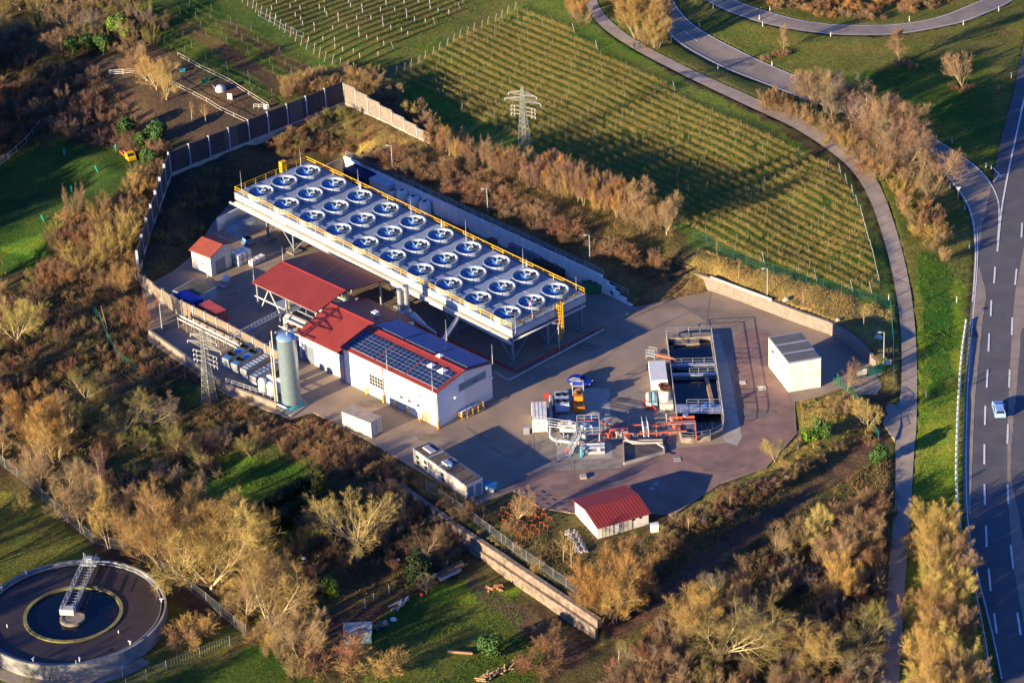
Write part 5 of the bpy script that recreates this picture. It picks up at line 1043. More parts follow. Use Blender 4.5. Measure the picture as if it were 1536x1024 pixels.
mb = MB(); p = ed(.87, .5); p2 = ed(.87, .66); mb.tube([*p2[:2], hb+.3], [*p2[:2], hb+1.3], .35, 10); mb.build('motor', [M('pump blue', (.02, .08, .35), None, 1, .4)], t)
mb = MB(); mb.path([at(1010, 636, 1.6), at(1043, 633, 1.6), at(1045, 655, 1.6), at(1045, 660, .6)], .14, 8); mb.path([at(1012, 644, 1.5), at(1026, 634, 1.8)], .12, 8); tag(mb.build('basin_pipe', [orange]), 'orange red pipe crossing the lower end of the basin', 'pipe')
mb = MB(); mb.path([at(984, 532, 1.4), at(1010, 538, 1.6), at(1013, 541, 1.4), at(1013.5, 545, .6)], .2, 8); tag(mb.build('inlet_pipe', [orange]), 'short orange pipe entering the upper basin from a small platform', 'pipe')
F = Fr(at(969, 538), -25); mb = MB(); mb.box(F, 0, 1.6, 0, 1.2, .6, .7); rail(F, [(0, 0), (1.6, 0), (1.6, 1.2), (0, 1.2), (0, 0)], .7, 1.0, 1.2, .05, mb); [mb.tube(F.p(a, b, 0), F.p(a, b, .7), .05, 4) for a in (.05, 1.55) for b in (.05, 1.15)]
tag(mb.build('inlet_platform', [galvl]), 'small railed platform left of the upper basin', 'platform')
container('equipment_container', 'plain white container standing against the left side of the basin', Fr(at(977, 586), 0), 2.7, 6.4, 2.0, M('white roof panel', (.66, .67, .66), (.6, .6, .6), .8, .5), door=False, ribs=False)
t = thing('filter_skid', 'cream box carrying two round rust rimmed vessels beside the basin', 'filter', at(1000, 615)); F = Fr(at(990, 616), 0)
mb = MB(); mb.box(F, 0, 2.2, 0, 3.2, .02, 1.1); mb.build('box', [cream], t)
for u, v in ((1.05, 1.9), (.85, 3.0)):
    mb = MB(); mb.lathe(F.p(u, v, 1.1), [(.85, 0), (.85, 1.9), (.5, 1.95)], 22); v_ = mb.build('vessel', [cream], t, True); mb = MB(); mb.lathe(F.p(u, v, 1.1), [(.92, 1.88), (.92, 2.05), (.5, 2.05), (.5, 1.95)], 22); mb.build('rim', [M('rusty rim', (.25, .09, .04), None, 2, .8)], v_)
for k, (dx_, m_) in enumerate(((0, cream), (.95, M('pale cyan', (.25, .5, .58), None, 1, .5)))):
    p = at(973.5, 612)+[dx_, 0, 0]; mb = MB(); mb.tube(p+[0, 0, .55], p+[.15, 3.2, .75], .5, 12); mb.tube(p+[0, .4, 0], p+[0, .4, .3], .2, 6); tag(mb.build('pressure_vessel', [m_]), ('cream' if k == 0 else 'pale cyan')+' lying pressure vessel beside the cream filter box', 'vessel')
mb = MB(); mb.path([at(966, 598, .3), at(972, 612, .3)], .18, 6); mb.path([at(974, 613, .3), at(979, 608, .4), at(985, 615, .3)], .16, 6); tag(mb.build('red_hose', [redp]), 'red hose lying in front of the pressure vessels', 'hose')
# concrete lid, papers etc
for x, y, w_, lb in [(875, 716, 1.0, 'small pale concrete block on the red gravel'), (1016, 689, 1.1, 'flat pale stone on the gravel below the basin'), (1143, 582, 1.3, 'tan drain cover in the red gravel'), (1114, 574, 1.0, 'round tan drain cover near the basin'), (978, 733, .8, 'white scrap sheet on the shaded gravel'), (984, 726, .8, 'white scrap sheet nearer the red roofed shed shadow edge')]:
    mb = MB(); mb.box(Fr(P(x, y), 5), -w_/2, w_/2, -w_/2, w_/2, .012, .08 if 'block' not in lb else .35); tag(mb.build('slab' if 'sheet' not in lb else 'scrap_sheet', [conc if 'tan' not in lb else cream]), lb, 'slab')

# ------------------------------------------------------------------ lamps, pylons
def lamp(px, py, h, label, deg=180, group=None):
    p = G(px, py); t = thing('street_lamp', label, 'street lamp', p, group); mb = MB(); mb.tube(p+[0, 0, -.3], p+[0, 0, h], .09, 8, .06); mb.build('pole', [galvl], t)
    F = Fr(p, deg); mb = MB(); mb.tube(p+[0, 0, h-.05], F.p(.5, 0, h+.05), .05, 5); mb.build('arm', [galvl], t); mb = MB(); mb.box(F, .45, 1.05, -.16, .16, h-.02, h+.12); mb.build('lamp_head', [galvl], t)
    return t
for x, y, h, lb in [(1151, 443, 5.3, 'street lamp behind the block wall, farthest from the gate'), (1325.5, 541, 5.5, 'street lamp at the bank corner beside the gate'), (885, 390, 5.0, 'street lamp behind the right end of the retaining wall'),
                    (732, 322, 5.3, 'street lamp halfway along the retaining wall'), (589, 254, 5.0, 'street lamp behind the left end of the retaining wall'), (243.5, 497, 5.6, 'street lamp left of the annex wall in the bushes'),
                    (339, 385, 4.0, 'street lamp behind the terracotta roofed shed'), (313, 433, 5.0, 'street lamp in front of the terracotta roofed shed'), (839, 526, 5.4, 'street lamp beside the crash barrier under the fan deck')]:
    lamp(x, y, h, lb, 180 if x > 300 else 10)
def pylon(px, py, Hh, deg, arms, label, base=.78):
    p = G(px, py); F = Fr(p, deg); t = thing('lattice_pylon', label, 'pylon', p); pm = M('pylon paint', (.30, .31, .28), (.22, .23, .21), .6, .6)
    def w(z): return base*(1-z/Hh)+.16
    mb = MB(); lv = []; z = -.3
    while z < Hh-1: lv.append(z); z += max(.9, w(z)*1.5)
    lv.append(Hh-.6); S = [(-1, -1), (1, -1), (1, 1), (-1, 1)]
    for a, b in zip(lv[:-1], lv[1:]):
        wa, wb = w(a)/1.0, w(b)/1.0
        for i in range(4):
            s, r_ = S[i], S[(i+1) % 4]; mb.tube(F.p(s[0]*wa, s[1]*wa, a), F.p(s[0]*wb, s[1]*wb, b), .05, 4, cap=False)
            mb.tube(F.p(s[0]*wa, s[1]*wa, a), F.p(r_[0]*wb, r_[1]*wb, b), .028, 4, cap=False); mb.tube(F.p(r_[0]*wa, r_[1]*wa, a), F.p(s[0]*wb, s[1]*wb, b), .028, 4, cap=False)
            mb.tube(F.p(s[0]*wb, s[1]*wb, b), F.p(r_[0]*wb, r_[1]*wb, b), .04, 4, cap=False)
    for s in S: mb.tube(F.p(s[0]*w(Hh-.6), s[1]*w(Hh-.6), Hh-.6), F.p(0, 0, Hh), .05, 4)
    mb.build('tower', [pm], t)
    tips = []
    for z, hl, lat in arms:
        mb = MB(); wz = w(z)
        for s in (-1, 1):
            if lat:
                for k in (-1, 1): mb.tube(F.p(s*wz, k*wz, z), F.p(s*hl, 0, z+.05), .06, 4); mb.tube(F.p(s*wz, k*wz, z+.75), F.p(s*hl, 0, z+.1), .06, 4)
                for q_ in (.35, .65): u = wz+(hl-wz)*q_; mb.tube(F.p(s*u, -wz*(1-q_), z), F.p(s*u, wz*(1-q_), z), .04, 4); mb.tube(F.p(s*u, 0, z+.03), F.p(s*u, 0, z+.75*(1-q_)+.05), .04, 4)
            else: mb.tube(F.p(s*wz, 0, z), F.p(s*hl, 0, z), .09, 4)
            tips.append(F.p(s*hl, 0, z-.4))
        mb.build('cross_arm', [pm], t)
        mb = MB()
        for s in (-1, 1):
            for u in ((hl, hl*.72) if not lat else (hl, )): mb.tube(F.p(s*u, 0, z-.02), F.p(s*u, 0, z-.45), .06, 5)
        mb.build('insulator', [white], t)
    return t, tips
ARMS = [(10.9, 2.9, 1), (9.6, 3.7, 1), (8.4, 2.5, 0), (7.6, 2.5, 0), (6.8, 2.5, 0)]
_, tN = pylon(787, 221, 12.8, -27, ARMS, 'lattice pylon standing at the vineyard edge behind the hedge')
_, tS = pylon(315, 605, 14.6, -38, [(12.4, 2.9, 1), (11.0, 3.7, 1), (9.7, 2.6, 0), (8.8, 2.6, 0), (7.9, 2.6, 0)], 'lattice pylon beside the annex wall and coolers')
mb = MB()
def cable(a, b, sag, r=.013):
    q = [a+(b-a)*t+np.array([0, 0, -sag*4*t*(1-t)]) for t in np.linspace(0, 1, 15)]; mb.path(q, r, 3)
for i in (0, 1, 2, 3): cable(tS[i], tS[i]+np.array([-95, -70, -3.]), 3)
for i in (0, 1, 2, 3): cable(tN[i], tS[i], 2.5, .010)
tag(mb.build('power_cable', [galv], loc=(0, 0, 0)), 'thin power cables strung from the lattice pylons', 'cable')

# ------------------------------------------------------------------ clarifier
cz = -3.5; q1 = P(38, 917, -1.0); q2 = P(181, 917, -1.0); cc = (q1+q2)/2; rin = float(np.linalg.norm(q1-q2)/2); rim_r = float(np.linalg.norm(P(250, 905, -1.0)-cc)); top = -.9
t = thing('clarifier_tank', 'huge round concrete settling tank with dark water and a scraper bridge', 'tank', [cc[0], cc[1], cz]); c0 = np.array([cc[0], cc[1], 0])
mb = MB(); mb.lathe(c0, [(rim_r, cz-.6), (rim_r, top), (rim_r-.35, top), (rim_r-.35, cz)], 96); mb.build('tank_wall', [M('tank concrete', (.27, .265, .255), (.17, .17, .17), .6, .8, .01)], t)
mb = MB(); mb.lathe(c0, [(rim_r-.9, top-.35), (rim_r-.9, top-.2), (rim_r-.8, top-.2), (rim_r-.8, top-.35)], 96); mb.build('weir', [galv], t)
mb = MB(); mb.lathe(c0, [(rim_r-.85, top-.55), (rin, top-.55)], 96); mb.mi(0); sl_ = mb.build('sludge_surface', [M('brown sludge water', (.030, .022, .022), (.045, .035, .033), .25, .5, detail=8)], t)
mb = MB(); mb.lathe(c0, [(rin+.25, top-.9), (rin+.25, top-.35), (rin-.3, top-.35), (rin-.3, top-.9)], 64); mb.build('scum_ring', [M('mossy ring', (.22, .22, .08), (.15, .12, .05), 1, .9)], t)
mb = MB(); mb.disc(c0+[0, 0, top-.7], rin-.28, 64); mb.build('clear_water', [water], t)
mb = MB(); mb.lathe(c0+[0, -1.3, 0], [(1.9, top-1), (1.9, top-.2), (1.5, top-.2), (1.5, top-.3), (0, top-.3)], 32); mb.build('centre_well', [conc_dk], t)
bend = P(136, 834, .3); bst = P(103, 905, .3); d = bend-bst; F = Fr([bst[0], bst[1], 0], math.degrees(math.atan2(d[1], d[0]))); Lb = float(np.linalg.norm(d[:2]))+.2
mb = MB()
for s in (-.9, .9): mb.box(F, -1.2, Lb, s-.12, s+.12, top+.15, top+.45)
mb.build('bridge', [steel], t); mb = MB(); [mb.box(F, u_, u_+.12, -.75, .75, top+.2, top+.26) for u_ in np.arange(-1.2, Lb, .8)]; mb.build('walkway', [steel], t)
mb = MB(); rail(F, [(-1.2, -.9), (Lb, -.9)], top+.55, 1.0, 1.8, .05, mb); rail(F, [(-1.2, .9), (Lb, .9)], top+.55, 1.0, 1.8, .05, mb); mb.build('bridge_railing', [galv], t)
mb = MB(); mb.box(F, -1.5, -.3, -1.1, 1.1, top+.1, top+1.1); mb.build('drive_cabinet', [galvl], t)
mb = MB(); mb.box(F, Lb-2, Lb+.3, -1.3, 1.3, top+.56, top+.8); mb.tube(F.p(Lb-1, .8, top+.8), F.p(Lb-1, .8, top+2.4), .08, 5); mb.tube(F.p(Lb-1.5, -3.4, top+1.2), F.p(Lb-1.5, 0, top+1.2), .08, 5); mb.box(F, Lb-1.4, Lb-.6, -.5, .5, top+.8, top+1.6); mb.build('drive_unit', [galv], t)
for a in (6, 22, 38, 128, 150, 166, -45, -80, -110): 
    p = c0+[(rim_r-.75)*math.cos(rad(a)), (rim_r-.75)*math.sin(rad(a)), top]; mb = MB(); mb.tube(p, p+[0, 0, .5], .09, 6); mb.box(Fr(p, a), -.3, .3, -.12, .12, .5, .6); mb.build('bracket', [white], t)
for x, y in ((11, 940), (178, 949)): p = P(x, y, top-.55); mb = MB(); mb.tube(p, p+[0, 0, .5], .08, 6); mb.build('float', [white], t)
mb = MB(); p = P(116, 1008, -2.5); mb.tube([p[0], p[1], cz], [p[0], p[1], -.3], .07, 5); mb.build('standpipe', [galvl], t)
mb = MB(); mb.lathe(c0, [(rim_r+.1, cz+.05), (rim_r+2.2, cz+.05), (rim_r+2.2, cz-.5)], 96); struct(mb.build('clarifier_path', [conc_dk]))
lamp(184, 1016, 1.4, 'short lamp post on the grass beside the settling tank', 90)

# ------------------------------------------------------------------ fences
def wfence(name, label, pts, h, mat, step=3.0, mesh=True, rails=2, r=.06, wire=.02):
    g = [G(x, y) for x, y in pts]; t = thing(name, label, 'fence', g[0]); ps = []
    for a, b in zip(g[:-1], g[1:]):
        n_ = max(1, round(float(np.linalg.norm(b-a))/step)); ps += [a+(b-a)*i/n_ for i in range(n_)]
    ps.append(g[-1]); ps = [np.array([q[0], q[1], h1(q[0], q[1])]) for q in ps]
    for p in ps: mb = MB(); mb.tube(p+[0, 0, -.3], p+[0, 0, h+.08], r, 5); mb.build('post', [mat], t)
    mb = MB()
    for a, b in zip(ps[:-1], ps[1:]):
        for k in range(rails): z = h*(1-k/max(1, rails-1)*.85) if rails > 1 else h; mb.tube(a+[0, 0, z], b+[0, 0, z], wire*1.4, 3, cap=False)
        if mesh:
            m_ = 12
            for k in range(m_): q = a+(b-a)*k/m_; mb.tube(q+[0, 0, .05], q+[0, 0, h], wire, 3, cap=False)
    mb.build('mesh_panel', [mat], t); return t
wfence('wire_fence', 'tall grey mesh fence round the settling tank meadow', [(-10, 688), (45, 731), (140, 815), (165, 822), (185, 827), (245, 858), (310, 905), (352, 940), (370, 955)], 2.0, galv, 4.2, True, 2, .07, .014)
wfence('wire_fence', 'grey mesh fence in the lower left corner below the settling tank', [(370, 955), (345, 968), (300, 985), (250, 1005), (190, 1032)], 1.7, galv, 4.0, True, 2, .06, .012)
wfence('green_fence', 'green mesh fence between the vineyard and the golden bank', [(1040, 356), (1100, 388), (1160, 410), (1235, 432), (1290, 448), (1336, 462), (1340, 520), (1341, 580)], 1.7, gfence, 3.0, True, 2, .05, .016)
wfence('wire_fence', 'thin mesh fence along the top of the quarry stone wall', [(640, 735), (700, 775), (770, 828), (830, 868), (890, 912), (925, 935)], 1.8, galv, 3.0, True, 2, .06, .015)
wfence('green_fence', 'short green mesh fence beside the service path near the track', [(1256, 572), (1290, 610), (1318, 660)], 1.6, gfence, 2.5, True, 2, .06, .022)
wfence('rail_fence', 'old grey rail fence at the edge of the dark hollow', [(0, 248), (25, 228), (40, 215), (60, 190)], 1.2, galv, 3.5, False, 2, .08, .04)
wfence('rail_fence', 'pale wooden rail fence along the upper garden edge', [(267, 84), (300, 102), (345, 124), (402, 160)], .7, cream, 6, False, 2, .04, .03)
wfence('rail_fence', 'pale wooden rail fence crossing the garden below the bare trees', [(250, 122), (290, 142), (330, 165), (372, 185)], .7, cream, 6, False, 2, .04, .03)
wfence('vineyard_fence', 'low wire fence along the left edge of the upper vineyard', [(388, 25), (425, 45), (456, 58)], 1.2, galv, 4, False, 2, .05, .02)
wfence('wire_fence', 'faint mesh fence curving through the bushes left of the annex', [(140, 468), (150, 480), (160, 505), (175, 535), (205, 560)], 1.5, gfence, 2.5, True, 2, .05, .015)
# guard rail of the highway
t = thing('guard_rail', 'long steel guard rail between the grass verge and the highway', 'guard rail', G(1440, 600))
gp = [(1448, 485), (1443, 520), (1439, 560), (1436, 610), (1434, 660), (1433, 710), (1434, 757), (1437, 790), (1446, 830), (1458, 880), (1468, 930), (1476, 970), (1483, 1030)]
g = smooth(resamp(Gs(gp)[:, :2], 60), 1); gz = H(g[:, 0], g[:, 1])
for a in range(0, 59):
    p = np.array([g[a][0], g[a][1], gz[a]]); q_ = np.array([g[a+1][0], g[a+1][1], gz[a+1]]); dd = q_-p; F = Fr(p, math.degrees(math.atan2(dd[1], dd[0])))
    mb = MB(); mb.box(F, -.05, .05, -.08, .08, -.3, .85); mb.box(F, -.08, .08, .08, .45, .5, .62); mb.build('post', [galvl], t)
mb = MB(); mb.path([np.array([a[0]+.25, a[1], z+.72]) for a, z in zip(g, gz)], .11, 4); mb.path([np.array([a[0]+.25, a[1], z+.52]) for a, z in zip(g, gz)], .08, 4); mb.build('beam', [galv], t)
# gate
t = thing('sliding_gate', 'green sliding gate with a long white board at the plant entrance', 'gate', P(1300, 568)); A_ = P(1277, 571); B_ = P(1322, 560); d = B_-A_; F = Fr(A_, math.degrees(math.atan2(d[1], d[0]))); Lg = float(np.linalg.norm(d))
mb = MB(); 
for z in (.15, 1.75): mb.box(F, 0, Lg, -.06, .06, z, z+.1)
for k in range(int(Lg/.22)): mb.box(F, k*.22, k*.22+.05, -.03, .03, .25, 1.75)
mb.build('gate_leaf', [gfence], t)
mb = MB(); mb.box(F, .9, 2.8, -.12, -.065, .7, 1.75); mb.build('board', [white], t)
mb = MB(); mb.box(F, 3.2, Lg-.1, -.10, -.065, .3, 1.7); mb.build('screen', [gfence], t)
for u in (Lg, Lg+.5): mb = MB(); mb.box(F, u, u+.15, -.1, .1, 0, 3.3 if u == Lg else 2.3); mb.build('post', [green], t)
p = P(1330, 556, 0); t = thing('entrance_sign', 'white sign with a blue mark on two posts beside the gate', 'sign', p); F = Fr(p, 15); mb = MB(); mb.tube(F.p(-.5, 0, 0), F.p(-.5, 0, 2.0), .05, 5); mb.tube(F.p(.5, 0, 0), F.p(.5, 0, 2.0), .05, 5); mb.build('post', [galv], t); mb = MB(); mb.box(F, -.75, .75, -.07, -.03, 1.2, 2.1); b_ = mb.build('board', [white], t); mb = MB(); mb.box(F, -.55, -.2, -.078, -.071, 1.35, 1.9); mb.tube(F.p(.15, -.078, 1.65), F.p(.5, -.078, 1.65), .1, 5); mb.build('emblem', [M('sign blue2', (.05, .12, .5), None, 1, .5)], b_)
for x, y, w_ in ((1255, 578, 1), (1276, 585, 1)):
    p = P(x, y); mb = MB(); [mb.tube(p+[dx_, 0, 0], p+[dx_, 0, 1.4], .05, 4) for dx_ in (-.5, 0, .5)]; mb.tube(p+[-.5, 0, 1.4], p+[.5, 0, 1.4], .05, 4); mb.tube(p+[-.5, 0, .4], p+[.5, 0, .4], .05, 4)
    tag(mb.build('tree_guard', [green]), 'short green guard frame '+('left' if x < 1260 else 'right')+' of the bare tree beside the gate', 'guard')
# boulders
def rock(px, py, s, label, mat=None, g_=None):
    p = G(px, py); r = np.random.default_rng(int(px)); mb = MB(); n_ = 8; prof = [(.9, -.2), (1, .3), (.8, .8), (.35, 1.05)]
    vs = []; 
    for z_ in prof:
        for i in range(n_): a = 2*math.pi*i/n_; q_ = z_[0]*s*(r.uniform(.8, 1.15)); vs.append(p+[q_*math.cos(a), q_*.8*math.sin(a), z_[1]*s*r.uniform(.9, 1.1)])
    fs = [(k*n_+i, k*n_+(i+1) % n_, (k+1)*n_+(i+1) % n_, (k+1)*n_+i) for k in range(3) for i in range(n_)]+[tuple(3*n_+i for i in range(n_))]
    mb.add(vs, fs); return tag(mb.build('boulder', [mat or conc]), label, 'boulder', g_)
rock(1179, 451, .6, 'pale boulder on the golden bank near the farthest lamp'); rock(1257, 481, .45, 'grey boulder half in the building shadow on the bank'); rock(1318, 508, .7, 'tan boulder beside the lamp at the bank corner', cream)
rock(1179, 718, .55, 'grey boulder on the grassy mound above the track'); rock(1145, 736, .6, 'lower grey boulder on the mound above the track'); rock(1055, 783, .6, 'pale upright boulder on the slope near the young tree')

# ------------------------------------------------------------------ garden bits
def tub(px, py, deg, label, mat, L=1.9, W=.8, h=.7):
    p = G(px, py); F = Fr(p, deg); mb = MB(); o0 = [F.p(u, v, .05) for u, v in ((.2, .1), (L-.2, .1), (L-.2, W-.1), (.2, W-.1))]; o1 = [F.p(u, v, h) for u, v in ((0, 0), (L, 0), (L, W), (0, W))]; i1 = [F.p(u, v, h) for u, v in ((.08, .08), (L-.08, .08), (L-.08, W-.08), (.08, W-.08))]; i0 = [F.p(u, v, .25) for u, v in ((.2, .15), (L-.2, .15), (L-.2, W-.15), (.2, W-.15))]
    mb.add(o0+o1+i1+i0, [(3, 2, 1, 0)]+[(i+4*k, (i+1) % 4+4*k, 4*(k+1)+(i+1) % 4, 4*(k+1)+i) for k in range(3) for i in range(4)]+[(12, 13, 14, 15)]); return tag(mb.build('trough', [mat]), label, 'trough')
tub(303, 127, 30, 'green plastic trough in the upper garden', M('bright green plastic', (.01, .30, .12), None, 1, .4))
tub(270, 110, 20, 'small turquoise tub among the garden rubbish', teal, 1.2, .7, .6)
p = G(331, 136); t = thing('mesh_dome', 'round grey mesh dome lying in the upper garden', 'dome', p); mb = MB(); mb.lathe(p, [(1.1, 0), (1.05, .5), (.8, .95), (.35, 1.2), (0, 1.25)], 18); mb.build('cover', [galvl], t, True); mb = MB(); mb.tube(p+[-1.0, .4, .2], p+[-1.7, 1.2, .9], .12, 5); mb.build('handle', [galv], t)
mb = MB(); F = Fr(G(345, 149), -20); mb.box(F, -.5, .5, -.05, .05, 0, 1.2); tag(mb.build('leaning_board', [white]), 'white board standing in the grass below the mesh dome', 'board')
mb = MB(); F = Fr(G(393, 163), -10); [mb.tube(F.p(a, 0, 0), F.p(a, 0, .9), .04, 4) for a in (-1.6, -.6, .4, 1.4)]; mb.tube(F.p(-1.6, 0, .9), F.p(1.4, 0, .9), .04, 4); mb.tube(F.p(-1.6, 0, .45), F.p(1.4, 0, .45), .04, 4); mb.box(F, .5, 1.1, -.3, .3, 0, .7)
tag(mb.build('hurdle', [white]), 'white metal hurdle lying beside the noise barrier', 'hurdle')
for x, y, l_ in [(174, 226, 0), (147, 258, .3), (66, 332, .25), (97, 233, 0), (108, 288, 0)]:
    p = G(x, y); mb = MB(); mb.tube(p, p+[l_*-1.4, 0, 1.3], .14, 8, .2); tag(mb.build('tree_shelter', [M('turquoise tube', (.02, .35, .28), None, 1, .5)]), 'turquoise plastic tree shelter standing in the dark meadow', 'tree shelter', 'turquoise tree shelters in the meadow')
mb = MB(); F = Fr(G(188, 112), 4); t = thing('garden_gate', 'pale wooden garden gate with a red and white bar beside the green bushes', 'gate', F.o); 
mb = MB(); [mb.box(F, -3.2, 2.6, -.03, .03, z, z+.12) for z in (.3, .7, 1.1)]; [mb.box(F, u, u+.14, -.06, .06, 0, 1.3) for u in (-3.2, -.5, 2.5)]; mb.build('rails', [cream], t); mb = MB(); mb.tube(F.p(2.6, 0, .6), F.p(3.8, .3, 1.5), .14, 6); mb.build('bar', [redp], t)
# lower garden
t = thing('trailer', 'small trailer loaded with poles beside the stone wall', 'trailer', G(676, 875)); F = Fr(G(662, 876), 38); 
mb = MB(); mb.box(F, 0, 4.0, 0, 1.7, .55, .65); mb.box(F, 0, 4.0, 0, .06, .652, 1.1); mb.box(F, 0, 4, 1.64, 1.7, .652, 1.1); mb.box(F, -.0, .06, .063, 1.637, .652, 1.1); mb.build('bed', [galvl], t)
mb = MB(); [mb.tube(F.p(-.1+random.random()*.8, .25+.17*k, .85+.12*(k % 3)), F.p(4.6+random.random(), .3+.14*k, 1.15+.12*(k % 3)), .07, 5) for k in range(9)]; mb.build('pole_load', [wood], t)
for s in (-.05, 1.75): c = F.p(2, s, .32); mb = MB(); mb.tube(c+[0, 0, 0], F.p(2, s+.15, .32), .32, 12); mb.build('wheel', [black], t)
t = thing('garden_hut', 'small hut with pale roof and a dark opening in the lower garden', 'hut', G(532, 962)); F = Fr(G(517, 966), -1); 
mb = MB(); mb.box(F, 0, 4.0, 0, 2.2, -.2, 1.8); mb.build('wall', [M('hut blue', (.2, .35, .42), None, 1, .7)], t); mb = MB(); c = [F.p(-.15, -.2, 1.75), F.p(4.15, -.2, 1.75), F.p(4.15, 2.4, 2.2), F.p(-.15, 2.4, 2.2)]; mb.add(c+[a+np.array([0, 0, .1]) for a in c], [(3, 2, 1, 0), (4, 5, 6, 7), (0, 1, 5, 4), (1, 2, 6, 5), (2, 3, 7, 6), (3, 0, 4, 7)]); mb.build('roof', [M('pale hut roof', (.55, .5, .38), (.45, .4, .3), 1, .8)], t)
mb = MB(); mb.box(F, 1.9, 3.3, .2, 1.0, 1.95, 2.12); mb.build('roof_hatch', [barr2], t); mb = MB(); mb.tube(F.p(3.2, 1.6, 2), F.p(3.2, 1.6, 3.1), .08, 6); mb.build('stovepipe', [steel], t)
def logpile(px, py, deg, n, L, label, mat=wood, r=.16, bname='log_pile', cat='logs'):
    F = Fr(G(px, py), deg); rr = random.Random(px); mb = MB()
    for k in range(n): u = rr.uniform(-n*.09, n*.09); z = rr.uniform(.1, .5); a = rr.uniform(-.5, .5); mb.tube(F.p(u-L/2*math.cos(a), -L/2*math.sin(a)+rr.uniform(-.8, .8), z), F.p(u+L/2*math.cos(a), L/2*math.sin(a)+rr.uniform(-.8, .8), z+rr.uniform(-.1, .3)), r*rr.uniform(.7, 1.2), 6)
    return tag(mb.build(bname, [mat]), label, cat)
logpile(562, 942, 30, 16, 1.6, 'heap of brown boards and sticks beside the garden hut'); logpile(600, 908, 35, 12, 2.2, 'heap of grey planks and rubbish in the garden hedge gap', M('grey planks', (.3, .28, .25), None, 1, .8)); logpile(742, 884, -15, 10, 1.4, 'cut reddish logs near the foot of the stone wall', M('red logs', (.36, .19, .09), None, 2, .9))
logpile(750, 1008, 35, 40, .9, 'long stack of split firewood at the bottom edge', M('split firewood', (.42, .28, .14), (.3, .18, .09), 2, .9), .13); logpile(693, 979, -40, 1, 3.6, 'single felled trunk lying on the lower lawn', M('felled trunk', (.34, .2, .11), None, 2, .9), .3)
for x, y, lb, m_, s in [(577, 936, 'left white and blue plastic bag beside the garden heap', white, .55), (590, 930, 'right white and blue plastic bag beside the garden heap', white, .5), (568, 942, 'standing blue plank beside the heap of boards', cblue, .4), (632, 892, 'red plastic tray at the hedge gap', M('red plastic', (.6, .03, .03), None, 1, .4), .3), (548, 985, 'blue plastic sheet on the lower lawn', blue, .5), (456, 838, 'pale blue barrel in the garden corner', M('pale barrel', (.4, .55, .65), None, 1, .5), .4), (597, 840, 'white sack at the foot of the big walnut tree', white, .35)]:
    rock(x, y, s, lb, m_)['category'] = 'object'; bpy.context.scene.collection.objects[-1].name = 'plastic_bag'
for x, y, lb in [(628, 868, 'white post in the shaded garden, nearest the trailer'), (584, 890, 'white post in the shaded garden, middle one'), (561, 903, 'grey post in the shaded garden, leftmost one'), (548, 912, 'white washing line post above the garden hut')]:
    p = G(x, y); mb = MB(); mb.tube(p, p+[0, 0, 1.7], .06, 5); tag(mb.build('post', [galvl]), lb, 'post')
# wooden poles
for x, y, h, lb in [(9, 412, 4.8, 'leaning wooden pole at the left edge'), (162, 496, 5.0, 'thin wooden pole in the brown thicket left of the annex')]:
    p = G(x, y); mb = MB(); mb.tube(p+[0, 0, -.2], p+[-.7, 0, h], .1, 6, .07); tag(mb.build('wooden_pole', [wood]), lb, 'pole')
# delineators & roadside
dm = MB(); dm.tube((0, 0, -.1), (0, 0, .75), .085, 6); dm.mi(1).tube((0, 0, .75), (0, 0, .9), .09, 6); dm.mi(0).tube((0, 0, .9), (0, 0, 1.05), .085, 6); dl0 = lbuild(dm, 'delineator_post', [white, black]); tag(dl0, 'white reflector post with a black band at the roadside', 'reflector post', 'reflector posts along the roads')
dp = [(1049, 39), (1007, 63), (1077, 104), (1070, 14), (1144, 40), (1155, 17), (1158, 99), (1164, 137), (1246, 55), (1364, 32), (1445, 38), (1498, 17), (1300, 152), (1428, 215), (1479, 252), (1487, 254), (1517, 117), (1425, 283), (1447, 315), (1454, 372), (1435, 453), (1333, 450), (1389, 595), (1197, 673), (1139, 30)]
for k, (x, y) in enumerate(dp): p = G(x, y); o = dl0 if k == 0 else dup(dl0); o.location = tuple(p)
p = G(1497, 141); t = thing('emergency_phone', 'orange emergency telephone post on the grass beside the highway', 'phone', p); mb = MB(); mb.box(Fr(p, 0), -.17, .17, -.12, .12, 0, 1.1); mb.build('pillar', [orange], t); mb = MB(); mb.box(Fr(p, 0), -.26, .26, -.18, .18, 1.1, 1.7); mb.build('phone_box', [orangey], t)
for x, y, h, lb in [(1437, 300, 2.6, 'triangular road sign seen from behind where the slip road meets the highway'), (1422, 776, 1.6, 'small white marker sign in the verge by the guard rail, upper one'), (1447, 893, 1.6, 'small grey marker sign in the verge below the guard rail bend'), (1457, 941, 1.6, 'small grey marker sign between verge trees and guard rail'), (1432, 838, 1.4, 'small blue marker sign at the top of the golden tree row')]:
    p = G(x, y); t = thing('road_sign', lb, 'sign', p); mb = MB(); mb.tube(p, p+[0, 0, h], .05, 5); mb.build('post', [galv], t); mb = MB()
    if h > 2: mb.add([p+[-.5, -.04, h+.1], p+[.5, -.04, h+.1], p+[0, -.04, h-.8], p+[-.5, -.06, h+.1], p+[.5, -.06, h+.1], p+[0, -.06, h-.8]], [(0, 1, 2), (5, 4, 3), (0, 3, 4, 1), (1, 4, 5, 2), (2, 5, 3, 0)])
    else: mb.box(Fr(p, 0), -.3, .3, -.04, 0, h-.1, h+.35)
    mb.build('plate', [galvl], t)
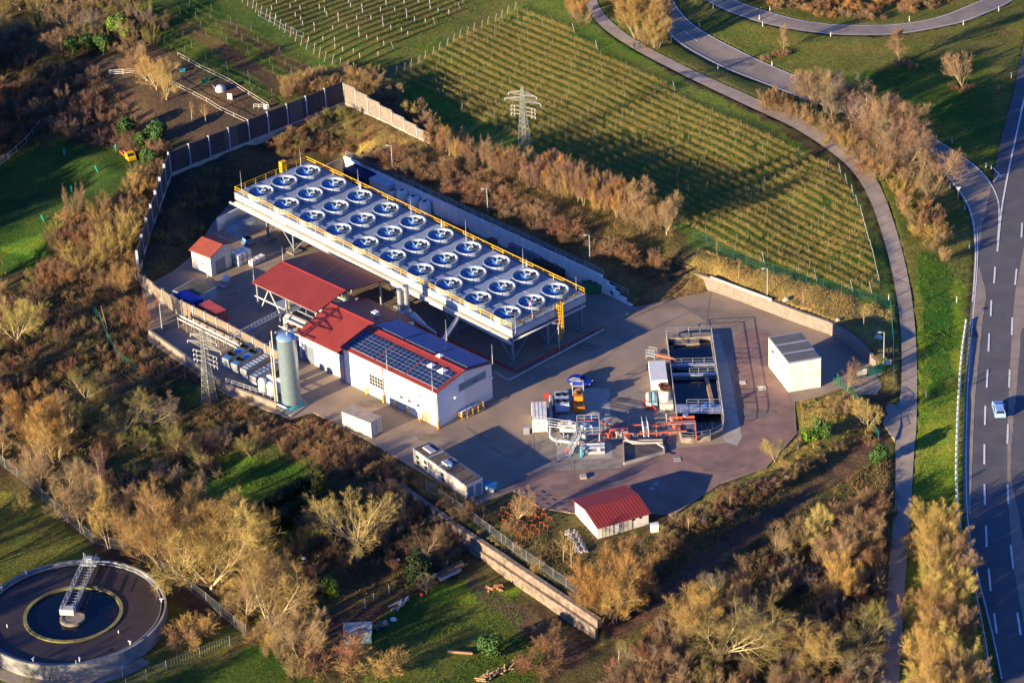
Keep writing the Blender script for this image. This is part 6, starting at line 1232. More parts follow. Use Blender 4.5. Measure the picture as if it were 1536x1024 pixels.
# people walking
def person(px, py, label, jacket, deg, sw):
    p = G(px, py)+[0, 0, .06]; F = Fr(p, deg); me = bpy.data.meshes.new('person')
    J = [(0, 0, .95), (0, 0, 1.15), (0, 0, 1.42), (0, 0, 1.52), (0, 0.02, 1.66), (0, 0, 1.76), (-.1, 0, .92), (-.11, .16*sw, .5), (-.11, .22*sw-.06, .08), (-.11, .22*sw+.1, .04), (.1, 0, .92), (.11, -.14*sw, .5), (.11, -.3*sw, .1), (.11, -.3*sw+.16, .04),
         (-.2, 0, 1.4), (-.26, -.12*sw, 1.12), (-.25, -.05*sw+.08, .88), (.2, 0, 1.4), (.26, .12*sw, 1.12), (.25, .1*sw+.1, .88)]
    E_ = [(0, 1), (1, 2), (2, 3), (3, 4), (4, 5), (0, 6), (6, 7), (7, 8), (8, 9), (0, 10), (10, 11), (11, 12), (12, 13), (2, 14), (14, 15), (15, 16), (2, 17), (17, 18), (18, 19)]
    R_ = [.15, .15, .15, .06, .10, .07, .09, .065, .045, .04, .09, .065, .045, .04, .07, .05, .04, .07, .05, .04]
    me.from_pydata([tuple(F.p(*q)-p) for q in J], E_, []); o = bpy.data.objects.new('person', me); COL.objects.link(o)
    m = o.modifiers.new('skin', 'SKIN'); 
    sv = me.skin_vertices[0].data if me.skin_vertices else None
    if sv is None:
        bpy.context.view_layer.objects.active = o; o.select_set(True); bpy.ops.mesh.customdata_skin_add(); sv = me.skin_vertices[0].data
    for i, r_ in enumerate(R_): sv[i].radius = (r_, r_*.85)
    sv[0].use_root = True; ss = o.modifiers.new('sub', 'SUBSURF'); ss.levels = 1; ss.render_levels = 1
    dg = bpy.context.evaluated_depsgraph_get(); m2 = bpy.data.meshes.new_from_object(o.evaluated_get(dg)); bpy.data.objects.remove(o)
    skin = M('skin', (.5, .3, .2), None, 1, .6); trs = M('dark trousers', (.02, .025, .04), None, 1, .9); hair = M('dark hair', (.03, .02, .015), None, 1, .8)
    m2.materials.clear(); [m2.materials.append(a) for a in (jacket, trs, skin)]
    for f in m2.polygons: z = f.center.z; f.material_index = 1 if z < .93 and abs((F.s*-0+0)) < 1 and z < .86 else (2 if z > 1.5 else 0)
    o = bpy.data.objects.new('person', m2); COL.objects.link(o); o.location = tuple(p); WL[o.name] = p; tag(o, label, 'person', 'people walking on the path')
    mb = MB(); mb.lathe(p+[0, 0, 1.66], [(.115, -.02), (.12, .06), (.08, .13), (0, .15)], 10); mb.build('hair', [hair], o)
person(951.5, 75, 'person in a dark jacket walking on the path, left one of two', M('dark jacket', (.02, .025, .035), None, 1, .8), 150, 1)
person(959, 73.5, 'person in a blue jacket walking on the path, right one of two', M('blue jacket', (.02, .06, .2), None, 1, .8), 150, -1)

# ================================================================== vegetation
def perp(D, rng):
    r = rng.normal(size=D.shape); r -= (r*D).sum(1, keepdims=True)*D; return r/np.maximum(1e-6, np.linalg.norm(r, axis=1, keepdims=True))
def norm(D): return D/np.maximum(1e-6, np.linalg.norm(D, axis=1, keepdims=True))
class Geo:
    def __init__(s): s.V = []; s.T = []; s.n = 0
    def tubes(s, A, B, ra, rb, k=3, rng=None):
        D = norm(B-A); up = np.where(np.abs(D[:, 2:3]) < .9, np.array([[0, 0, 1.]]), np.array([[1., 0, 0]])); x = norm(np.cross(D, up)); y = np.cross(D, x); n = len(A); rings = []
        for i in range(k): a = 2*math.pi*i/k; o = x*math.cos(a)+y*math.sin(a); rings.append(A+o*ra[:, None]); rings.append(B+o*rb[:, None])
        V = np.stack(rings, 1).reshape(-1, 3); base = (np.arange(n)*2*k)[:, None]+s.n; T = []
        for i in range(k): j = (i+1) % k; T += [np.concatenate([base+2*i, base+2*j, base+2*j+1], 1), np.concatenate([base+2*i, base+2*j+1, base+2*i+1], 1)]
        s.V.append(V); s.T.append(np.concatenate(T)); s.n += len(V)
    def blades(s, A, D, L, w, rng, side=None):
        x = perp(D, rng)*w[:, None]/2; V = np.stack([A-x, A+x, A+D*L[:, None]], 1).reshape(-1, 3); s.V.append(V); s.T.append(np.arange(len(V)).reshape(-1, 3)+s.n); s.n += len(V)
    def mesh(s, name, mat): return rawmesh(name, np.concatenate(s.V), np.concatenate(s.T), mat)
def grow_tree(seed, h, stems=1, spread=.25, lv=((9, 50, .55, .3), (8, 45, .5, .25), (8, 42, .5, .15)), trop=.12, wob=.12, r0=.2, tw=.035, nb=7, bl=.55, trunk=.35, up=.05, blw=None, fork=0):
    rng = np.random.default_rng(seed); G1 = Geo(); G2 = Geo()
    a = rng.uniform(0, 2*math.pi, stems); s = spread*rng.uniform(.3, 1, stems) if stems > 1 else np.full(1, .03)
    D = norm(np.stack([np.cos(a)*s, np.sin(a)*s, np.ones(stems)], 1)); S = np.stack([np.cos(a)*.15*(stems > 1)*stems**.5, np.sin(a)*.15*(stems > 1)*stems**.5, np.full(stems, -.25)], 1)
    if fork: G1.tubes(np.array([[0, 0, -.4]]), np.array([[0, 0, fork]]), np.array([r0*1.25]), np.array([r0]), 8); S = S*[.5, .5, 0]+[0, 0, fork-.1]
    L = (h-fork)*rng.uniform(.75, 1, stems)*(.8 if stems == 1 else .76); R_ = np.full(stems, r0)*(1 if stems == 1 else .7)
    for li in range(len(lv)+1):
        k = 5 if li == 0 else 4; pts = [S]; dirs = []; d = D.copy(); seg = L/k
        for i in range(k):
            d = norm(d+rng.normal(size=d.shape)*wob*(.5 if li == 0 else 1)+np.array([0, 0, trop if li else .02])); dirs.append(d); pts.append(pts[-1]+d*seg[:, None])
        rr = [R_*(1-.8*i/k) for i in range(k+1)]
        geo = G1 if li <= 1 else G2
        for i in range(k):
            if li <= 1: G1.tubes(pts[i], pts[i+1], rr[i], rr[i+1], 5 if li == 0 else 4)
            elif li == 2 and len(S) < 900: G2.tubes(pts[i], pts[i+1], np.maximum(rr[i]*.8, tw*.5), np.maximum(rr[i+1]*.8, tw*.35), 3)
            else: G2.blades(pts[i], dirs[i], seg*1.25, np.maximum(rr[i]*.9, tw), rng)
        P_ = np.stack(pts, 1); Dd = np.stack(dirs, 1)
        if li < len(lv): n, ang, ratio, t0 = lv[li]
        else: n, ang, ratio, t0 = nb, 38, 0, .1
        if li == 0 and stems == 1: t0 = trunk
        N = len(S); t = t0+(1-t0)*(np.arange(n)[None, :]+rng.uniform(0, 1, (N, n)))/n; t = np.clip(t, 0, .999); idx_ = (t*k).astype(int); f = t*k-idx_; ar = np.arange(N)[:, None]
        base = P_[ar, idx_]*(1-f)[..., None]+P_[ar, np.minimum(idx_+1, k)]*f[..., None]; dd = Dd[ar, np.minimum(idx_, k-1)].reshape(-1, 3); base = base.reshape(-1, 3)
        an = np.radians(ang*rng.uniform(.6, 1.25, len(dd)))*(1-.35*t.ravel()); nd = norm(dd*np.cos(an)[:, None]+perp(dd, rng)*np.sin(an)[:, None]+np.array([0, 0, up]))
        if li < len(lv):
            L2 = (L[:, None]*ratio*(1.15-.65*t)*rng.uniform(.7, 1.15, t.shape)).ravel(); R2 = (R_[:, None]*(1-.75*t)*.55).ravel(); S, D, L, R_ = base, nd, L2, R2
        else:
            G2.blades(base, nd, bl*rng.uniform(.5, 1.3, len(nd)), np.full(len(nd), blw or tw), rng)
    return G1, G2
def tree_proto(name, seed, bk, tw_, **k):
    g1, g2 = grow_tree(seed, **k); return g1.mesh(name+'_trunk', bk), g2.mesh(name+'_twigs', tw_)
T3 = ((9, 52, .55, .25), (8, 46, .5, .2), (7, 42, .5, .12))
PR_ = {}
PR_['spread'] = [tree_proto('spread', 11+i, bark, TW['gold'], h=8.6, stems=6, spread=1.0, fork=.7, lv=((8, 50, .62, .15), (8, 46, .6, .15), (6, 44, .58, .1)), r0=.15, tw=.014, nb=4, bl=.5, trop=.035, up=.02) for i in range(3)]
PR_['vase'] = [tree_proto('vase', 21+i, bark, TW['gold'], h=9, stems=11, spread=.62, lv=((9, 30, .52, .15), (8, 32, .58, .1), (6, 32, .55, .1)), trop=.07, r0=.1, tw=.014, nb=4, bl=.55) for i in range(3)]
PR_['tall'] = [tree_proto('tall', 31+i, bark, TW['tan'], h=9, stems=2, spread=.22, lv=((16, 42, .42, .2), (8, 44, .55, .15), (6, 42, .5, .1)), r0=.12, tw=.016, nb=5, bl=.45, trop=.05) for i in range(3)]
PR_['young'] = [tree_proto('young', 41+i, bark, TW['tan'], h=4.5, stems=1, lv=((9, 40, .45, .4), (6, 40, .5, .2)), r0=.07, tw=.016, nb=6, bl=.35, trunk=.45, trop=.06) for i in range(2)]
PR_['bush'] = [tree_proto('bush', 51+i, barkd, TW['tan'], h=3.2, stems=14, spread=1.3, lv=((9, 44, .65, .1), (8, 42, .6, .1)), r0=.03, tw=.017, nb=5, bl=.35, wob=.2, trop=.04) for i in range(4)]
PR_['up'] = [tree_proto('up', 61+i, barkd, TW['tan'], h=5, stems=14, spread=.55, lv=((10, 26, .45, .1), (7, 28, .5, .1)), r0=.035, tw=.016, nb=5, bl=.42, trop=.08) for i in range(4)]
KN = 0
def plant(kind, loc, s, twm_, label, cat, name, group=None, var=None, bkm=None, sz=1.0, parts=True):
    global KN; KN += 1; r = random.Random(KN*7+1); v = r.randrange(len(PR_[kind])) if var is None else var; a, b = PR_[kind][v]
    t = thing(name, label, cat, loc, group); t.rotation_euler = (0, 0, r.uniform(0, 6.28)); t.scale = (s*sz, s*sz, s)
    for me, nm, m_ in ((a, 'trunk' if kind not in ('bush', 'up') else 'stems', bkm), (b, 'crown', TW[twm_] if isinstance(twm_, str) else twm_)):
        o = bpy.data.objects.new(nm, me); COL.objects.link(o); o.parent = t
        if m_: o.material_slots[0].link = 'OBJECT'; o.material_slots[0].material = m_
    return t
# --- trees one can tell apart: px, py of the foot, height m, kind, twig colour, label, width factor
g1, g2 = grow_tree(5, 15.0, 8, 1.15, lv=((8, 48, .62, .2), (8, 46, .6, .15), (7, 42, .55, .1)), r0=.36, tw=.016, nb=4, bl=.5, wob=.16, trop=.03, fork=3.4)
p = G(537, 842); t = thing('walnut_tree', 'large bare spreading tree with a thick trunk in the lower garden', 'tree', p)
for me, nm in ((g1.mesh('walnut_trunk', bark), 'trunk'), (g2.mesh('walnut_crown', TW['yel']), 'crown')): o = bpy.data.objects.new(nm, me); COL.objects.link(o); o.parent = t
SP = [
 (262, 858, 15, 'vase', 'gold', 'left golden tree of the pair right of the settling tank fence', 1.25), (318, 885, 15, 'spread', 'yel', 'right golden tree of the pair, overhanging the settling tank fence', 1.3), (350, 860, 13, 'vase', 'gold', 'golden tree behind the overhanging one, towards the dark hedge', 1.2),
 (232, 835, 11, 'up', 'rust', 'rust coloured tree left of the golden pair', .9),
 (408, 950, 13, 'spread', 'gold', 'round golden tree below the dark hedge, left of the garden hut', 1.4), (450, 985, 9, 'vase', 'tan', 'brownish tree beside the garden hut', 1.1), (370, 930, 11, 'spread', 'tan', 'tan tree between the round golden tree and the fence corner', 1.1),
 (165, 822, 14, 'tall', 'yel', 'slender pale tree with a twisted stem behind the mesh fence', .8), (157, 760, 13, 'tall', 'purple', 'white stemmed birch with a pinkish crown', .55), (130, 800, 11, 'tall', 'tan', 'bare tree left of the slender pale tree', 1.0), (105, 775, 10, 'spread', 'tan', 'bare tan tree along the mesh fence', 1.1),
 (60, 735, 10, 'spread', 'tan', 'tan tree close behind the mesh fence at the left', 1.1), (40, 768, 6, 'spread', 'olive', 'small olive tree inside the settling tank meadow', .9), (62, 680, 13, 'vase', 'orange', 'tall orange tree at the left edge', .95), (85, 690, 11, 'vase', 'gold', 'golden tree right of the tall orange one', 1.0), (5, 690, 13, 'tall', 'tan', 'tall bare tree cut by the left edge of the picture', .8),
 (25, 515, 9.5, 'spread', 'yel', 'golden bare tree standing alone at the left edge above the thicket', 1.1), (918, 920, 13, 'vase', 'orange', 'orange weeping tree below the red roofed shed', .95), (930, 925, 12, 'spread', 'gold', 'golden tree leaning beside the orange weeping one', .85), (956, 890, 12, 'tall', 'tan', 'slender bare tree right of the orange weeping one', .9),
 (1080, 985, 11.5, 'spread', 'olive', 'broad olive gold tree at the bottom, right of the wall end', 1.6), (1040, 960, 9, 'vase', 'gold', 'golden tree left of the broad olive gold one', 1.2), (1130, 960, 8, 'spread', 'grey', 'grey tree right of the broad olive gold one', 1.2),
 (1225, 1000, 10, 'spread', 'yel', 'yellowish tree at the bottom between track and path', 1.1), (1290, 985, 9, 'spread', 'olive', 'olive tree close to the lower service path', 1.1), (1220, 820, 7.5, 'spread', 'yel', 'yellow lichen covered tree below the track', .85), (1262, 900, 9, 'vase', 'orange', 'reddish upright tree in the dark lower thicket', .7), (1165, 835, 6.5, 'spread', 'tan', 'pale forked tree below the track', .9),
 (1290, 830, 8, 'vase', 'tan', 'tan tree beside the path below the track', 1.1), (1255, 850, 7, 'vase', 'tan', 'bushy tan tree right of the yellow lichen covered one', 1.1),
 (1443, 133, 9, 'spread', 'tan', 'lone bare tree on the roadside lawn nearest the highway', .8), (1351, 96, 9.5, 'tall', 'tan', 'tall bare tree beside the upper loop road', 1.0), (1176, 78, 6.5, 'tall', 'tan', 'thin bare tree between the two upper roads', .9),
 (1237, 170, 9.5, 'tall', 'grey', 'left tree of the grey group between path and slip road', 1.0), (1255, 180, 9, 'tall', 'grey', 'right tree of the grey group between path and slip road', 1.0), (1215, 160, 8, 'tall', 'tan', 'smaller tree at the left of the grey group', .9), (1340, 252, 10, 'spread', 'tan', 'large bare tree beside the shaded slip road bend', .95), (1372, 240, 8, 'spread', 'grey', 'grey tree behind the large bare one at the slip road', .9), (1397, 305, 7, 'spread', 'tan', 'round bare tree in the brown thicket near the road sign', .9),
 (958, 58, 11, 'vase', 'gold', 'big golden tree above the two walkers', 1.0), (985, 72, 7.5, 'vase', 'gold', 'smaller golden tree beside the slip road', .9), (860, 30, 6, 'up', 'orange', 'golden thicket tree left of the path at the top', 1.1), (875, 38, 5, 'up', 'tan', 'low tan thicket tree left of the path', 1.0),
 (970, 345, 11.5, 'tall', 'tan', 'tall bare tree at the right end of the hedge', 1.0), (950, 330, 10, 'tall', 'tan', 'bare tree second from the right end of the hedge', .9), (1000, 352, 10, 'spread', 'tan', 'broad bare tree closing the right end of the hedge', .7), (660, 225, 5.5, 'spread', 'tan', 'bare tree at the right end of the stepped noise barrier', .9),
 (985, 408, 5.0, 'up', 'rust', 'rust leaved small tree above the grassy wedge', .8),
 (220, 122, 9, 'spread', 'tan', 'left bare tree in the upper garden', 1.0), (235, 135, 9, 'spread', 'gold', 'middle bare golden tree in the upper garden', .9), (250, 150, 9, 'spread', 'yel', 'right bare yellowish tree in the upper garden', .9), (288, 182, 5, 'young', 'gold', 'small forked tree below the garden fence', 1.3), (309, 186, 4.5, 'young', 'gold', 'small forked tree right of the other one in the garden', 1.3),
 (65, 30, 9, 'spread', 'olive', 'broad olive tree at the top left corner', 1.3), (100, 45, 8, 'spread', 'tan', 'tan tree right of the top left corner one', 1.1), (30, 15, 9, 'spread', 'olive', 'tree at the very top left corner', 1.2), (190, 60, 6, 'spread', 'tan', 'bare tree above the green bushes', 1.1), (93, 75, 7, 'spread', 'tan', 'tangled tan tree in the upper left thicket', 1.3), (125, 60, 7, 'spread', 'grey', 'grey tangled tree left of the bright green bush', 1.2),
 (1302, 645, 7.5, 'spread', 'yel', 'bare yellow tree at the fence beside the path junction', .75), (1271, 588, 6.5, 'spread', 'purple', 'round purplish tree beside the gate', .8), (1162, 692, 5.0, 'spread', 'yel', 'small spreading yellow tree on the gravel edge', .9), (776, 783, 7.0, 'spread', 'tan', 'bare round tree among the orange trestles', .75),
 (1033, 800, 4.5, 'young', 'gold', 'young tree on the slope right of the red roofed shed', 1.1), (1095, 765, 3.5, 'young', 'tan', 'young tree on the mound edge', 1.1), (845, 842, 6, 'young', 'gold', 'left young tree below the pallets', 1.0), (857, 852, 6, 'young', 'gold', 'right young tree below the pallets', 1.0), (1262, 620, 2.5, 'bush', 'tan', 'tan bush beside the round purplish tree', 1.0),
 (1076, 388, 4.0, 'young', 'tan', 'first young tree on the golden bank from the left', .7), (1108, 418, 5.0, 'young', 'tan', 'second young tree on the golden bank', .8), (1205, 455, 4.5, 'young', 'tan', 'third young tree on the golden bank', .8), (1296, 492, 4.5, 'young', 'tan', 'fourth young tree on the golden bank, nearest the gate', 1.0), (1075, 417, 2.0, 'young', 'rust', 'tiny sapling just behind the block wall', 1.0),
 (112, 330, 8, 'up', 'tan', 'pale leaning tree at the meadow edge', .6), (130, 410, 7.5, 'up', 'gold', 'golden upright thicket left of the western barrier', 1.3), (180, 385, 9, 'up', 'gold', 'tall golden thicket beside the western barrier', 1.1), (185, 440, 6, 'vase', 'gold', 'golden tree below the western barrier corner', .9), (145, 330, 6, 'spread', 'olive', 'olive tree behind the golden thicket', 1.1), (228, 490, 6.5, 'up', 'rust', 'rust brown leafy tree beside the timber wall', .9),
 (300, 700, 5, 'spread', 'olive', 'olive fruit tree in the orchard, upper right', 1.1), (187, 650, 8, 'spread', 'olive', 'large mossy orchard tree', 1.4), (225, 640, 7, 'spread', 'grey', 'grey orchard tree beside the mossy one', 1.3), (265, 675, 6, 'spread', 'olive', 'orchard tree below the lattice pylon', 1.1), (130, 600, 6, 'spread', 'olive', 'orchard tree at the upper meadow', 1.2), (335, 680, 5, 'spread', 'grey', 'grey orchard tree left of the columnar conifer', 1.0), (375, 685, 4.5, 'spread', 'olive', 'small orchard tree nearest the yard slope', 1.1), (310, 740, 5, 'spread', 'grey', 'low grey orchard tree above the golden pair', 1.1),
 (475, 870, 3.5, 'young', 'tan', 'leaning young tree left of the big walnut', .9), (640, 835, 7, 'spread', 'brown', 'brown tree in shade beside the stone wall', 1.0), (610, 790, 7, 'spread', 'brown', 'dark brown tree right of the big walnut', 1.0), (580, 770, 7, 'spread', 'brown', 'brown tree at the upper end of the stone wall', .9), (810, 1000, 5, 'bush', 'rust', 'reddish round bush at the bottom edge', 1.0), (815, 960, 4, 'bush', 'brown', 'brown leafy bush above the reddish one', 1.0), (640, 890, 4, 'spread', 'grey', 'thin grey garden tree right of the walnut', .8),
 (275, 970, 3.5, 'bush', 'tan', 'bushy tan shrub beside the settling tank fence', 1.0), (290, 960, 4.5, 'bush', 'gold', 'golden shrub at the fence corner', 1.0), (928, 1000, 5, 'young', 'tan', 'bare white stemmed tree at the bottom centre', 1.0), (500, 1000, 6, 'bush', 'rust', 'rust brown bush below the garden hut', 1.2), (560, 1010, 5, 'bush', 'gold', 'golden bush at the bottom below the hut', 1.3)]
HT = dict(spread=9, vase=9, tall=9, young=4.5, bush=3.2, up=5)
for x, y, h, k, c, lb, wd in SP:
    nm = {'bush': 'bush', 'up': 'bare_thicket_tree'}.get(k, 'bare_tree'); bk_ = None
    if 'birch' in lb or 'white stemmed' in lb: bk_ = M('birch bark', (.6, .56, .5), (.4, .36, .32), 2, .8); nm = 'birch_tree'
    plant(k, G(x, y), h/HT[k]/.93, c, lb, 'bush' if k == 'bush' else 'tree', nm, sz=wd, bkm=bk_)
# --- the golden tree row along the highway
for k, (x, y) in enumerate([(1402, 812), (1412, 838), (1405, 860), (1428, 880), (1408, 900), (1430, 925), (1406, 945), (1432, 970), (1405, 990), (1436, 1015), (1404, 1030), (1440, 1050), (1408, 1070)]):
    plant('vase', G(x, y), 9/9, ('gold', 'yel', 'gold', 'tan')[k % 4], 'golden bare tree in the dense row between path and highway', 'tree', 'bare_tree', 'golden tree row by the highway', sz=.95)
# --- scattered shrubs by area
def combo(kind, v, col):
    a, b = PR_[kind][v]; V = []; T = []; n0 = 0; cnt = []
    for me in (a, b):
        v_ = np.empty(len(me.vertices)*3, np.float32); me.vertices.foreach_get('co', v_); t_ = np.empty(len(me.loops), np.int32); me.loops.foreach_get('vertex_index', t_)
        V.append(v_.reshape(-1, 3)); T.append(t_.reshape(-1, 3)+n0); n0 += len(v_)//3; cnt.append(len(t_)//3)
    me = rawmesh('thicket_piece', np.concatenate(V), np.concatenate(T), [barkd, TW[col]]); me.polygons.foreach_set('material_index', np.r_[np.zeros(cnt[0], np.int32), np.ones(cnt[1], np.int32)]); return me
_cb = {}
def thicket(name, label, poly, n, kinds, cols, hr, seed, cat='thicket', mind=0, sz=(.8, 1.25)):
    r = random.Random(seed); xs = [q[0] for q in poly]; ys = [q[1] for q in poly]; pts = []; tries = 0
    while len(pts) < n and tries < n*40:
        tries += 1; x = r.uniform(min(xs), max(xs)); y = r.uniform(min(ys), max(ys))
        if inpoly(np.array([x]), np.array([y]), poly)[0] and not (mind and any((x-a)**2+((y-b)*1.9)**2 < mind*mind for a, b in pts)): pts.append((x, y))
    g = Gs(pts)-[0, 0, .08]; cl = bpy.data.collections.new(name+'_pieces')
    for kd in sorted(set(kinds)):
        for c in sorted(set(cols)):
            v = r.randrange(len(PR_[kd])); key = (kd, v, c)
            if key not in _cb: _cb[key] = combo(kd, v, c)
            cl.objects.link(bpy.data.objects.new('thicket_piece', _cb[key]))
    me = bpy.data.meshes.new(name); me.from_pydata([tuple(q) for q in g], [], []); o = bpy.data.objects.new(name, me); COL.objects.link(o); tag(o, label, cat, kind='stuff')
    at_ = me.attributes.new('rot', 'FLOAT_VECTOR', 'POINT'); at_.data.foreach_set('vector', np.array([[0, 0, r.uniform(0, 6.28)] for _ in pts], np.float32).ravel())
    hm = np.mean([HT[k] for k in kinds]); S_ = []
    for _ in pts: h = r.uniform(*hr)/hm; w_ = h*r.uniform(*sz); S_.append((w_, w_, h))
    at_ = me.attributes.new('scl', 'FLOAT_VECTOR', 'POINT'); at_.data.foreach_set('vector', np.array(S_, np.float32).ravel())
    ng = bpy.data.node_groups.new(name, 'GeometryNodeTree'); ng.interface.new_socket('Geometry', in_out='INPUT', socket_type='NodeSocketGeometry'); ng.interface.new_socket('Geometry', in_out='OUTPUT', socket_type='NodeSocketGeometry')
    N = ng.nodes; gi = N.new('NodeGroupInput'); go_ = N.new('NodeGroupOutput'); iop = N.new('GeometryNodeInstanceOnPoints'); ci = N.new('GeometryNodeCollectionInfo'); ci.inputs[0].default_value = cl; ci.inputs['Separate Children'].default_value = True; ci.inputs['Reset Children'].default_value = True
    m2p = N.new('GeometryNodeMeshToPoints'); ng.links.new(gi.outputs[0], m2p.inputs[0]); ng.links.new(m2p.outputs[0], iop.inputs['Points']); ng.links.new(ci.outputs[0], iop.inputs['Instance']); iop.inputs['Pick Instance'].default_value = True
    for an, sk in (('rot', 'Rotation'), ('scl', 'Scale')):
        na = N.new('GeometryNodeInputNamedAttribute'); na.data_type = 'FLOAT_VECTOR'; na.inputs['Name'].default_value = an; ng.links.new(na.outputs[0], iop.inputs[sk])
    rv = N.new('FunctionNodeRandomValue'); rv.data_type = 'INT'; rv.inputs[4].default_value = 0; rv.inputs[5].default_value = 9999; rv.inputs['Seed'].default_value = seed
    ng.links.new(rv.outputs[2], iop.inputs['Instance Index']); ng.links.new(iop.outputs[0], go_.inputs[0])
    md = o.modifiers.new('pieces', 'NODES'); md.node_group = ng; return o
def area(poly, n, kinds, cols, hr, label, group, name='shrub', cat='shrub', seed=0, sz=(.8, 1.2), mind=0):
    r = random.Random(seed); xs = [q[0] for q in poly]; ys = [q[1] for q in poly]; pts = []; tries = 0
    while len(pts) < n and tries < n*60:
        tries += 1; x = r.uniform(min(xs), max(xs)); y = r.uniform(min(ys), max(ys))
        if not inpoly(np.array([x]), np.array([y]), poly)[0]: continue
        if mind and any((x-a)**2+((y-b)*1.9)**2 < mind*mind for a, b in pts): continue
        pts.append((x, y))
    for (x, y), g in zip(pts, Gs(pts)):
        k = r.choice(kinds); h = r.uniform(*hr); plant(k, g+[0, 0, -.05], h/HT[k], r.choice(cols), label, cat, name, group, sz=r.uniform(*sz))
LT_ = [(-20, 440), (100, 395), (205, 430), (225, 500), (215, 520), (330, 595), (440, 640), (560, 690), (560, 720), (460, 690), (350, 660), (250, 620), (200, 570), (120, 560), (60, 600), (-20, 640)]; LT = LT_
area([(640, 218), (700, 232), (760, 248), (840, 275), (925, 300), (1000, 345), (985, 360), (900, 320), (820, 290), (740, 262), (640, 228)], 66, ['up', 'up', 'tall'], ['tan', 'rust', 'orange', 'tan', 'purple'], (5.2, 7.6), 'upright bare shrub in the long hedge between the fan deck slope and the vineyard', 'long hedge above the retaining wall', seed=1, mind=8, sz=(.75, 1.0))
area([(1140, 148), (1215, 172), (1285, 205), (1330, 240), (1350, 265), (1400, 300), (1425, 330), (1425, 385), (1400, 405), (1360, 340), (1335, 290), (1290, 245), (1240, 205), (1140, 160)], 60, ['up', 'bush', 'up'], ['tan', 'tan', 'rust', 'gold'], (2.6, 4.6), 'tan roadside shrub between the curved path and the slip road', 'roadside hedge along the path', seed=7, mind=8)
area([(1190, 142), (1270, 172), (1330, 205), (1400, 262), (1410, 300), (1340, 245), (1290, 205), (1200, 165)], 22, ['tall', 'spread'], ['grey', 'tan', 'purple'], (8.5, 13), 'tall bare tree rising from the roadside hedge beside the slip road', 'trees in the roadside hedge', 'bare_tree', 'tree', seed=41, mind=13)
area([(1000, 945), (1110, 862), (1210, 800), (1330, 735), (1330, 800), (1315, 1050), (930, 1060), (915, 1000)], 70, ['bush', 'spread', 'up'], ['brown', 'grey', 'tan', 'olive', 'rust', 'tan'], (3.0, 6), 'bare shrub in the lower right thicket between track and path', 'lower right thicket', seed=21, mind=18)
area([(-20, 600), (60, 600), (200, 570), (330, 640), (350, 760), (240, 790), (190, 800), (140, 770), (60, 730), (-20, 690)], 32, ['bush', 'spread'], ['olive', 'grey', 'tan', 'olive', 'tan'], (2.6, 5.4), 'mossy bare orchard shrub between thicket and settling tank', 'orchard shrubs', seed=14, mind=18)
area([(640, 720), (720, 760), (860, 830), (900, 920), (880, 915), (760, 825), (650, 745)], 26, ['bush', 'young'], ['tan', 'gold', 'tan', 'olive'], (1.2, 2.4), 'small bare shrub on the strip above the stone wall', 'shrubs above the stone wall', seed=19, mind=12)
area([(1275, 590), (1300, 650), (1312, 670), (1300, 670), (1262, 600)], 12, ['bush', 'young'], ['tan', 'rust'], (1.2, 2.2), 'bush in the narrow hedge beside the gate drive', 'hedge beside the gate drive', seed=24, mind=6)
for k_, (pl_, lb_) in enumerate((([(1150, 75), (1190, 78), (1190, 92), (1140, 90)], 'thin tree between the roads'), ([(1325, 90), (1375, 92), (1370, 108), (1320, 106)], 'tall tree by the loop road'), ([(1425, 128), (1455, 126), (1458, 140), (1425, 142)], 'lone roadside tree'))):
    area(pl_, 5, ['bush'], ['rust', 'tan'], (.9, 1.6), 'low bush at the foot of the '+lb_, 'bushes at the '+lb_, seed=9+k_, mind=5)
area([(-60, 880), (-20, 700), (-60, 300), (-140, 300), (-140, 1000)], 20, ['spread', 'vase'], ['tan', 'olive'], (8, 12), 'tall bare tree beyond the left edge', 'trees beyond the left edge', 'bare_tree', 'tree', seed=26, mind=30)
area([(-200, 60), (-30, 110), (-20, 240), (-200, 420)], 26, ['spread', 'vase'], ['grey', 'olive'], (11, 15), 'tall bare tree beyond the upper left edge', 'trees beyond the upper left edge', 'bare_tree', 'tree', seed=28, mind=18, sz=(1.0, 1.3))
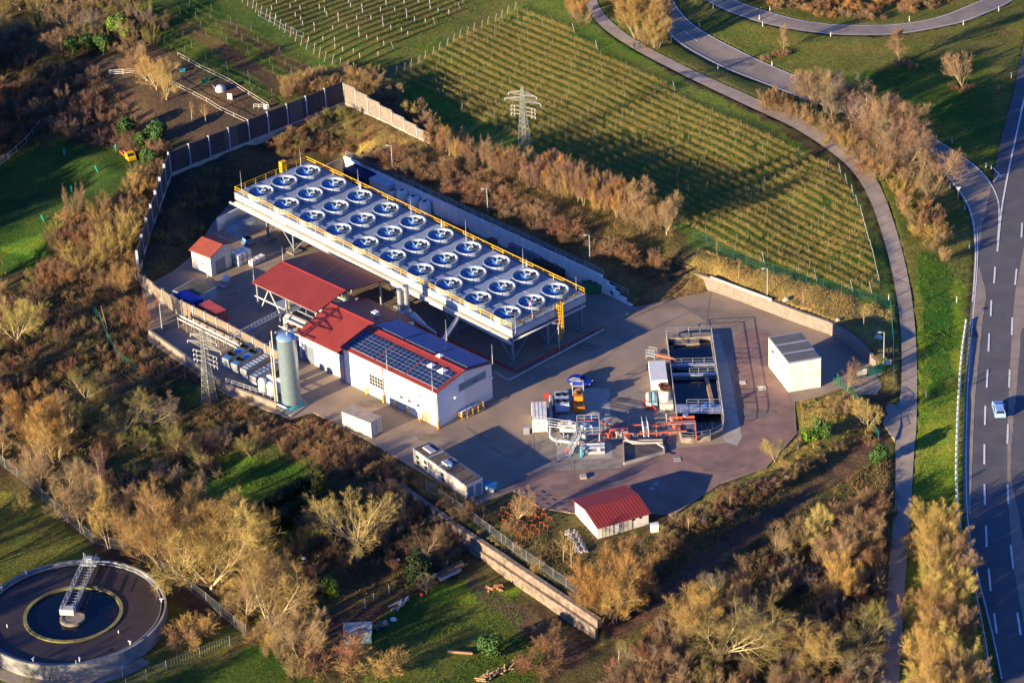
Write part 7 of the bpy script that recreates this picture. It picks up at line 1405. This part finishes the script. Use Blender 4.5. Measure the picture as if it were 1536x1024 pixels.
for pl_, n_, kd, cl_, hr, sd_, md_, lb_ in [
 ([(540, 250), (600, 225), (650, 235), (760, 290), (850, 345), (960, 385), (940, 400), (860, 370), (740, 320), (640, 280)], 75, ['bush'], ['rust', 'tan', 'brown'], (1.8, 3.6), 2, 8, 'rusty brown shrubs massed on the slope behind the retaining wall'),
 ([(930, 385), (975, 375), (1010, 400), (985, 430), (940, 420)], 9, ['bush'], ['rust', 'brown'], (1.5, 2.6), 3, 8, 'low rusty bushes between hedge end and grassy wedge'),
 ([(440, 118), (560, 108), (600, 140), (640, 190), (700, 222), (690, 230), (620, 190), (560, 150), (520, 128), (440, 152), (420, 160)], 60, ['up', 'bush'], ['gold', 'tan'], (2.8, 4.4), 4, 7, 'tan thicket massed behind the corner of the noise barrier'),
 ([(430, 200), (510, 165), (560, 200), (540, 235), (500, 230), (430, 235), (390, 225)], 40, ['bush'], ['brown', 'rust', 'olive'], (1.4, 2.8), 5, 7, 'brown shrubs massed on the inner slope of the noise barrier'),
 ([(270, 280), (370, 240), (340, 290), (290, 370), (240, 390), (235, 350)], 26, ['bush'], ['brown', 'olive'], (1.2, 2.2), 6, 10, 'dark shrubs on the shaded inner embankment'),
 ([(1100, -10), (1140, 5), (1200, 22), (1260, 30), (1330, 30), (1400, 18), (1460, -12)], 80, ['bush'], ['rust', 'orange', 'tan'], (1.3, 2.6), 8, 6, 'rust coloured scrub filling the inside of the upper loop road'),
 (LT_, 170, ['bush', 'bush', 'up'], ['brown', 'rust', 'tan', 'olive', 'purple'], (1.2, 2.9), 13, 9, 'wide thicket of bare brown shrubs left of and below the annex'),
 ([(75, 360), (120, 320), (200, 270), (240, 262), (215, 350), (205, 420), (120, 425), (60, 425)], 85, ['bush', 'up'], ['rust', 'tan', 'gold', 'brown'], (2.4, 4.8), 15, 9, 'thicket of bare shrubs outside the western barrier'),
 ([(60, 120), (115, 90), (150, 110), (215, 190), (255, 232), (240, 262), (215, 235), (170, 225), (120, 210), (70, 200), (-20, 240), (-20, 60), (40, 80)], 170, ['bush', 'up'], ['brown', 'tan', 'tan', 'purple'], (1.8, 3.8), 16, 9, 'tangled brown scrub on the slope left of the upper garden'),
 ([(0, -30), (190, -30), (260, 60), (200, 100), (130, 80), (60, 60), (0, 70)], 80, ['bush', 'up'], ['olive', 'grey', 'tan'], (2.5, 5), 17, 10, 'bare scrub at the top left above the gardens'),
 ([(560, 700), (620, 720), (700, 770), (690, 860), (640, 870), (560, 860), (470, 870), (480, 790), (560, 760)], 70, ['bush', 'up'], ['brown', 'rust', 'grey'], (1.6, 3.6), 18, 9, 'brown garden scrub between the walnut tree and the stone wall'),
 ([(1010, 780), (1080, 745), (1200, 700), (1300, 650), (1300, 640), (1240, 690), (1130, 750), (1050, 800), (980, 850), (985, 820)], 60, ['bush'], ['brown', 'tan', 'olive', 'rust'], (.9, 2.0), 20, 8, 'low scrub on the mound between yard and track'),
 ([(1000, 945), (1110, 862), (1210, 800), (1330, 735), (1330, 800), (1315, 1050), (930, 1060), (915, 1000)], 150, ['bush', 'up'], ['brown', 'grey', 'olive', 'rust'], (1.8, 3.6), 29, 10, 'lower scrub filling the thicket between track and lower path'),
 ([(380, 640), (480, 640), (600, 700), (640, 735), (560, 730), (450, 690), (330, 640)], 70, ['bush'], ['brown', 'rust', 'tan'], (1.2, 2.6), 22, 8, 'low brown scrub on the slope below the yard edge'),
 ([(300, 800), (480, 770), (480, 900), (460, 1030), (400, 1000), (380, 950), (310, 900)], 60, ['bush', 'up'], ['tan', 'gold', 'olive'], (2, 4.2), 23, 10, 'tan scrub under the golden trees right of the settling tank'),
 ([(100, 700), (200, 740), (240, 790), (300, 850), (260, 850), (185, 815), (140, 800), (80, 745)], 36, ['bush', 'up'], ['tan', 'grey'], (2, 4.5), 33, 10, 'tan scrub along the outside of the settling tank fence'),
 ([(1375, 800), (1425, 800), (1450, 900), (1460, 1060), (1370, 1060)], 70, ['bush', 'up'], ['gold', 'tan', 'yel'], (2.6, 4.8), 25, 8, 'golden scrub under the tree row by the highway'),
 ([(850, 905), (895, 900), (975, 860), (985, 900), (930, 935), (905, 930)], 20, ['bush', 'up'], ['orange', 'gold', 'tan'], (2, 4.5), 27, 9, 'golden scrub around the orange weeping tree'),
 ([(900, -30), (1000, -20), (1000, 40), (985, 75), (950, 62), (920, 20)], 26, ['up', 'bush'], ['gold', 'tan'], (2.5, 5), 34, 8, 'golden scrub between the path and the slip road at the top'),
 ([(-60, 560), (130, 560), (330, 620), (340, 760), (60, 735), (-60, 690)], 60, ['bush'], ['olive', 'grey', 'brown'], (1.0, 2.2), 35, 12, 'low mossy scrub under the orchard trees')]:
    thicket('scrub_thicket', lb_, pl_, n_, kd, cl_, hr, sd_, mind=md_)
for k, (x, y) in enumerate([(-60, 1075), (-20, 1085), (25, 1090), (70, 1100), (110, 1110), (-110, 1050)]): plant('spread', G(x, y), .95+.06*(k % 3), 'olive', 'dense bare tree beyond the lower left edge', 'tree', 'bare_tree', 'trees beyond the lower left edge', sz=1.2)

# --- leafy things: bushes with real leaves, conifers, hedge
def leafy(seed, h, r, n, ls, lumps=9, shape='round'):
    rng = np.random.default_rng(seed); V = []
    c = rng.normal(size=(lumps, 3)); c /= np.linalg.norm(c, axis=1, keepdims=True); c *= rng.uniform(.25, .7, (lumps, 1)); c = c*[r, r, h*.42]+[0, 0, h*.52]; rad_ = rng.uniform(.3, .55, lumps)*r
    if shape == 'cone': c = np.stack([rng.normal(0, .12*r, lumps*3), rng.normal(0, .12*r, lumps*3), rng.uniform(.05, .95, lumps*3)*h], 1); rad_ = (1.05-c[:, 2]/h*.75)*r*.8
    if shape == 'box': c = np.stack([rng.uniform(-r, r, lumps*3), rng.uniform(-r*.45, r*.45, lumps*3), rng.uniform(.2, .85, lumps*3)*h], 1); rad_ = np.full(len(c), r*.35)
    k = rng.integers(0, len(c), n); d = rng.normal(size=(n, 3)); d /= np.linalg.norm(d, axis=1, keepdims=True); p = c[k]+d*(rad_[k]*rng.uniform(.75, 1.08, n))[:, None]; p[:, 2] = np.maximum(p[:, 2], .05)
    nrm = norm(d+rng.normal(size=d.shape)*.5); x = perp(nrm, rng); y = np.cross(nrm, x); s = ls*rng.uniform(.6, 1.3, n)[:, None]
    V = np.stack([p-x*s, p-y*s*.7, p+x*s, p+y*s*.7], 1).reshape(-1, 3); return V
def lproto(name, mat, *a, **k): V = leafy(*a, **k); return rawmesh(name, V, np.arange(len(V)).reshape(-1, 4), mat, 4)
LB = [lproto('leaf_bush', leafg, 70+i, 3.6, 1.9, 2600, .16) for i in range(2)]; CO = [lproto('conifer', leafd, 80+i, 6, 1.3, 3000, .16, shape='cone') for i in range(2)]; HB = [lproto('hedge_piece', leafd, 90+i, 3.2, 1.8, 2600, .17, shape='box') for i in range(2)]
def stemmesh(h, r): mb = MB(); mb.tube((0, 0, -.2), (0, 0, h), r, 6, r*.6); o = lbuild(mb, 'stem', [barkd]); me = o.data; bpy.data.objects.remove(o); return me
STM = stemmesh(2.0, .12)
def leafplant(px, py, me, s, label, cat, name, mat=None, group=None, rot=None, sc3=None):
    p = G(px, py); t = thing(name, label, cat, p, group); t.rotation_euler = (0, 0, rot if rot is not None else random.uniform(0, 6)); t.scale = sc3 or (s, s, s)
    for m_, nm in ((me, 'crown'), (STM, 'trunk')): 
        o = bpy.data.objects.new(nm, m_); COL.objects.link(o); o.parent = t
        if mat and nm == 'crown': o.material_slots[0].link = 'OBJECT'; o.material_slots[0].material = mat
    return t
for x, y, s, m_, lb in [(175, 52, 1.3, leafl, 'bright yellow green bush at the top left'), (190, 68, 1.1, leafl, 'second bright yellow green bush below the first'), (132, 80, 1.3, leafg, 'dark green bush left of the garden gate'), (156, 82, 1.4, leafg, 'tall dark green bush directly above the garden gate'), (110, 82, 1.2, leafg, 'olive green bush left of the dark green ones'),
                     (215, 225, 1.2, leafg, 'ivy covered bush beside the yellow pickup'), (240, 215, 1.3, leafg, 'ivy covered bush at the barrier corner'), (193, 205, 1.2, leafg, 'ivy bush behind the yellow pickup'), (225, 250, 1.0, leafg, 'ivy bush below the yellow pickup'), (735, 985, 1.2, leafg, 'leafy green bush on the lower lawn'), (497, 895, .9, leafl, 'small bright green bush near the washing line post'),
                     (1235, 660, 1.0, leafg, 'green bramble clump on the mound near the yard corner'), (1215, 665, .8, leafl, 'light green bramble clump on the mound'), (1320, 700, 1.1, leafg, 'leafy bush where track and path meet'), (1185, 100, .01, leafg, None)]:
    if lb: leafplant(x, y, LB[x % 2], s, lb, 'bush', 'evergreen_bush', m_)
leafplant(481, 742, CO[0], 1.0, 'dense olive columnar conifer at the end of the dark hedge', 'conifer', 'conifer_tree', M('thuja olive', (.10, .10, .015), (.06, .07, .012), 1.2, .7), sc3=(1.5, 1.5, .95))
leafplant(630, 872, CO[1], 1.0, 'dark round conifer in the shaded garden', 'conifer', 'conifer_tree', sc3=(2.2, 2.2, 1.0))
for k in range(9): leafplant(345+k*15, 842-k*9.5, HB[k % 2], 1, 'clipped dark conifer in the long hedge left of the walnut tree', 'hedge', 'hedge_conifer', group='long dark hedge', rot=rad(45), sc3=(1.0, 1.0, 1.1))
for k in range(7): leafplant(375+k*13, 790-k*8.5, HB[k % 2], 1, 'clipped dark conifer in the short hedge behind the long one', 'hedge', 'hedge_conifer', group='short dark hedge', rot=rad(45), sc3=(.8, .9, .9))

# --- vineyards
VDIR = math.radians(-49.0); vd_ = np.array([math.cos(VDIR), math.sin(VDIR)]); vn_ = np.array([-vd_[1], vd_[0]])
VP = [tuple(q[:2]) for q in Gs([(779, 12), (870, 55), (900, 78), (995, 128), (1075, 170), (1142, 202), (1240, 248), (1262, 262), (1278, 290), (1296, 330), (1312, 390), (1322, 440), (1290, 440), (1235, 424), (1160, 400), (1100, 380), (1045, 350), (1000, 318), (985, 305), (905, 262), (770, 207), (680, 162), (606, 126), (588, 116)])]
pm_ = MB(); pm_.tube((0, 0, -.2), (0, 0, 1.7), .017, 4); o = lbuild(pm_, 'post', [galvl]); POSTM = o.data; bpy.data.objects.remove(o)
pm_ = MB(); pm_.tube((0, 0, -.2), (0, 0, 1.3), .042, 5); o = lbuild(pm_, 'post', [white]); POSTW = o.data; bpy.data.objects.remove(o)
pm_ = MB(); pm_.tube((.35, 0, -.2), (-.35, 0, 2.1), .045, 4); o = lbuild(pm_, 'end_post', [galvl]); ENDM = o.data; bpy.data.objects.remove(o)
def vine_rows(poly, d, n_, spacing, label, group, dens, hgt, pstep, mat, seed, pm=None, ends=True):
    rng = np.random.default_rng(seed); pa = np.array(poly); o0 = pa@n_; us = pa@d
    for c in np.arange(o0.min()+spacing*.5, o0.max(), spacing):
        u = np.arange(us.min(), us.max(), .5); X_ = d[0]*u+n_[0]*c; Y_ = d[1]*u+n_[1]*c; k = inpoly(X_, Y_, poly)
        if k.sum() < 8: continue
        ua, ub = u[k].min(), u[k].max(); L_ = ub-ua
        N = int(L_*dens); t = rng.uniform(0, L_, N); gap = vn(t+c*13.7, np.full(N, c*5.3), 1.7, 7) > -.42; t = t[gap]; N = len(t); off = rng.normal(0, .12, N)
        x = d[0]*(ua+t)+n_[0]*(c+off); y = d[1]*(ua+t)+n_[1]*(c+off)
        tz = np.arange(0, L_+1, 1.0); zz = H(d[0]*(ua+tz)+n_[0]*c, d[1]*(ua+tz)+n_[1]*c); z = np.interp(t, tz, zz)+rng.uniform(.08, hgt, N)*rng.uniform(.4, 1, N)
        A = np.stack([x, y, z], 1); D = norm(rng.normal(size=(N, 3))*[.6, .6, .5]+[0, 0, .55]); g = Geo(); o_ = np.array([*(d*ua+n_*c), zz[0]]); g.blades(A-o_, D, rng.uniform(.3, .75, N), np.full(N, .034), rng)
        me = g.mesh('vine_row', mat); r_ = bpy.data.objects.new('vine_row', me); COL.objects.link(r_); r_.location = tuple(o_); tag(r_, label, 'vines', group)
        for i, q in enumerate(([0] if ends else [])+list(np.arange(rng.uniform(1.5, pstep), L_-1, pstep))):
            p = bpy.data.objects.new('end_post' if i == 0 and ends else 'post', ENDM if i == 0 and ends else (pm or POSTM)); COL.objects.link(p); p.parent = r_; zq = float(np.interp(q, tz, zz)); p.location = (d[0]*q, d[1]*q, zq-o_[2]); p.rotation_euler = (0, 0, math.atan2(d[1], d[0])+math.pi if i == 0 else 0)
        if not ends: continue
        p = bpy.data.objects.new('end_post', ENDM); COL.objects.link(p); p.parent = r_; zq = float(np.interp(L_, tz, zz)); p.location = (d[0]*L_, d[1]*L_, zq-o_[2]); p.rotation_euler = (0, 0, math.atan2(d[1], d[0]))
vine_rows(VP, vd_, vn_, 2.13, 'long row of reddish brown vines with posts in the main vineyard', 'vine rows of the main vineyard', 92, 1.15, 7.5, vinem, 1)
UD = math.radians(42.0); ud = np.array([math.cos(UD), math.sin(UD)]); un = np.array([-ud[1], ud[0]])
VU = [tuple(q[:2]) for q in Gs([(375, -15), (650, -15), (700, -8), (690, 20), (560, 95), (520, 108), (490, 95), (440, 60), (400, 30), (360, 0)])]
vine_rows(VU, ud, un, 2.3, 'young row of thin vines with pale posts in the upper vineyard', 'vine rows of the upper vineyard', 45, .6, 6.5, M('young vines', (.22, .13, .06), None, .5, .9), 2, POSTW)
for pl, nm, sd in (([(255, 15), (300, 0), (330, 20), (475, 112), (440, 130), (280, 45)], 'short low row in the left strip vineyard above the garden', 3), ([(225, 65), (262, 45), (430, 150), (400, 158), (270, 82)], 'short low row in the strip directly behind the noise barrier', 4)):
    VS = [tuple(q[:2]) for q in Gs(pl)]; vine_rows(VS, vd_, vn_, 2.2, nm, nm+'s', 40, .8, 7, M('green strip vines', (.09, .13, .03), None, .5, .9), sd, None, False)

# --- ground cover nobody could count
def cover(name, label, polys, n, mat, ln, wd, hz, seed, cat='undergrowth', upb=.6, clump=1.2):
    rng = np.random.default_rng(seed); P_ = []
    for pl, wgt in polys:
        q = np.array([tuple(a[:2]) for a in Gs(pl)]); m_ = int(n*wgt*3.2); x = rng.uniform(q[:, 0].min(), q[:, 0].max(), m_); y = rng.uniform(q[:, 1].min(), q[:, 1].max(), m_)
        k = inpoly(x, y, [tuple(a) for a in q]) & ~inpoly(x, y, YG) & (vn(x, y, clump*2, 2)+.5*vn(x, y, clump*.6, 4) > -.12); x, y = x[k][:int(n*wgt)], y[k][:int(n*wgt)]; P_.append(np.stack([x, y], 1))
    xy = np.concatenate(P_); x, y = xy[:, 0], xy[:, 1]; N = len(x)
    hh = (vn(x, y, 6, 0)*.5+vn(x, y, 2.2, 1)*.35+vn(x, y, 1.1, 2)*.2)*.5; lump = np.clip(vn(x, y, 2.6, 3)+.45, 0, 1); z = H(x, y)+hh+rng.uniform(0, 1, N)**1.3*hz*lump
    D = norm(rng.normal(size=(N, 3))+[0, 0, upb]); g = Geo(); o_ = np.array([0, 0, 0.]); g.blades(np.stack([x, y, z], 1), D, ln*rng.uniform(.5, 1.4, N), np.full(N, wd)*rng.uniform(.6, 1.4, N), rng)
    me = g.mesh(name, mat); o = bpy.data.objects.new(name, me); COL.objects.link(o); tag(o, label, cat, kind='stuff'); return o
brm = M('bramble canes', (.22, .13, .07), (.12, .09, .045), .35, .9); brg = M('bramble leaves', (.07, .12, .02), (.15, .13, .03), .4, .8); grs = M('dry tall grass', (.40, .29, .10), (.26, .2, .07), .4, .9); grg = M('green tufts', (.10, .19, .02), (.07, .13, .02), .5, .85)
A1 = (LT, .24); A2 = ([(-20, 40), (110, 80), (250, 232), (215, 240), (110, 215), (-20, 245)], .12); A3 = ([(1000, 905), (1110, 825), (1210, 755), (1335, 680), (1320, 1030), (905, 1030)], .2); A4 = ([(520, 160), (645, 220), (760, 250), (990, 350), (1000, 420), (950, 455), (903, 430), (520, 238)], .16); A5 = ([(640, 720), (780, 790), (870, 815), (990, 800), (1200, 700), (1310, 650), (1000, 870), (900, 930), (760, 830)], .14); A6 = ([(60, 420), (120, 320), (250, 255), (205, 420)], .08); A7 = ([(480, 700), (700, 800), (690, 880), (460, 900), (440, 1030), (380, 930)], .10)
cover('bramble_undergrowth', 'tangled brown bramble undergrowth filling the thickets round the plant', [A1, A2, A3, A4, A5, A6, A7], 240000, brm, .6, .05, 1.0, 31)
cover('green_undergrowth', 'patchy green ivy and bramble leaves among the thickets', [(A1[0], .25), (A2[0], .15), (A3[0], .2), (A5[0], .2), (A7[0], .1), ([(-20, 560), (330, 600), (340, 780), (60, 735), (-20, 690)], .1)], 90000, brg, .28, .16, .7, 32)
cover('dry_grass', 'long dry golden grass on the banks above the yard', [([(1028, 408), (1050, 372), (1140, 402), (1235, 432), (1338, 464), (1338, 560), (1320, 550), (1300, 530), (1240, 490), (1060, 420)], .4), ([(520, 170), (640, 220), (760, 260), (900, 330), (990, 400), (950, 455), (760, 340), (560, 245)], .4), ([(1200, 600), (1290, 590), (1310, 640), (1220, 680), (1120, 720)], .2)], 90000, grs, .38, .045, .15, 33, 'grass', 1.5)
cover('grass_tufts', 'green grass tufts on the verges, meadows and between the vine rows', [([(1376, 380), (1445, 400), (1440, 800), (1360, 1040), (1375, 700)], .25), ([(790, 5), (880, 60), (1000, 130), (1150, 200), (1262, 262), (1335, 440), (1160, 405), (1000, 330), (760, 215), (600, 190), (588, 116)], .45), ([(620, -20), (790, 5), (600, 112), (540, 110)], .1), ([(540, 960), (600, 900), (680, 870), (780, 900), (800, 1040), (560, 1040)], .1), ([(350, 600), (470, 700), (470, 760), (300, 740)], .1)], 130000, grg, .25, .06, .1, 34, 'grass', 1.0)
